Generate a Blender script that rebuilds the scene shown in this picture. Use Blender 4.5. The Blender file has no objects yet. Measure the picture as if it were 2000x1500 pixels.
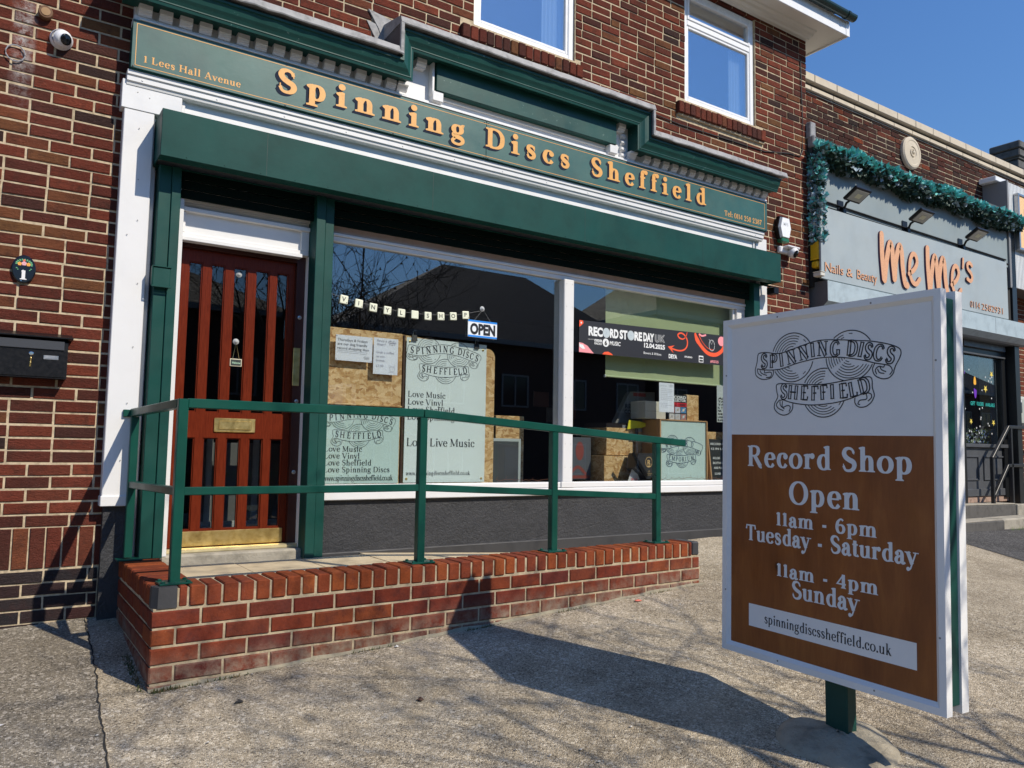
# Record shop on a street corner: brick building, green shopfront, brick ramp, pole sign.
import bpy, math, random
from mathutils import Vector, Matrix
random.seed(7)
S = bpy.context.scene
COL = S.collection
R = math.radians

# ------------------------------------------------------------------ camera
cam = bpy.data.cameras.new('camera')
cam.sensor_width = 36.0
cam.lens = 36.0 * 1530 / 2000
cam.clip_start = 0.05
cam.clip_end = 2000
co = bpy.data.objects.new('camera', cam)
COL.objects.link(co)
rx = Vector((0.82943797, -0.55837644, 0.01576083))
dn = Vector((0.05989377, 0.06084584, -0.99634859))
fw = Vector((0.5553786, 0.82735333, 0.08391112))
M = Matrix.Identity(4)
for i, v in enumerate((rx, -dn, -fw)):
    for j in range(3):
        M[j][i] = v[j]
M.translation = Vector((0, -5.40545, 1.2))
co.matrix_world = M
S.camera = co

# ------------------------------------------------------------------ light
SUN = Vector((-0.313, 0.663, -0.680)).normalized()      # direction the light travels
w = bpy.data.worlds.new('World')
S.world = w
w.use_nodes = True
nt = w.node_tree
bg = nt.nodes['Background']
sky = nt.nodes.new('ShaderNodeTexSky')
sky.sky_type = 'NISHITA'
sky.sun_disc = False
sky.sun_elevation = math.asin(-SUN.z)
sky.sun_rotation = math.atan2(-SUN.x, -SUN.y)
sky.altitude = 100
sky.air_density = 1.9
sky.dust_density = 0.2
sky.ozone_density = 10.0
tint = nt.nodes.new('ShaderNodeMix'); tint.data_type = 'RGBA'; tint.blend_type = 'MULTIPLY'
tint.inputs[0].default_value = 1.0
tint.inputs[7].default_value = (.80, .96, 1.24, 1)      # the camera's rendering of a clear spring sky
nt.links.new(sky.outputs[0], tint.inputs[6])
nt.links.new(tint.outputs[2], bg.inputs[0])
bg.inputs[1].default_value = 0.102
sl = bpy.data.lights.new('sun', 'SUN')
sl.energy = 4.8
sl.angle = R(0.5)
sl.color = (1.0, 0.91, 0.77)
so = bpy.data.objects.new('sun', sl)
so.rotation_euler = SUN.to_track_quat('-Z', 'Y').to_euler()
so.location = (6, -12, 14)
COL.objects.link(so)
S.view_settings.view_transform = 'Standard'
S.view_settings.look = 'None'
S.view_settings.exposure = 0.06
S.view_settings.gamma = 1.0
S.view_settings.use_curve_mapping = False

# ------------------------------------------------------------------ materials
class Mt:
    def __init__(s, name, color=(.5, .5, .5), rough=.6, metal=0.0, spec=.5):
        s.m = bpy.data.materials.new(name)
        s.m.use_nodes = True
        s.t = s.m.node_tree
        s.b = s.t.nodes['Principled BSDF']
        s.b.inputs['Base Color'].default_value = (*color, 1)
        s.b.inputs['Roughness'].default_value = rough
        s.b.inputs['Metallic'].default_value = metal
        s.b.inputs['Specular IOR Level'].default_value = spec
        s._geo = None
    def n(s, typ, **k):
        x = s.t.nodes.new('ShaderNode' + typ)
        for a, v in k.items():
            if hasattr(x, a):
                setattr(x, a, v)
            else:
                x.inputs[a.replace('_', ' ')].default_value = v
        return x
    def l(s, a, b):
        s.t.links.new(a, b)
    def pos(s, scale=(1, 1, 1)):
        if s._geo is None:
            s._geo = s.n('NewGeometry')
        if scale == (1, 1, 1):
            return s._geo.outputs['Position']
        m = s.n('Mapping')
        m.inputs['Scale'].default_value = scale
        s.l(s._geo.outputs['Position'], m.inputs['Vector'])
        return m.outputs[0]
    def noise(s, sc, detail=4, rough=.55, scale=(1, 1, 1), dist=0):
        x = s.n('TexNoise')
        x.inputs['Scale'].default_value = sc
        x.inputs['Detail'].default_value = detail
        x.inputs['Roughness'].default_value = rough
        x.inputs['Distortion'].default_value = dist
        s.l(s.pos(scale), x.inputs['Vector'])
        return x.outputs['Fac']
    def voro(s, sc, feat='F1', scale=(1, 1, 1), out='Distance'):
        x = s.n('TexVoronoi')
        x.feature = feat
        x.inputs['Scale'].default_value = sc
        s.l(s.pos(scale), x.inputs['Vector'])
        return x.outputs[out]
    def ramp(s, fac, stops):
        x = s.n('ValToRGB')
        e = x.color_ramp.elements
        while len(e) < len(stops):
            e.new(.5)
        for i, (p, c) in enumerate(stops):
            e[i].position = p
            e[i].color = (*c, 1) if len(c) == 3 else c
        s.l(fac, x.inputs[0])
        return x.outputs[0]
    def mix(s, fac, a, b, mode='MIX'):
        x = s.n('Mix', data_type='RGBA', blend_type=mode)
        for v, i in ((fac, 0), (a, 6), (b, 7)):
            if isinstance(v, (int, float)):
                x.inputs[i].default_value = v
            elif isinstance(v, tuple):
                x.inputs[i].default_value = (*v, 1)
            else:
                s.l(v, x.inputs[i])
        return x.outputs[2]
    def math(s, op, a, b=0.0):
        x = s.n('Math', operation=op)
        for v, i in ((a, 0), (b, 1)):
            if isinstance(v, (int, float)):
                x.inputs[i].default_value = v
            else:
                s.l(v, x.inputs[i])
        return x.outputs[0]
    def mrange(s, v, a, b, c=0.0, d=1.0):
        x = s.n('MapRange')
        for i, q in enumerate((a, b, c, d)):
            x.inputs[i + 1].default_value = q
        s.l(v, x.inputs[0])
        return x.outputs[0]
    def col(s, c):
        s.l(c, s.b.inputs['Base Color'])
        return s
    def rough(s, r):
        s.l(r, s.b.inputs['Roughness'])
        return s
    def bump(s, h, strength=.5, dist=.004):
        x = s.n('Bump')
        x.inputs['Strength'].default_value = strength
        x.inputs['Distance'].default_value = dist
        s.l(h, x.inputs['Height'])
        prev = s.b.inputs['Normal']
        if prev.is_linked:
            s.l(prev.links[0].from_socket, x.inputs['Normal'])
        s.l(x.outputs[0], s.b.inputs['Normal'])
        return s
    def rnd(s):
        """one random number per brick, joined or separate"""
        o = s.n('ObjectInfo').outputs['Random']
        if s._geo is None:
            s._geo = s.n('NewGeometry')
        i = s._geo.outputs['Random Per Island']
        return s.math('FRACT', s.math('ADD', o, i))

def simple(name, c, rough=.6, metal=0, var=.0, vs=6, bump=0, bs=60, spec=.5, dark=None, bd=.002):
    m = Mt(name, c, rough, metal, spec)
    if var:
        d = dark or tuple(x * (1 - var) for x in c)
        hi = tuple(min(1, x * (1 + var * .35)) for x in c)
        m.col(m.ramp(m.noise(vs, 6, .6), [(.3, d), (.5, c), (.72, hi)]))
        m.rough(m.mrange(m.noise(vs * 2.3, 4), .3, .7, max(.03, rough - .08), min(1, rough + .1)))
    if bump:
        m.bump(m.noise(bs, 5, .6), bump, bd)
    return m.m

def brick_mat(name, stops, burnt, mott, new=False, white=False):
    m = Mt(name, rough=.9, spec=.12)
    r = m.rnd()
    base = m.ramp(r, stops)
    base.node.color_ramp.interpolation = 'LINEAR'
    # burnt / mottled patches inside a brick
    n1 = m.noise(11, 6, .7)
    c = m.mix(m.mrange(n1, .48, .68, 0, .65), base, burnt)
    n2 = m.noise(55, 6, .7)
    c = m.mix(m.mrange(n2, .35, .65, .0, .5), c, mott, 'MULTIPLY')
    n3 = m.noise(230, 3, .6)
    c = m.mix(m.mrange(n3, .66, .74, 0, .5), c, (.42, .34, .26))
    if new:
        sp = m.n('SeparateXYZ'); m.l(m.pos(), sp.inputs[0])
        g = m.n('Attribute'); g.attribute_name = 'foot'
        f = m.math('MULTIPLY', g.outputs['Fac'], m.mrange(m.noise(14, 6, .7), .35, .65))
        c = m.mix(f, c, (.30, .25, .19))
    c = m.mix(m.mrange(m.noise(.8, 5, .65, (1, 1, .55)), .42, .66, 0, .5), c, (.55, .52, .50), 'MULTIPLY')
    if new == 'old':
        pass
    if white:      # lime run from the old fixings at the top left
        sp = m.n('SeparateXYZ'); m.l(m.pos(), sp.inputs[0])
        fx = m.math('SUBTRACT', 1.0, m.mrange(m.math('ABSOLUTE', m.math('SUBTRACT', sp.outputs[0], .055)), .0, .075))
        fz = m.math('MULTIPLY', m.mrange(sp.outputs[2], 3.15, 3.5), m.mrange(sp.outputs[2], 4.0, 3.8))
        f = m.math('MULTIPLY', m.math('MULTIPLY', fx, fz), m.mrange(m.noise(16, 6, .75), .42, .62))
        c = m.mix(f, c, (.55, .52, .50))
    m.col(c)
    if new:
        m.bump(m.noise(160, 5, .7), .5, .003)
        m.bump(m.noise(30, 6, .7), .6, .007)
    else:
        m.bump(m.noise(26, 6, .75, (1, 1, 3.0), 1.6), 1.0, .014)
        m.bump(m.noise(150, 4, .7), .5, .002)
    return m.m

BR_OLD = brick_mat('old_brick', [(0, (.185, .046, .028)), (.18, (.120, .033, .024)), (.34, (.215, .056, .033)), (.5, (.075, .029, .024)),
                                 (.62, (.20, .050, .031)), (.74, (.045, .029, .027)), (.80, (.165, .044, .029)), (.92, (.190, .092, .040)), (.96, (.23, .060, .035)), (1, (.215, .055, .032))],
                   (.062, .030, .023), (.75, .69, .64), white=True)
BR_NBR = brick_mat('neighbour_brick', [(0, (.11, .032, .022)), (.3, (.05, .03, .026)), (.5, (.085, .03, .022)), (.7, (.038, .027, .024)),
                                       (.85, (.26, .06, .025)), (.9, (.09, .03, .022)), (1, (.11, .032, .022))],
                   (.03, .024, .022), (.6, .55, .52))
BR_FAR = brick_mat('bright_red_brick', [(0, (.23, .07, .035)), (.5, (.19, .05, .03)), (.8, (.26, .09, .045)), (.92, (.10, .04, .04)), (1, (.23, .07, .035))],
                   (.15, .05, .035), (.7, .66, .62))
BR_NEW = brick_mat('ramp_brick', [(0, (.225, .052, .022)), (.22, (.17, .034, .022)), (.42, (.25, .066, .026)), (.62, (.13, .032, .026)), (.8, (.20, .042, .024)), (1, (.225, .052, .022))],
                   (.085, .030, .028), (.58, .52, .48), True)
BR_COPE = brick_mat('cope_brick', [(0, (.30, .075, .024)), (.3, (.22, .05, .024)), (.5, (.33, .09, .028)), (.75, (.20, .045, .026)), (1, (.30, .075, .024))],
                    (.13, .04, .03), (.60, .54, .50), True)

def mortar(name, c, d, bs=90):
    m = Mt(name, c, .95, spec=.2)
    m.col(m.ramp(m.noise(22, 6, .65), [(.3, d), (.55, c), (.8, tuple(x * 1.12 for x in c))]))
    m.bump(m.noise(bs, 6, .7), .8, .004)
    return m.m
MO_OLD = mortar('old_mortar', (.54, .44, .30), (.30, .24, .16))
MO_NBR = mortar('neighbour_mortar', (.50, .43, .30), (.32, .27, .2))
MO_NEW = mortar('ramp_mortar', (.45, .37, .25), (.24, .20, .14), 50)

WHITE = simple('white_gloss_paint', (.71, .71, .705), .36, var=.045, vs=3.5, bump=.12, bs=18, bd=.004)
WHITE2 = simple('white_satin_paint', (.74, .74, .74), .45, var=.08, vs=7, bump=.25, bs=40)
UPVC = simple('white_plastic', (.82, .83, .84), .25, var=.03)
SOFFIT = simple('cream_soffit_plastic', (.72, .70, .64), .4, var=.06, vs=2)

def green(name, c, rough, fleck=0.0, spec=.3):
    m = Mt(name, c, rough, spec=spec)
    d = tuple(x * .78 for x in c)
    h = tuple(x * 1.18 for x in c)
    cc = m.ramp(m.noise(3.2, 6, .6), [(.3, d), (.5, c), (.75, h)])
    if fleck:
        f = m.mrange(m.noise(34, 8, .75), .63, .70, 0, fleck)
        cc = m.mix(m.math('MULTIPLY', f, m.mrange(m.noise(3, 3), .4, .6)), cc, (.35, .48, .44))
    m.col(cc)
    m.rough(m.mrange(m.noise(5, 5, .6), .3, .7, rough - .07, rough + .09))
    m.bump(m.noise(22, 5), .12, .003)
    m.bump(m.noise(70, 4, .6, (.25, 1, 1.6)), .10, .0015)
    return m.m
GREEN = green('green_rail_paint', (.005, .060, .043), .34)
GREEN_D = green('dark_green_paint', (.006, .055, .044), .42)
GREEN_BOX = green('green_coated_steel', (.007, .056, .048), .5)
GREEN_BOX.node_tree.nodes['Principled BSDF'].inputs['Specular IOR Level'].default_value = .16
SLATM = simple('shadowed_slat_green', (.002, .008, .006), .9, spec=.1)  # near-black green: the shade under the shutter box is put into the colour
GREEN_C = green('weathered_green_paint', (.012, .066, .057), .42, .9)
FASCIA = green('fascia_green', (.028, .100, .088), .42, spec=.5)
m = Mt('green_metal_edge', (.008, .10, .07), .3); GREEN_E = m.m
GOLD = simple('ochre_signwriting', (.72, .36, .085), .45, var=.12, vs=30)
NAVY = simple('navy_drop_shadow', (.020, .026, .045), .8, spec=.1)
INK = simple('black_ink', (.012, .012, .018), .5)
NAVYINK = simple('navy_ink', (.03, .05, .11), .5)
LEAD = simple('grey_lead_flashing', (.27, .27, .275), .6, metal=0, var=.45, vs=14, bump=.5, bs=26, bd=.006)
LEAD_D = simple('dark_lead', (.05, .052, .06), .5, bump=.3)

m = Mt('varnished_red_door', (.17, .024, .010), .25, spec=.16)
g = m.noise(20, 6, .65, (6, 6, .5))
m.col(m.ramp(g, [(.3, (.085, .012, .005)), (.52, (.125, .019, .007)), (.75, (.165, .027, .010))]))
m.bump(m.noise(60, 5, .6, (4, 4, .35)), .2, .002)
DOOR = m.m
DOOR_F = simple('dark_door_frame', (.045, .010, .006), .4, var=.2)
m = Mt('polished_brass', (.78, .55, .17), .22, 1.0)
m.col(m.ramp(m.noise(24, 7, .7), [(.3, (.58, .41, .14)), (.5, (.76, .57, .22)), (.75, (.85, .68, .33))]))
m.rough(m.mrange(m.noise(12, 5), .3, .7, .30, .42))
BRASS = m.m
BRASS_P = simple('pale_gold_threshold', (.80, .70, .42), .38, metal=.6, var=.15)
CHROME = simple('chrome', (.7, .7, .72), .15, metal=1)
STEEL = simple('brushed_steel', (.5, .5, .5), .35, metal=1, var=.2)
BLACKP = simple('black_satin_metal', (.007, .007, .008), .35, var=.2, vs=20, spec=.3)
FFRAME = simple('far_window_frame', (.22, .22, .22), .6)
BLACKG = simple('black_gloss', (.006, .006, .008), .12)
CAMW = simple('camera_white_plastic', (.74, .74, .76), .35)
RUB = simple('brown_rubber', (.13, .06, .025), .7)

def glass(name, f0=.045, tint=(.93, .95, .94)):
    """thin pane: lets light through, mirrors by Schlick's law on both faces"""
    mt = bpy.data.materials.new(name); mt.use_nodes = True
    t = mt.node_tree; t.nodes.clear()
    o = t.nodes.new('ShaderNodeOutputMaterial'); mx = t.nodes.new('ShaderNodeMixShader')
    tr = t.nodes.new('ShaderNodeBsdfTransparent'); gl = t.nodes.new('ShaderNodeBsdfGlossy')
    ge = t.nodes.new('ShaderNodeNewGeometry'); dt = t.nodes.new('ShaderNodeVectorMath'); dt.operation = 'DOT_PRODUCT'
    t.links.new(ge.outputs['Normal'], dt.inputs[0]); t.links.new(ge.outputs['Incoming'], dt.inputs[1])
    def mth(op, a, b=None):
        x = t.nodes.new('ShaderNodeMath'); x.operation = op; x.use_clamp = False
        for v, i in ((a, 0), (b, 1)):
            if v is None: continue
            if isinstance(v, (int, float)): x.inputs[i].default_value = v
            else: t.links.new(v, x.inputs[i])
        return x.outputs[0]
    c = mth('SUBTRACT', 1.0, mth('ABSOLUTE', dt.outputs['Value']))
    f = mth('ADD', mth('MULTIPLY', mth('POWER', c, 5.0), 1 - f0), f0)
    tr.inputs[0].default_value = (*tint, 1); gl.inputs['Roughness'].default_value = 0.0
    gl.inputs[0].default_value = (.95, .97, 1, 1)
    t.links.new(f, mx.inputs[0])
    t.links.new(tr.outputs[0], mx.inputs[1]); t.links.new(gl.outputs[0], mx.inputs[2]); t.links.new(mx.outputs[0], o.inputs[0])
    return mt
GLASS = glass('shop_glass', .11)
GLASS_UP = glass('double_glazing', .36, (.85, .9, .93))
GLASS_D = glass('door_glass', .05, (.75, .77, .76))

m = Mt('dark_painted_render', (.040, .042, .047), .55)
m.col(m.ramp(m.noise(5, 6, .6), [(.3, (.022, .023, .026)), (.55, (.031, .032, .036)), (.8, (.044, .044, .049))]))
m.bump(m.noise(38, 7, .72, dist=.6), 1.0, .012)
cr = m.voro(1.5, 'DISTANCE_TO_EDGE')
m.bump(m.mrange(cr, 0, .006), .35, .003)
RENDER = m.m
DKBASE = simple('dark_base_band', (.034, .034, .036), .6, var=.3, bump=.4, bs=30)

def aggregate(name, base, lo, hi, sc, patch):
    m = Mt(name, base, .92, spec=.25)
    vc = m.n('TexVoronoi'); vc.inputs['Scale'].default_value = sc
    m.l(m.pos(), vc.inputs['Vector'])
    sp = m.n('SeparateColor'); m.l(vc.outputs['Color'], sp.inputs[0])
    c = m.ramp(sp.outputs[0], [(0, lo), (.18, tuple(x * .75 for x in base)), (.55, base), (.86, tuple(x * 1.35 for x in base)), (.97, hi), (1, hi)])
    vc2 = m.n('TexVoronoi'); vc2.inputs['Scale'].default_value = sc * .42
    m.l(m.pos(), vc2.inputs['Vector'])
    sp2 = m.n('SeparateColor'); m.l(vc2.outputs['Color'], sp2.inputs[0])
    c = m.mix(m.mrange(sp2.outputs[1], .93, .95, 0, .75), c, hi)
    c = m.mix(m.mrange(m.noise(.9, 7, .65), .38, .66, 0, .65), c, patch, 'MULTIPLY')
    c = m.mix(m.mrange(m.noise(5.5, 6, .7), .45, .72, 0, .5), c, patch, 'MULTIPLY')
    c = m.mix(m.mrange(m.noise(2.1, 7, .7, dist=.8), .50, .62, 0, .5), c, (.62, .60, .55), 'MULTIPLY')
    c = m.mix(m.mrange(m.noise(1.3, 5, .6), .52, .7, 0, .22), c, tuple(min(1, x * 1.5) for x in base))
    gum = m.voro(3.1)
    c = m.mix(m.mrange(gum, .040, .030, 0, .55), c, (.16, .15, .13))
    m.col(c)
    m.bump(m.math('MULTIPLY', vc.outputs['Distance'], -1), .9, .006)
    m.bump(m.noise(14, 6, .7), .6, .012)
    return m
mm = aggregate('weathered_pavement', (.46, .39, .285), (.10, .083, .06), (.78, .70, .56), 165, (.50, .48, .45))
PAVE = mm.m
mm = aggregate('dark_tarmac', (.085, .082, .08), (.03, .03, .03), (.22, .21, .2), 110, (.7, .7, .7))
TARMAC = mm.m
SLAB = simple('buff_paving_slab', (.50, .41, .27), .85, var=.3, vs=7, bump=.4, bs=120)
CONC = simple('concrete', (.34, .31, .25), .9, var=.35, vs=9, bump=.8, bs=60, bd=.006)
CONC_D = simple('dark_concrete', (.09, .085, .078), .9, var=.35, vs=9, bump=.8, bs=60, bd=.006)
STONE = simple('cream_coping_stone', (.56, .49, .38), .8, var=.12, vs=6, bump=.3)
STONE_D = simple('grey_soot_stone', (.10, .10, .10), .9, var=.5, vs=5)

m = Mt('varnished_plywood', (.26, .10, .028), .35)
g1 = m.noise(5, 7, .62, (1, .9, .22), 1.2)
g2 = m.noise(60, 4, .6, (2, 2, .12))
cc = m.ramp(g1, [(.3, (.20, .055, .008)), (.5, (.27, .082, .015)), (.7, (.36, .125, .027))])
cc = m.mix(m.mrange(g2, .3, .7, 0, .5), cc, (.8, .72, .66), 'MULTIPLY')
kn = m.voro(2.3, 'F1', (1, 1, .55))
cc = m.mix(m.mrange(kn, .035, .012), cc, (.07, .02, .006))
cc = m.mix(m.mrange(kn, .12, .02, 0, .5), cc, (.5, .42, .38), 'MULTIPLY')
g3 = m.noise(2.2, 5, .6, (1, 1.6, .8))
cc = m.mix(m.mrange(g3, .42, .62, 0, .5), cc, (.68, .62, .55), 'MULTIPLY')
m.col(cc)
m.rough(m.mrange(m.noise(9, 5), .3, .7, .28, .5))
m.bump(g2, .12, .001)
PLY = m.m

m = Mt('oriented_strand_board', (.5, .32, .14), .6)
v = m.n('TexVoronoi'); v.inputs['Scale'].default_value = 26
mp = m.n('Mapping'); mp.inputs['Rotation'].default_value = (0, .6, 0); mp.inputs['Scale'].default_value = (1, 1, 2.6)
nd = m.n('TexNoise'); nd.inputs['Scale'].default_value = 12; nd.inputs['Detail'].default_value = 3
m.l(m.pos(), nd.inputs['Vector'])
mxv = m.n('Mix', data_type='RGBA'); mxv.inputs[0].default_value = .13
m.l(m.pos(), mxv.inputs[6]); m.l(nd.outputs['Color'], mxv.inputs[7]); m.l(mxv.outputs[2], mp.inputs[0]); m.l(mp.outputs[0], v.inputs['Vector'])
sp = m.n('SeparateColor'); m.l(v.outputs['Color'], sp.inputs[0])
m.col(m.ramp(sp.outputs[0], [(0, (.36, .18, .06)), (.3, (.52, .31, .12)), (.6, (.62, .41, .19)), (1, (.74, .53, .29))]))
m.bump(v.outputs['Distance'], .2, .002)
OSB = m.m

PAPER = simple('poster_paper', (.70, .78, .77), .4, var=.03)
PAPER2 = simple('poster_board', (.52, .66, .63), .45, var=.03)
PAPER_W = simple('white_paper', (.74, .77, .84), .6)
BLIND = simple('sage_roller_blind', (.40, .47, .27), .8, var=.06, vs=3, bump=.1, bs=300)
TILE = simple('ivory_letter_tile', (.74, .76, .60), .4)
BLUE = simple('blue_stripe', (.01, .22, .72), .4)
BLACK_M = simple('black_vinyl_print', (.018, .018, .02), .35)
REDP = simple('orange_red_print', (.85, .10, .03), .45)
PINK = simple('pink_print', (.82, .30, .33), .45)
LGREY = simple('pale_disc_print', (.50, .57, .60), .4)
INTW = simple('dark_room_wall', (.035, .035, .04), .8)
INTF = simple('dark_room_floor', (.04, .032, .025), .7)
WOODB = simple('dark_brown_wood', (.07, .035, .018), .5, var=.3)
YEL = simple('yellow_card', (.75, .68, .03), .5)
YELB = simple('yellow_alarm_plastic', (.80, .50, .02), .4)
MINT = simple('mint_card', (.03, .55, .35), .5)
CREAM = simple('cream_plastic', (.62, .60, .53), .5)
GREYP = simple('grey_panel', (.16, .17, .18), .5)

NSIGN = simple('pale_grey_blue_panel', (.36, .41, .42), .45, var=.1, vs=2.2)
NBOARD = simple('grey_blue_board', (.25, .30, .31), .55, var=.12, vs=1.6)
NBOX = simple('pale_blue_coated_steel', (.40, .48, .51), .4, var=.22, vs=7)
NBOXS = simple('grey_box_end', (.13, .135, .145), .5, var=.1)
NORANGE = simple('glitter_orange_lettering', (.70, .37, .20), .5, var=.2, vs=60)
NPURP = simple('plum_letter_edge', (.10, .03, .07), .5)
NGREY = simple('slate_grey_paint', (.075, .08, .088), .4, var=.1)
NBLACK = simple('black_frame', (.010, .011, .012), .35)
CORR = simple('white_ribbed_panel', (.68, .70, .70), .5, var=.08)
CREAMS = simple('peach_sign_face', (.86, .55, .26), .5)
TEAL = simple('teal_dyed_leaf', (.17, .58, .54), .6, var=.3, vs=12)
LEAFG = simple('dark_faded_leaf', (.035, .075, .055), .6, var=.4, vs=14)
LEAFP = simple('pale_blue_leaf', (.35, .45, .52), .6, var=.3, vs=14)

BARK = simple('bare_tree_bark', (.06, .048, .036), .9, bump=.5)
ROOF = simple('dark_roof_tile', (.035, .030, .030), .8, var=.4, vs=3, bump=.5, bs=12, bd=.03)
FWALL = simple('far_house_brick', (.075, .042, .032), .9, var=.3, vs=6)
FPANE = simple('far_dark_pane', (.02, .022, .025), .1)

# ------------------------------------------------------------------ mesh builder
class MB:
    def __init__(s):
        s.v = []; s.f = []; s.mi = []
    def quad(s, a, b, c, d, m=0):
        i = len(s.v); s.v += [a, b, c, d]; s.f.append((i, i + 1, i + 2, i + 3)); s.mi.append(m)
    def poly(s, pts, m=0):
        i = len(s.v); s.v += pts; s.f.append(tuple(range(i, i + len(pts)))); s.mi.append(m)
    def box(s, x0, x1, y0, y1, z0, z1, m=0):
        i = len(s.v)
        s.v += [(x0, y0, z0), (x1, y0, z0), (x1, y1, z0), (x0, y1, z0), (x0, y0, z1), (x1, y0, z1), (x1, y1, z1), (x0, y1, z1)]
        for f in ((0, 3, 2, 1), (4, 5, 6, 7), (0, 1, 5, 4), (1, 2, 6, 5), (2, 3, 7, 6), (3, 0, 4, 7)):
            s.f.append(tuple(i + q for q in f)); s.mi.append(m)
        return s
    def rbox(s, x0, x1, y0, y1, z0, z1, b=.004, m=0):
        """box with chamfered edges"""
        i = len(s.v)
        xs = (x0, x0 + b, x1 - b, x1); ys = (y0, y0 + b, y1 - b, y1); zs = (z0, z0 + b, z1 - b, z1)
        P = {}
        def p(a, bb, c):
            k = (a, bb, c)
            if k not in P:
                P[k] = len(s.v); s.v.append((xs[a], ys[bb], zs[c]))
            return P[k]
        def F(*k):
            s.f.append(tuple(p(*q) for q in k)); s.mi.append(m)
        F((1, 0, 1), (2, 0, 1), (2, 0, 2), (1, 0, 2)); F((2, 3, 1), (1, 3, 1), (1, 3, 2), (2, 3, 2))
        F((0, 2, 1), (0, 1, 1), (0, 1, 2), (0, 2, 2)); F((3, 1, 1), (3, 2, 1), (3, 2, 2), (3, 1, 2))
        F((1, 1, 3), (2, 1, 3), (2, 2, 3), (1, 2, 3)); F((1, 2, 0), (2, 2, 0), (2, 1, 0), (1, 1, 0))
        for (a, A) in ((1, 0), (2, 3)):
            for (c, K) in ((1, 0), (2, 3)):
                F((1, A, c), (2, A, c), (2, a, K), (1, a, K))
                F((A, 1, c), (A, 2, c), (a, 2, K), (a, 1, K))
                F((A, c, 1), (A, c, 2), (a, K, 2), (a, K, 1))
                for (e, E) in ((1, 0), (2, 3)):
                    F((A, c, e), (a, K, e), (a, c, E))
        return s
    def tube(s, pts, r, n=8, m=0, cap=True):
        pts = [Vector(p) for p in pts]
        rings = []
        for k, p in enumerate(pts):
            a = pts[max(0, k - 1)]; b = pts[min(len(pts) - 1, k + 1)]
            t = (b - a).normalized()
            u = t.cross(Vector((0, 0, 1)))
            if u.length < .05:
                u = t.cross(Vector((1, 0, 0)))
            u.normalize(); v = t.cross(u)
            rr = r[k] if isinstance(r, (list, tuple)) else r
            i = len(s.v)
            for q in range(n):
                an = 2 * math.pi * q / n
                s.v.append(tuple(p + u * math.cos(an) * rr + v * math.sin(an) * rr))
            rings.append(i)
        for a, b in zip(rings, rings[1:]):
            for q in range(n):
                s.f.append((a + q, a + (q + 1) % n, b + (q + 1) % n, b + q)); s.mi.append(m)
        if cap:
            s.f.append(tuple(rings[0] + q for q in range(n))); s.mi.append(m)
            s.f.append(tuple(rings[-1] + n - 1 - q for q in range(n))); s.mi.append(m)
        return s
    def lathe(s, prof, c, axis, n=24, m=0, up=None):
        """prof: list of (radius, height along axis)"""
        c = Vector(c); ax = Vector(axis).normalized()
        u = ax.cross(Vector((0, 0, 1)))
        if u.length < .05:
            u = Vector((1, 0, 0))
        u.normalize(); v = ax.cross(u)
        rings = []
        for r, h in prof:
            i = len(s.v)
            for q in range(n):
                an = 2 * math.pi * q / n
                s.v.append(tuple(c + ax * h + u * math.cos(an) * r + v * math.sin(an) * r))
            rings.append(i)
        for a, b in zip(rings, rings[1:]):
            for q in range(n):
                s.f.append((a + q, a + (q + 1) % n, b + (q + 1) % n, b + q)); s.mi.append(m)
        s.f.append(tuple(rings[0] + q for q in range(n))); s.mi.append(m)
        s.f.append(tuple(rings[-1] + n - 1 - q for q in range(n))); s.mi.append(m)
        return s
    def prism(s, prof, x0, x1, m=0):
        """profile in (y,z) extruded along x"""
        i = len(s.v); n = len(prof)
        s.v += [(x0, y, z) for y, z in prof] + [(x1, y, z) for y, z in prof]
        for q in range(n):
            s.f.append((i + q, i + (q + 1) % n, i + n + (q + 1) % n, i + n + q)); s.mi.append(m)
        s.f.append(tuple(i + q for q in range(n))); s.mi.append(m)
        s.f.append(tuple(i + 2 * n - 1 - q for q in range(n))); s.mi.append(m)
        return s
    def mesh(s, name, mats, smooth=False, org=(0, 0, 0)):
        me = bpy.data.meshes.new(name)
        ox, oy, oz = org
        me.from_pydata([(a - ox, b - oy, c - oz) for a, b, c in s.v], [], s.f)
        if not isinstance(mats, (list, tuple)):
            mats = [mats]
        for q in mats:
            me.materials.append(q)
        if len(mats) > 1:
            me.polygons.foreach_set('material_index', s.mi)
        if smooth:
            me.polygons.foreach_set('use_smooth', [True] * len(me.polygons))
        me.update()
        return me
    def build(s, name, mats, parent=None, smooth=False, loc=None):
        """world-space vertices; the object's origin goes to loc (default the parent's)"""
        base = Vector(loc) if loc else (wl(parent) if parent else Vector((0, 0, 0)))
        o = bpy.data.objects.new(name, s.mesh(name, mats, smooth, base))
        COL.objects.link(o)
        if parent:
            o.parent = parent
            o.location = base - wl(parent)
        else:
            o.location = base
        o['_w'] = list(base)
        return o

def wl(o):
    return Vector(o['_w'])

def tag(o, label=None, cat=None, group=None, kind=None):
    if label: o['label'] = label
    if cat: o['category'] = cat
    if group: o['group'] = group
    if kind: o['kind'] = kind
    return o

def thing(name, label, cat, loc=(0, 0, 0), group=None):
    o = bpy.data.objects.new(name, None)
    o.empty_display_size = .1
    o.location = loc; o['_w'] = list(loc)
    COL.objects.link(o)
    return tag(o, label, cat, group)

def box(name, x0, x1, y0, y1, z0, z1, mat, parent=None, b=.003):
    s = MB()
    if b and min(x1 - x0, y1 - y0, z1 - z0) > 2.5 * b:
        s.rbox(x0, x1, y0, y1, z0, z1, b)
    else:
        s.box(x0, x1, y0, y1, z0, z1)
    return s.build(name, mat, parent)

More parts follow.
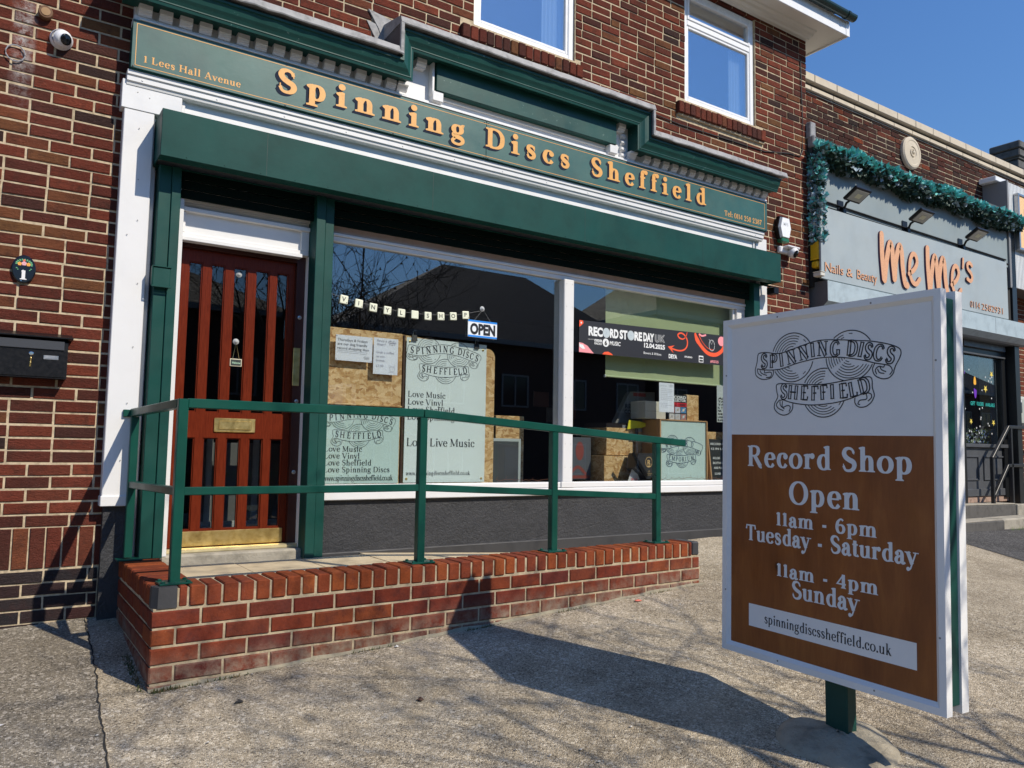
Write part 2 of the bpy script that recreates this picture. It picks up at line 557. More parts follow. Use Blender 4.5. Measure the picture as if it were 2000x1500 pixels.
def zg(x, y):
    """height of the pavement"""
    if x < 4.5: xs = .055 * max(x, -6)
    elif x < 6: xs = .2475 + .03 * (x - 4.5)
    else: xs = .2925 - .015 * (min(x, 14) - 6)
    k = .1 + .035 * max(0, 1 - max(x, 0) / 3)
    yy = max(y, -7.0) + 1.2
    return -.034 + xs + yy * k
# ------------------------------------------------------------------ lettering
# skeleton letters for a serif face: (advance, strokes, serifs, dots)
# stroke: (points, weights or None); weight 0 = hairline, 1 = stem; None = weight from the stroke's direction
GL = {}
def g(ch, adv, strokes, serifs=(), dots=()):
    GL[ch] = (adv, strokes, serifs, dots)
X, CP, AS = .46, .68, .72
arch = lambda x: [(x, .30), (x + .06, .40), (x + .14, .445), (x + .22, .42), (x + .265, .33), (x + .27, .2), (x + .27, 0)]
g('l', .30, [([(.15, 0), (.15, AS)], None)], [(.15, 0, 1, 1), (.15, AS, 1, 0)])
g('i', .30, [([(.15, 0), (.15, X)], None)], [(.15, 0, 1, 1), (.15, X, 1, 0)], [(.15, .63, 1.1)])
g('n', .56, [([(.14, 0), (.14, X)], None), (arch(.14), None)], [(.14, 0, 1, 1), (.41, 0, 1, 1), (.14, X, 1, 0)])
g('m', .84, [([(.14, 0), (.14, X)], None), (arch(.14), None), (arch(.41), None)], [(.14, 0, 1, 1), (.41, 0, 1, 1), (.68, 0, 1, 1), (.14, X, 1, 0)])
g('h', .56, [([(.14, 0), (.14, AS)], None), (arch(.14), None)], [(.14, 0, 1, 1), (.41, 0, 1, 1), (.14, AS, 1, 0)])
g('u', .56, [([(.13, X), (.13, .15), (.16, .05), (.24, .01), (.33, .04), (.40, .13)], None), ([(.40, X), (.40, 0)], None)], [(.13, X, 1, 0), (.40, X, 1, 0), (.40, 0, 0, 1)])
g('r', .42, [([(.14, 0), (.14, X)], None), ([(.14, .28), (.18, .38), (.25, .44), (.33, .43)], None)], [(.14, 0, 1, 1), (.14, X, 1, 0)], [(.33, .40, 1.05)])
ell = lambda cx, cy, a, b, n=20: [(cx + a * math.cos(2 * math.pi * k / n), cy + b * math.sin(2 * math.pi * k / n)) for k in range(n + 1)]
g('o', .52, [(ell(.26, .23, .185, .222), None)])
g('e', .48, [([(.09, .255), (.40, .255)], [0, 0]), ([(.40, .255), (.385, .36), (.32, .435), (.235, .45), (.13, .39), (.085, .24), (.12, .10), (.21, .015), (.31, .015), (.40, .10)], None)])
g('c', .46, [([(.37, .36), (.32, .43), (.24, .45), (.14, .40), (.085, .24), (.12, .10), (.21, .015), (.31, .02), (.39, .11)], None)], [], [(.36, .355, 1.05)])
g('s', .42, [([(.335, .36), (.29, .43), (.205, .45), (.12, .42), (.105, .34), (.17, .265), (.27, .21), (.325, .13), (.29, .04), (.2, .008), (.115, .035), (.075, .12)], [.2, .2, .3, .6, .9, 1, 1, .9, .6, .3, .2, .2])], [(.335, .36, .35, .35), (.08, .11, .35, .35)])
g('p', .56, [([(.14, -.2), (.14, X)], None), ([(.14, .35), (.2, .42), (.28, .445), (.38, .39), (.43, .24), (.39, .08), (.29, .01), (.2, .03), (.14, .1)], None)], [(.14, -.2, 1, 1), (.14, X, 1, 0)])
g('d', .56, [([(.42, 0), (.42, AS)], None), ([(.42, .35), (.36, .42), (.28, .445), (.18, .39), (.125, .24), (.17, .08), (.27, .01), (.36, .03), (.42, .1)], None)], [(.42, 0, 0, 1), (.42, AS, 1, 0)])
g('g', .50, [(ell(.23, .31, .135, .138), None), ([(.34, .41), (.40, .46), (.45, .45)], [.3, .4, .6]), ([(.15, .19), (.09, .13), (.13, .065), (.28, .05), (.39, .0), (.41, -.09), (.33, -.175), (.2, -.195), (.09, -.16), (.065, -.09), (.12, -.02), (.16, .0)], [.2, .5, .8, .9, .8, .6, .3, .2, .3, .5, .3, .2])])
g('a', .50, [([(.11, .35), (.15, .43), (.23, .45), (.31, .41), (.335, .31), (.335, .09), (.36, .02), (.42, .015), (.47, .05)], [.2, .2, .3, .6, 1, 1, .7, .3, .2]), ([(.335, .28), (.22, .25), (.12, .19), (.09, .10), (.14, .02), (.23, .015), (.335, .11)], [.2, .3, .8, 1, .6, .3, .2])], [], [(.125, .35, .95)])
g('t', .34, [([(.15, .60), (.15, .12), (.18, .03), (.25, .01), (.31, .05)], None), ([(.03, .445), (.29, .445)], [.1, .1])])
g('f', .34, [([(.14, 0), (.14, .55), (.17, .67), (.25, .71), (.32, .69)], None), ([(.04, .445), (.28, .445)], [.1, .1])], [(.14, 0, 1, 1)], [(.315, .665, 1)])
g('v', .48, [([(.07, X), (.24, 0)], [1, 1]), ([(.24, 0), (.40, X)], [.1, .1])], [(.07, X, 1, 1), (.40, X, .8, .8)])
g('w', .70, [([(.06, X), (.2, 0)], [1, 1]), ([(.2, 0), (.34, X)], [.1, .1]), ([(.34, X), (.49, 0)], [1, 1]), ([(.49, 0), (.63, X)], [.1, .1])], [(.06, X, 1, 1), (.34, X, .7, .7), (.63, X, .8, .8)])
g('y', .48, [([(.07, X), (.25, .02)], [1, 1]), ([(.41, X), (.22, -.05), (.16, -.16), (.08, -.19)], [.1, .1, .2, .3])], [(.07, X, 1, 1), (.41, X, .8, .8)], [(.085, -.165, .9)])
g('k', .54, [([(.14, 0), (.14, AS)], None), ([(.14, .17), (.38, X)], [.1, .1]), ([(.23, .27), (.42, 0)], [1, 1])], [(.14, 0, 1, 1), (.14, AS, 1, 0), (.37, X, .8, .8), (.43, 0, .9, .9)])
g('S', .56, [([(.44, .53), (.39, .63), (.28, .67), (.16, .63), (.115, .52), (.17, .41), (.29, .33), (.42, .27), (.46, .17), (.41, .06), (.29, .008), (.16, .03), (.09, .15)], [.3, .2, .3, .7, 1, 1, 1, 1, 1, .7, .3, .2, .3])], [(.44, .54, .4, .4), (.09, .14, .4, .4)])
g('D', .70, [([(.15, 0), (.15, CP)], None), ([(.15, .665), (.32, .665), (.48, .62), (.585, .48), (.60, .33), (.57, .17), (.47, .06), (.32, .015), (.15, .015)], [.1, .1, .5, .95, 1, .95, .5, .1, .1])], [(.15, 0, 1, .2), (.15, CP, 1, .2)])
g('L', .58, [([(.15, 0), (.15, CP)], None), ([(.15, .015), (.46, .015), (.50, .18)], [.1, .15, .4])], [(.15, 0, 1, .2), (.15, CP, 1, 1)])
g('H', .76, [([(.15, 0), (.15, CP)], None), ([(.60, 0), (.60, CP)], None), ([(.15, .35), (.60, .35)], [.1, .1])], [(.15, 0, 1, 1), (.15, CP, 1, 1), (.60, 0, 1, 1), (.60, CP, 1, 1)])
g('A', .70, [([(.09, 0), (.33, .68)], [.1, .1]), ([(.33, .68), (.58, 0)], [1, 1]), ([(.17, .23), (.50, .23)], [.1, .1])], [(.09, 0, .9, .9), (.59, 0, 1, 1)])
g('T', .66, [([(.33, 0), (.33, CP)], None), ([(.06, .50), (.09, .665), (.57, .665), (.60, .50)], [.35, .1, .1, .35])], [(.33, 0, 1, 1)])
g('R', .68, [([(.15, 0), (.15, CP)], None), ([(.15, .665), (.34, .665), (.45, .60), (.475, .505), (.44, .41), (.33, .35), (.15, .35)], [.1, .1, .7, 1, .7, .1, .1]), ([(.32, .35), (.56, .02), (.62, .0)], [.9, 1, .3])], [(.15, 0, 1, 1), (.15, CP, 1, .2)])
g('P', .62, [([(.15, 0), (.15, CP)], None), ([(.15, .665), (.34, .665), (.47, .60), (.50, .49), (.46, .38), (.34, .315), (.15, .315)], [.1, .1, .7, 1, .7, .1, .1])], [(.15, 0, 1, 1), (.15, CP, 1, .2)])
g('O', .74, [(ell(.37, .34, .27, .325, 26), None)])
g('M', .88, [([(.14, 0), (.14, CP)], [.15, .15]), ([(.14, CP), (.42, .05)], [1, 1]), ([(.42, .05), (.71, CP)], [.1, .1]), ([(.71, CP), (.71, 0)], None)], [(.14, 0, 1, 1), (.71, 0, 1, 1), (.13, CP, 1, 0), (.72, CP, 0, 1)])
g('V', .70, [([(.09, CP), (.35, 0)], [1, 1]), ([(.35, 0), (.60, CP)], [.1, .1])], [(.09, CP, 1, 1), (.60, CP, .9, .9)])
g('I', .32, [([(.16, 0), (.16, CP)], None)], [(.16, 0, 1, 1), (.16, CP, 1, 1)])
g('N', .76, [([(.14, 0), (.14, CP)], [.15, .15]), ([(.14, CP), (.60, 0)], [1, 1]), ([(.60, 0), (.60, CP)], [.15, .15])], [(.14, 0, 1, 1), (.12, CP, 1, 0), (.60, CP, 1, 1)])
g('C', .66, [([(.55, .52), (.49, .63), (.37, .67), (.22, .62), (.12, .48), (.105, .33), (.13, .18), (.23, .05), (.37, .01), (.50, .05), (.57, .17)], [.4, .2, .1, .6, 1, 1, 1, .6, .1, .2, .3])], [(.55, .53, .3, .3)])
g('G', .70, [([(.56, .52), (.50, .63), (.37, .67), (.22, .62), (.12, .48), (.105, .33), (.13, .18), (.23, .05), (.37, .01), (.50, .05), (.56, .10)], [.4, .2, .1, .6, 1, 1, 1, .6, .1, .2, .3]), ([(.56, .05), (.56, .31)], [1, 1])], [(.55, .31, 1, .9)])
g('E', .60, [([(.15, 0), (.15, CP)], None), ([(.15, .665), (.48, .665), (.50, .52)], [.1, .1, .35]), ([(.15, .35), (.38, .35)], [.1, .1]), ([(.15, .015), (.50, .015), (.53, .18)], [.1, .1, .35])], [(.15, 0, 1, .2), (.15, CP, 1, .2)])
g('F', .56, [([(.15, 0), (.15, CP)], None), ([(.15, .665), (.48, .665), (.50, .52)], [.1, .1, .35]), ([(.15, .35), (.38, .35)], [.1, .1])], [(.15, 0, 1, 1), (.15, CP, 1, .2)])
g('U', .72, [([(.15, CP), (.15, .22), (.20, .08), (.33, .01), (.47, .05), (.56, .2)], [1, 1, .8, .2, .15, .15]), ([(.56, .2), (.56, CP)], [.15, .15])], [(.15, CP, 1, 1), (.56, CP, .8, .8)])
g('0', .56, [(ell(.28, .32, .185, .31, 22), None)])
g('1', .34, [([(.17, 0), (.17, .62)], None), ([(.17, .62), (.08, .56), (.05, .55)], [.2, .2, .2])], [(.17, 0, 1, 1)])
g('2', .50, [([(.09, .46), (.13, .58), (.24, .63), (.36, .58), (.38, .46), (.30, .30), (.18, .14), (.09, .03)], [.4, .3, .3, .9, 1, .7, .3, .2]), ([(.08, .03), (.40, .03), (.43, .14)], [.7, .7, .3])], [], [(.105, .47, .9)])
g('3', .50, [([(.09, .53), (.15, .61), (.25, .63), (.35, .56), (.33, .42), (.20, .34)], [.4, .3, .3, 1, .8, .2]), ([(.20, .34), (.34, .32), (.40, .19), (.35, .06), (.22, .01), (.09, .08)], [.2, .6, 1, .9, .3, .4])])
g('4', .54, [([(.36, 0), (.36, .63)], None), ([(.36, .62), (.06, .19), (.48, .19)], [.15, .15, .2])], [(.36, 0, .9, .9)])
g('5', .50, [([(.38, .61), (.15, .61), (.12, .36), (.25, .40), (.37, .34), (.40, .19), (.33, .05), (.2, .01), (.08, .08)], [.7, .5, .2, .2, .7, 1, .8, .3, .4])])
g('6', .54, [([(.40, .56), (.32, .62), (.23, .60), (.13, .46), (.10, .24), (.15, .07), (.27, .01), (.39, .07), (.43, .2), (.38, .33), (.27, .37), (.17, .33), (.11, .24)], [.3, .3, .3, .9, 1, .8, .2, .7, 1, .7, .2, .2, .3])])
g('7', .48, [([(.08, .50), (.10, .61), (.40, .61), (.24, .28), (.18, 0)], [.3, .8, .8, .6, 1])])
g('8', .52, [(ell(.26, .47, .13, .145), None), (ell(.26, .17, .165, .16), None)])
g('-', .46, [([(.13, .22), (.33, .22)], [.7, .7])])
g(':', .26, [], [], [(.13, .05, 1.15), (.13, .36, 1.15)])
g('.', .24, [], [], [(.12, .05, 1.15)])
g(' ', .26, [])

def catmull(P, n=5):
    if len(P) < 3:
        return list(P), [k for k in range(len(P))]
    out = []; par = []
    for i in range(len(P) - 1):
        p0 = P[i - 1] if i > 0 else (2 * P[0][0] - P[1][0], 2 * P[0][1] - P[1][1])
        p1, p2 = P[i], P[i + 1]
        p3 = P[i + 2] if i + 2 < len(P) else (2 * P[-1][0] - P[-2][0], 2 * P[-1][1] - P[-2][1])
        for k in range(n):
            t = k / n
            out.append(tuple(.5 * (2 * p1[j] + (p2[j] - p0[j]) * t + (2 * p0[j] - 5 * p1[j] + 4 * p2[j] - p3[j]) * t * t + (3 * p1[j] - p0[j] - 3 * p2[j] + p3[j]) * t ** 3) for j in (0, 1)))
            par.append(i + t)
    out.append(tuple(P[-1])); par.append(len(P) - 1)
    return out, par

SHARP = set('NMVvwAkLEFTZ47')
class Flat:
    """collects 2D strips, later put on a plane"""
    def __init__(s):
        s.q = []; s.k = 0; s.parts = []
    def strip(s, L, Rr):
        s.k += 1
        for a in range(len(L) - 1):
            s.q.append((s.k, [L[a], Rr[a], Rr[a + 1], L[a + 1]]))
    def poly(s, pts):
        s.k += 1
        s.q.append((s.k, list(pts)))
    def line(s, P, w, smooth=True, n=4):
        if smooth and len(P) > 2:
            P, _ = catmull(P, n)
        L, Q = [], []
        for i, p in enumerate(P):
            a = P[max(0, i - 1)]; b = P[min(len(P) - 1, i + 1)]
            dx, dy = b[0] - a[0], b[1] - a[1]; l = math.hypot(dx, dy) or 1
            ww = w[min(i, len(w) - 1)] if isinstance(w, list) else w
            L.append((p[0] - dy / l * ww / 2, p[1] + dx / l * ww / 2)); Q.append((p[0] + dy / l * ww / 2, p[1] - dx / l * ww / 2))
        s.strip(L, Q)
    def disc(s, cx, cy, r, ry=None, n=14):
        s.poly([(cx + r * math.cos(2 * math.pi * k / n), cy + (ry or r) * math.sin(2 * math.pi * k / n)) for k in range(n)])
    def glyph(s, ch, ox, oy, size, stem=.105, hair=.035, serif=.06, st=.035, sx=1.0, rot=0.0, outline=False):
        adv, strokes, serifs, dots = GL[ch]
        ca, sa = math.cos(rot), math.sin(rot)
        def T(p):
            x, y = p[0] * size * sx, p[1] * size
            return (ox + x * ca - y * sa, oy + x * sa + y * ca)
        for P, W in strokes:
            straight = len(P) == 2 or ch in SHARP or (ch in 'LEFT' and W is not None and len(P) == 3)
            if straight:
                pts, par = list(P), list(range(len(P)))
            else:
                pts, par = catmull(P, 4)
            closed = len(P) > 8 and P[0] == P[-1] or (abs(P[0][0] - P[-1][0]) + abs(P[0][1] - P[-1][1]) < 1e-6)
            L, Q = [], []; N = len(pts)
            ws = []
            for i, p in enumerate(pts):
                if closed and i in (0, N - 1):
                    a, b = pts[-2], pts[1]
                else:
                    a = pts[max(0, i - 1)]; b = pts[min(N - 1, i + 1)]
                dx, dy = b[0] - a[0], b[1] - a[1]; l = math.hypot(dx, dy) or 1
                if W is None:
                    ww = hair + (stem - hair) * abs(dy / l) ** 1.5
                else:
                    j = min(int(par[i]), len(W) - 1); j2 = min(j + 1, len(W) - 1); f = par[i] - j
                    ww = hair + (stem - hair) * (W[j] * (1 - f) + W[j2] * f)
                ws.append(ww)
                if straight and 0 < i < N - 1:      # mitre
                    d1 = (pts[i][0] - pts[i - 1][0], pts[i][1] - pts[i - 1][1]); d2 = (pts[i + 1][0] - pts[i][0], pts[i + 1][1] - pts[i][1])
                    l1 = math.hypot(*d1); l2 = math.hypot(*d2)
                    n1 = (-d1[1] / l1, d1[0] / l1); n2 = (-d2[1] / l2, d2[0] / l2)
                    mx, my = n1[0] + n2[0], n1[1] + n2[1]; ml = math.hypot(mx, my) or 1
                    k = min(2.0, 1 / max(.3, (mx / ml) * n1[0] + (my / ml) * n1[1]))
                    nx, ny = mx / ml * k, my / ml * k
                else:
                    nx, ny = -dy / l, dx / l
                L.append((p[0] + nx * ww / 2, p[1] + ny * ww / 2)); Q.append((p[0] - nx * ww / 2, p[1] - ny * ww / 2))
            if outline and max(ws) > hair * 1.9:
                hw = hair
                s.line([T(p) for p in L], hw * size, False); s.line([T(p) for p in Q], hw * size, False)
            else:
                s.strip([T(p) for p in L], [T(p) for p in Q])
        for (x, y, a, b) in serifs:
            if y > .2 and y in (X, AS) and b == 0:     # flag serif
                e = serif * a
                s.poly([T((x - stem / 2 - e, y - st * 1.6)), T((x - stem / 2 - e, y - st * .7)), T((x, y + st * .35)), T((x + stem / 2, y)), T((x + stem / 2, y - st)), T((x - stem / 2, y - st * 2.6))][::-1])
                continue
            if a == b and a < .6 and ch in 'sSC':
                s.poly([T((x - .012, y - serif * .9)), T((x + .02, y - serif * .9)), T((x + .02, y + serif * 1.4)), T((x - .012, y + serif * 1.4))] if True else [])
                continue
            up = y > .1
            y0, y1 = (y - st, y) if up else (y, y + st)
            xa = x - stem / 2 - serif * a if a else x - stem * .3
            xb = x + stem / 2 + serif * b if b else x + stem * .3
            br = -.025 if up else .025
            s.poly([T(q) for q in ((xa, y0), (xb, y0), (xb, y1), (xa, y1))])
            if not outline:
                yi = y0 if up else y1
                for sg, ed, on in ((-1, x - stem / 2, a), (1, x + stem / 2, b)):
                    if on:
                        tri = [T((ed - sg * .004, yi)), T((ed + sg * serif * .6, yi)), T((ed - sg * .004, yi + br))]
                        s.poly(tri)
        for (x, y, r) in dots:
            rr = r * max(stem, hair * 2) * .56
            cx, cy = T((x, y)); s.disc(cx, cy, rr * size * sx, rr * size)
        return adv * size * sx
    def text(s, txt, x, y, size, track=0.0, align='l', **k):
        sx = k.get('sx', 1.0)
        wdt = sum(GL[c][0] * size * sx + track for c in txt) - track
        if align == 'c': x -= wdt / 2
        if align == 'r': x -= wdt
        for c in txt:
            n0 = len(s.q)
            s.glyph(c, x, y, size, **k); x += GL[c][0] * size * sx + track
            if len(s.q) > n0: s.parts.append((n0, len(s.q)))
        return x
    def fit(s, txt, x0, x1, y, size, **k):
        """text whose ink runs from x0 to x1"""
        gap = k.pop('gap', None)
        if gap is not None:      # widen the letters instead of spacing them out
            k['sx'] = (x1 - x0 - gap * size * (len(txt) - 1)) / (size * (sum(GL[c][0] for c in txt) - .16))
        sx = k.get('sx', 1.0)
        w0 = sum(GL[c][0] * size * sx for c in txt) - .16 * size * sx
        tr = (x1 - x0 - w0) / (len(txt) - 1)
        return s.text(txt, x0 - .08 * size * sx, y, size, tr, **k)
    def sans(s, txt, x, y, size, align='l', bold=0.0, sx=1.0, shear=0.0, x1=None, res=3):
        cu = bpy.data.curves.new('t', 'FONT'); cu.body = txt; cu.size = 1.0; cu.offset = bold; cu.resolution_u = res
        cu.align_x = 'LEFT'
        ob = bpy.data.objects.new('t', cu)
        me = bpy.data.meshes.new_from_object(ob)
        vs = [(v.co.x, v.co.y) for v in me.vertices]
        if vs:
            xa = min(v[0] for v in vs); xb = max(v[0] for v in vs)
            if x1 is not None:
                sx = (x1 - x) / ((xb - xa) * size)
                align = 'l'
            off = {'l': xa, 'c': (xa + xb) / 2, 'r': xb}[align]
            s.k += 1
            for p in me.polygons:
                s.q.append((s.k, [(x + (vs[i][0] - off) * size * sx + vs[i][1] * size * shear, y + vs[i][1] * size) for i in p.vertices]))
        bpy.data.objects.remove(ob); bpy.data.curves.remove(cu); bpy.data.meshes.remove(me)
    def scribble(s, x0, x1, y, h, seed=0):
        """lines of handwriting too small to read"""
        rr = random.Random(seed); x = x0
        while x < x1:
            wl_ = rr.uniform(.6, 2.2) * h
            pts = []; xx = x
            while xx < min(x + wl_, x1):
                pts.append((xx, y + rr.uniform(0, h))); xx += h * .35
            if len(pts) > 1:
                s.line(pts, h * .16, False)
            x += wl_ + h * .5
    def build(s, name, mat, parent, O, U=(1, 0, 0), V=(0, 0, 1), lift=.0006):
        O, U, V = Vector(O), Vector(U), Vector(V); N = U.cross(V).normalized()
        b = MB()
        for k, pts in s.q:
            h = lift + (k % 9) * .00009
            area = sum(pts[i][0] * pts[(i + 1) % len(pts)][1] - pts[(i + 1) % len(pts)][0] * pts[i][1] for i in range(len(pts)))
            if abs(area) < 1e-12: continue
            if area < 0: pts = pts[::-1]
            b.poly([tuple(O + U * p[0] + V * p[1] + N * h) for p in pts])
        return b.build(name, mat, parent)

def letters(F, name, mat, parent, O, U=(1, 0, 0), V=(0, 0, 1), lift=.0006, shadow=None):
    """one object per letter"""
    out = []
    for a, b in F.parts:
        f = Flat(); f.q = F.q[a:b]
        o = f.build(name, mat, parent, O, U, V, lift); out.append(o)
    return out

LOGO_LINES = [[(-422, 47), (-411, 82), (-406, 116), (-395, 129), (-354, 130), (-300, 120), (-248, 121), (-172, 138), (-98, 154), (-36, 161), (64, 153), (152, 141), (215, 133), (296, 113), (344, 92), (355, 71), (347, 46), (331, 19), (323, -1)], [(-408, 51), (-365, 43), (-300, 39), (-248, 44), (-172, 62), (-99, 73), (-51, 78), (10, 78), (86, 70), (173, 53), (235, 35), (295, 22), (311, 11)], [(235, 35), (224, 10), (234, -18), (267, -35), (299, -33), (319, -15), (323, -1)], [(275, 14), (253, 19), (237, 5), (243, -14)], [(311, 11), (315, -4), (303, -20)], [(259, 17), (267, 3), (287, -6)], [(247, 8), (257, -8), (279, -13)], [(281, 23), (275, 13)], [(-422, 47), (-417, 20), (-392, 1), (-359, -5), (-322, 2), (-308, 23), (-311, 38)], [(-408, 50), (-403, 28), (-381, 14)], [(-362, 41), (-362, 28), (-332, 30), (-319, 23), (-327, 6), (-354, 4)], [(-392, 43), (-381, 27), (-348, 14)], [(-300, -124), (-282, -94), (-287, -73), (-291, -43), (-282, -32), (-248, -31), (-192, -36), (-123, -42), (-61, -45), (-5, -44), (63, -37), (129, -29), (193, -23), (214, -26), (221, -40), (222, -70), (230, -97), (231, -108)], [(-274, -112), (-248, -111), (-213, -122), (-163, -132), (-99, -139), (-52, -139), (-1, -136), (63, -128), (128, -112), (171, -98), (201, -94), (217, -100)], [(-300, -124), (-303, -149), (-285, -171), (-254, -184), (-223, -180), (-198, -160), (-193, -129)], [(-274, -112), (-290, -132), (-279, -150), (-248, -163)], [(-254, -116), (-254, -146), (-223, -138), (-208, -147), (-215, -168)], [(-269, -116), (-266, -137), (-243, -155)], [(137, -114), (137, -136), (150, -151), (166, -156), (192, -152), (217, -134), (231, -108)], [(192, -95), (194, -120), (162, -125), (152, -140), (162, -144)], [(217, -100), (217, -115), (200, -130)]]
BAN1 = [(-395, 129), (-354, 130), (-300, 120), (-248, 121), (-172, 138), (-98, 154), (-36, 161), (64, 153), (152, 141), (215, 133), (296, 113), (344, 92), (355, 71), (347, 46), (331, 19), (319, -15), (299, -33), (267, -35), (234, -18), (224, 10), (235, 35), (173, 53), (86, 70), (10, 78), (-51, 78), (-99, 73), (-172, 62), (-248, 44), (-300, 39), (-308, 23), (-322, 2), (-359, -5), (-392, 1), (-417, 20), (-422, 47), (-411, 82)]
BAN2 = [(-282, -32), (-248, -31), (-192, -36), (-123, -42), (-61, -45), (-5, -44), (63, -37), (129, -29), (193, -23), (214, -26), (221, -40), (222, -70), (231, -108), (217, -134), (192, -152), (166, -156), (137, -136), (128, -112), (63, -128), (-1, -136), (-52, -139), (-99, -139), (-163, -132), (-193, -129), (-198, -160), (-223, -180), (-254, -184), (-285, -171), (-303, -149), (-300, -124), (-282, -94), (-287, -73)]
DISCS = [((-197, 93), 119, 118), ((112, 77), 121, 114), ((-24, -84), 114, 113)]
LT1 = [('S', -365, 87), ('P', -308, 83), ('I', -261, 86), ('N', -202, 96), ('N', -132, 111), ('I', -82, 119), ('N', -27, 121), ('G', 39, 115), ('D', 126, 109), ('I', 169, 100), ('S', 206, 89), ('C', 254, 79), ('S', 308, 64)]
LT2 = [('S', -246, -70), ('H', -192, -76), ('E', -126, -81), ('F', -70, -85), ('F', -21, -83), ('I', 22, -81), ('E', 81, -79), ('L', 129, -74), ('D', 182, -61)]
LT1R = [('R', -290, 83), ('E', -225, 92), ('C', -140, 110), ('O', -40, 117), ('R', 60, 114), ('D', 160, 100)]
LT2R = [('E', -240, -72), ('M', -178, -80), ('P', -116, -86), ('O', -62, -90), ('R', -4, -90), ('I', 42, -88), ('U', 92, -80), ('M', 162, -66)]

def inside(p, poly):
    c = False; j = len(poly) - 1
    for i in range(len(poly)):
        if (poly[i][1] > p[1]) != (poly[j][1] > p[1]) and p[0] < (poly[j][0] - poly[i][0]) * (p[1] - poly[i][1]) / (poly[j][1] - poly[i][1]) + poly[i][0]:
            c = not c
        j = i
    return c

def logo(F, cx, cy, sc, lw=5.0, words=(LT1, LT2), outline=True, hgt=88):
    """banner-and-records emblem drawn in line work; sc = metres per unit"""
    P = lambda p: (cx + p[0] * sc, cy + p[1] * sc)
    for l in LOGO_LINES:
        F.line([P(q) for q in l], lw * sc)
    for k, ((a, b), rx_, ry_) in enumerate(DISCS):
        for j, f in enumerate((1.0, .88, .78, .67, .56, .45, .34, .24) if outline else (1.0, .84, .68, .52, .36)):
            run = []
            N = 72
            lo, hi = (0, N) if j == 0 else ((4 + j * 2), N - 8 - j * 3)
            for q in range(lo, hi + 1):
                t = 2 * math.pi * q / N + (.2 if k == 0 else (.9 if k == 1 else .5))
                p = (a + rx_ * f * math.cos(t), b + ry_ * f * math.sin(t))
                hid = inside(p, BAN1) or inside(p, BAN2)
                if k == 2:
                    for kk in (0, 1):
                        (a2, b2), r2, s2 = DISCS[kk]
                        if ((p[0] - a2) / r2) ** 2 + ((p[1] - b2) / s2) ** 2 < 1: hid = True
                if j and q % 24 in (9, 10): hid = True
                if hid:
                    if len(run) > 2: F.line([P(u) for u in run], (lw if j == 0 else lw * .75) * sc, False)
                    run = []
                else:
                    run.append(p)
            if len(run) > 2: F.line([P(u) for u in run], (lw if j == 0 else lw * .75) * sc, False)
    for wset in words:
        for i, (c, x, y) in enumerate(wset):
            a = wset[max(0, i - 1)]; b = wset[min(len(wset) - 1, i + 1)]
            rot = math.atan2(b[2] - a[2], b[1] - a[1])
            size = hgt * sc; sxx = .78
            adv = GL[c][0] * size * sxx
            dx, dy = -adv / 2, -.34 * size
            ox = cx + x * sc + dx * math.cos(rot) - dy * math.sin(rot); oy = cy + y * sc + dx * math.sin(rot) + dy * math.cos(rot)
            F.glyph(c, ox, oy, size, stem=.17 if outline else .13, hair=.058, serif=.05, st=.042, sx=sxx, rot=rot, outline=outline)
# ------------------------------------------------------------------ bricks
def brick_mesh(name, L, H, D, mat, ch=.0035, jit=.0022, rr=random, foot=None):
    """one brick: front at y=0 (slightly uneven), body behind; origin at its lower left front"""
    b = MB(); j = lambda s=jit: rr.uniform(-s, s)
    lean = [rr.uniform(-.0015, .0015) for _ in range(4)]
    F = [(ch + j(), lean[0], ch + j()), (L - ch + j(), lean[1], ch + j()), (L - ch + j(), lean[2], H - ch + j()), (ch + j(), lean[3], H - ch + j())]
    O = [(j(.001), ch, j(.001)), (L + j(.001), ch, j(.001)), (L + j(.001), ch, H + j(.001)), (j(.001), ch, H + j(.001))]
    K = [(0, D, 0), (L, D, 0), (L, D, H), (0, D, H)]
    b.v = F + O + K
    b.f = [(0, 1, 2, 3)]
    for q in range(4):
        n = (q + 1) % 4
        b.f.append((q, 4 + q, 4 + n, n)); b.f.append((4 + q, 8 + q, 8 + n, 4 + n))
    b.mi = [0] * len(b.f)
    return b

def lay(x0, x1, z0, z1, L, C, J, holes, seed, hdr=.03, start=0.0):
    """courses of stretchers clipped by rectangular holes -> list of (x, z, length, height)"""
    rr = random.Random(seed); out = []
    k = 0; z = z0
    while z < z1:
        x = x0 - L + (L / 2 if k % 2 else 0) + start + rr.uniform(-.006, .006)
        while x < x1:
            l = L
            if rr.random() < hdr: l = L / 2
            a, b = max(x, x0), min(x + l - J, x1)
            h = min(C - J, z1 - z)
            segs = [(a, b)]
            for (ha, hb, hc, hd) in holes:
                if z + h * .5 > hc and z + h * .5 < hd:
                    ns = []
                    for (p, q) in segs:
                        if q <= ha or p >= hb: ns.append((p, q)); continue
                        if p < ha: ns.append((p, ha))
                        if q > hb: ns.append((hb, q))
                    segs = ns
            for p, q in segs:
                if q - p > .028: out.append((p, z + rr.uniform(-.0018, .0018), q - p, h))
            x += l
        z += C; k += 1
    return out

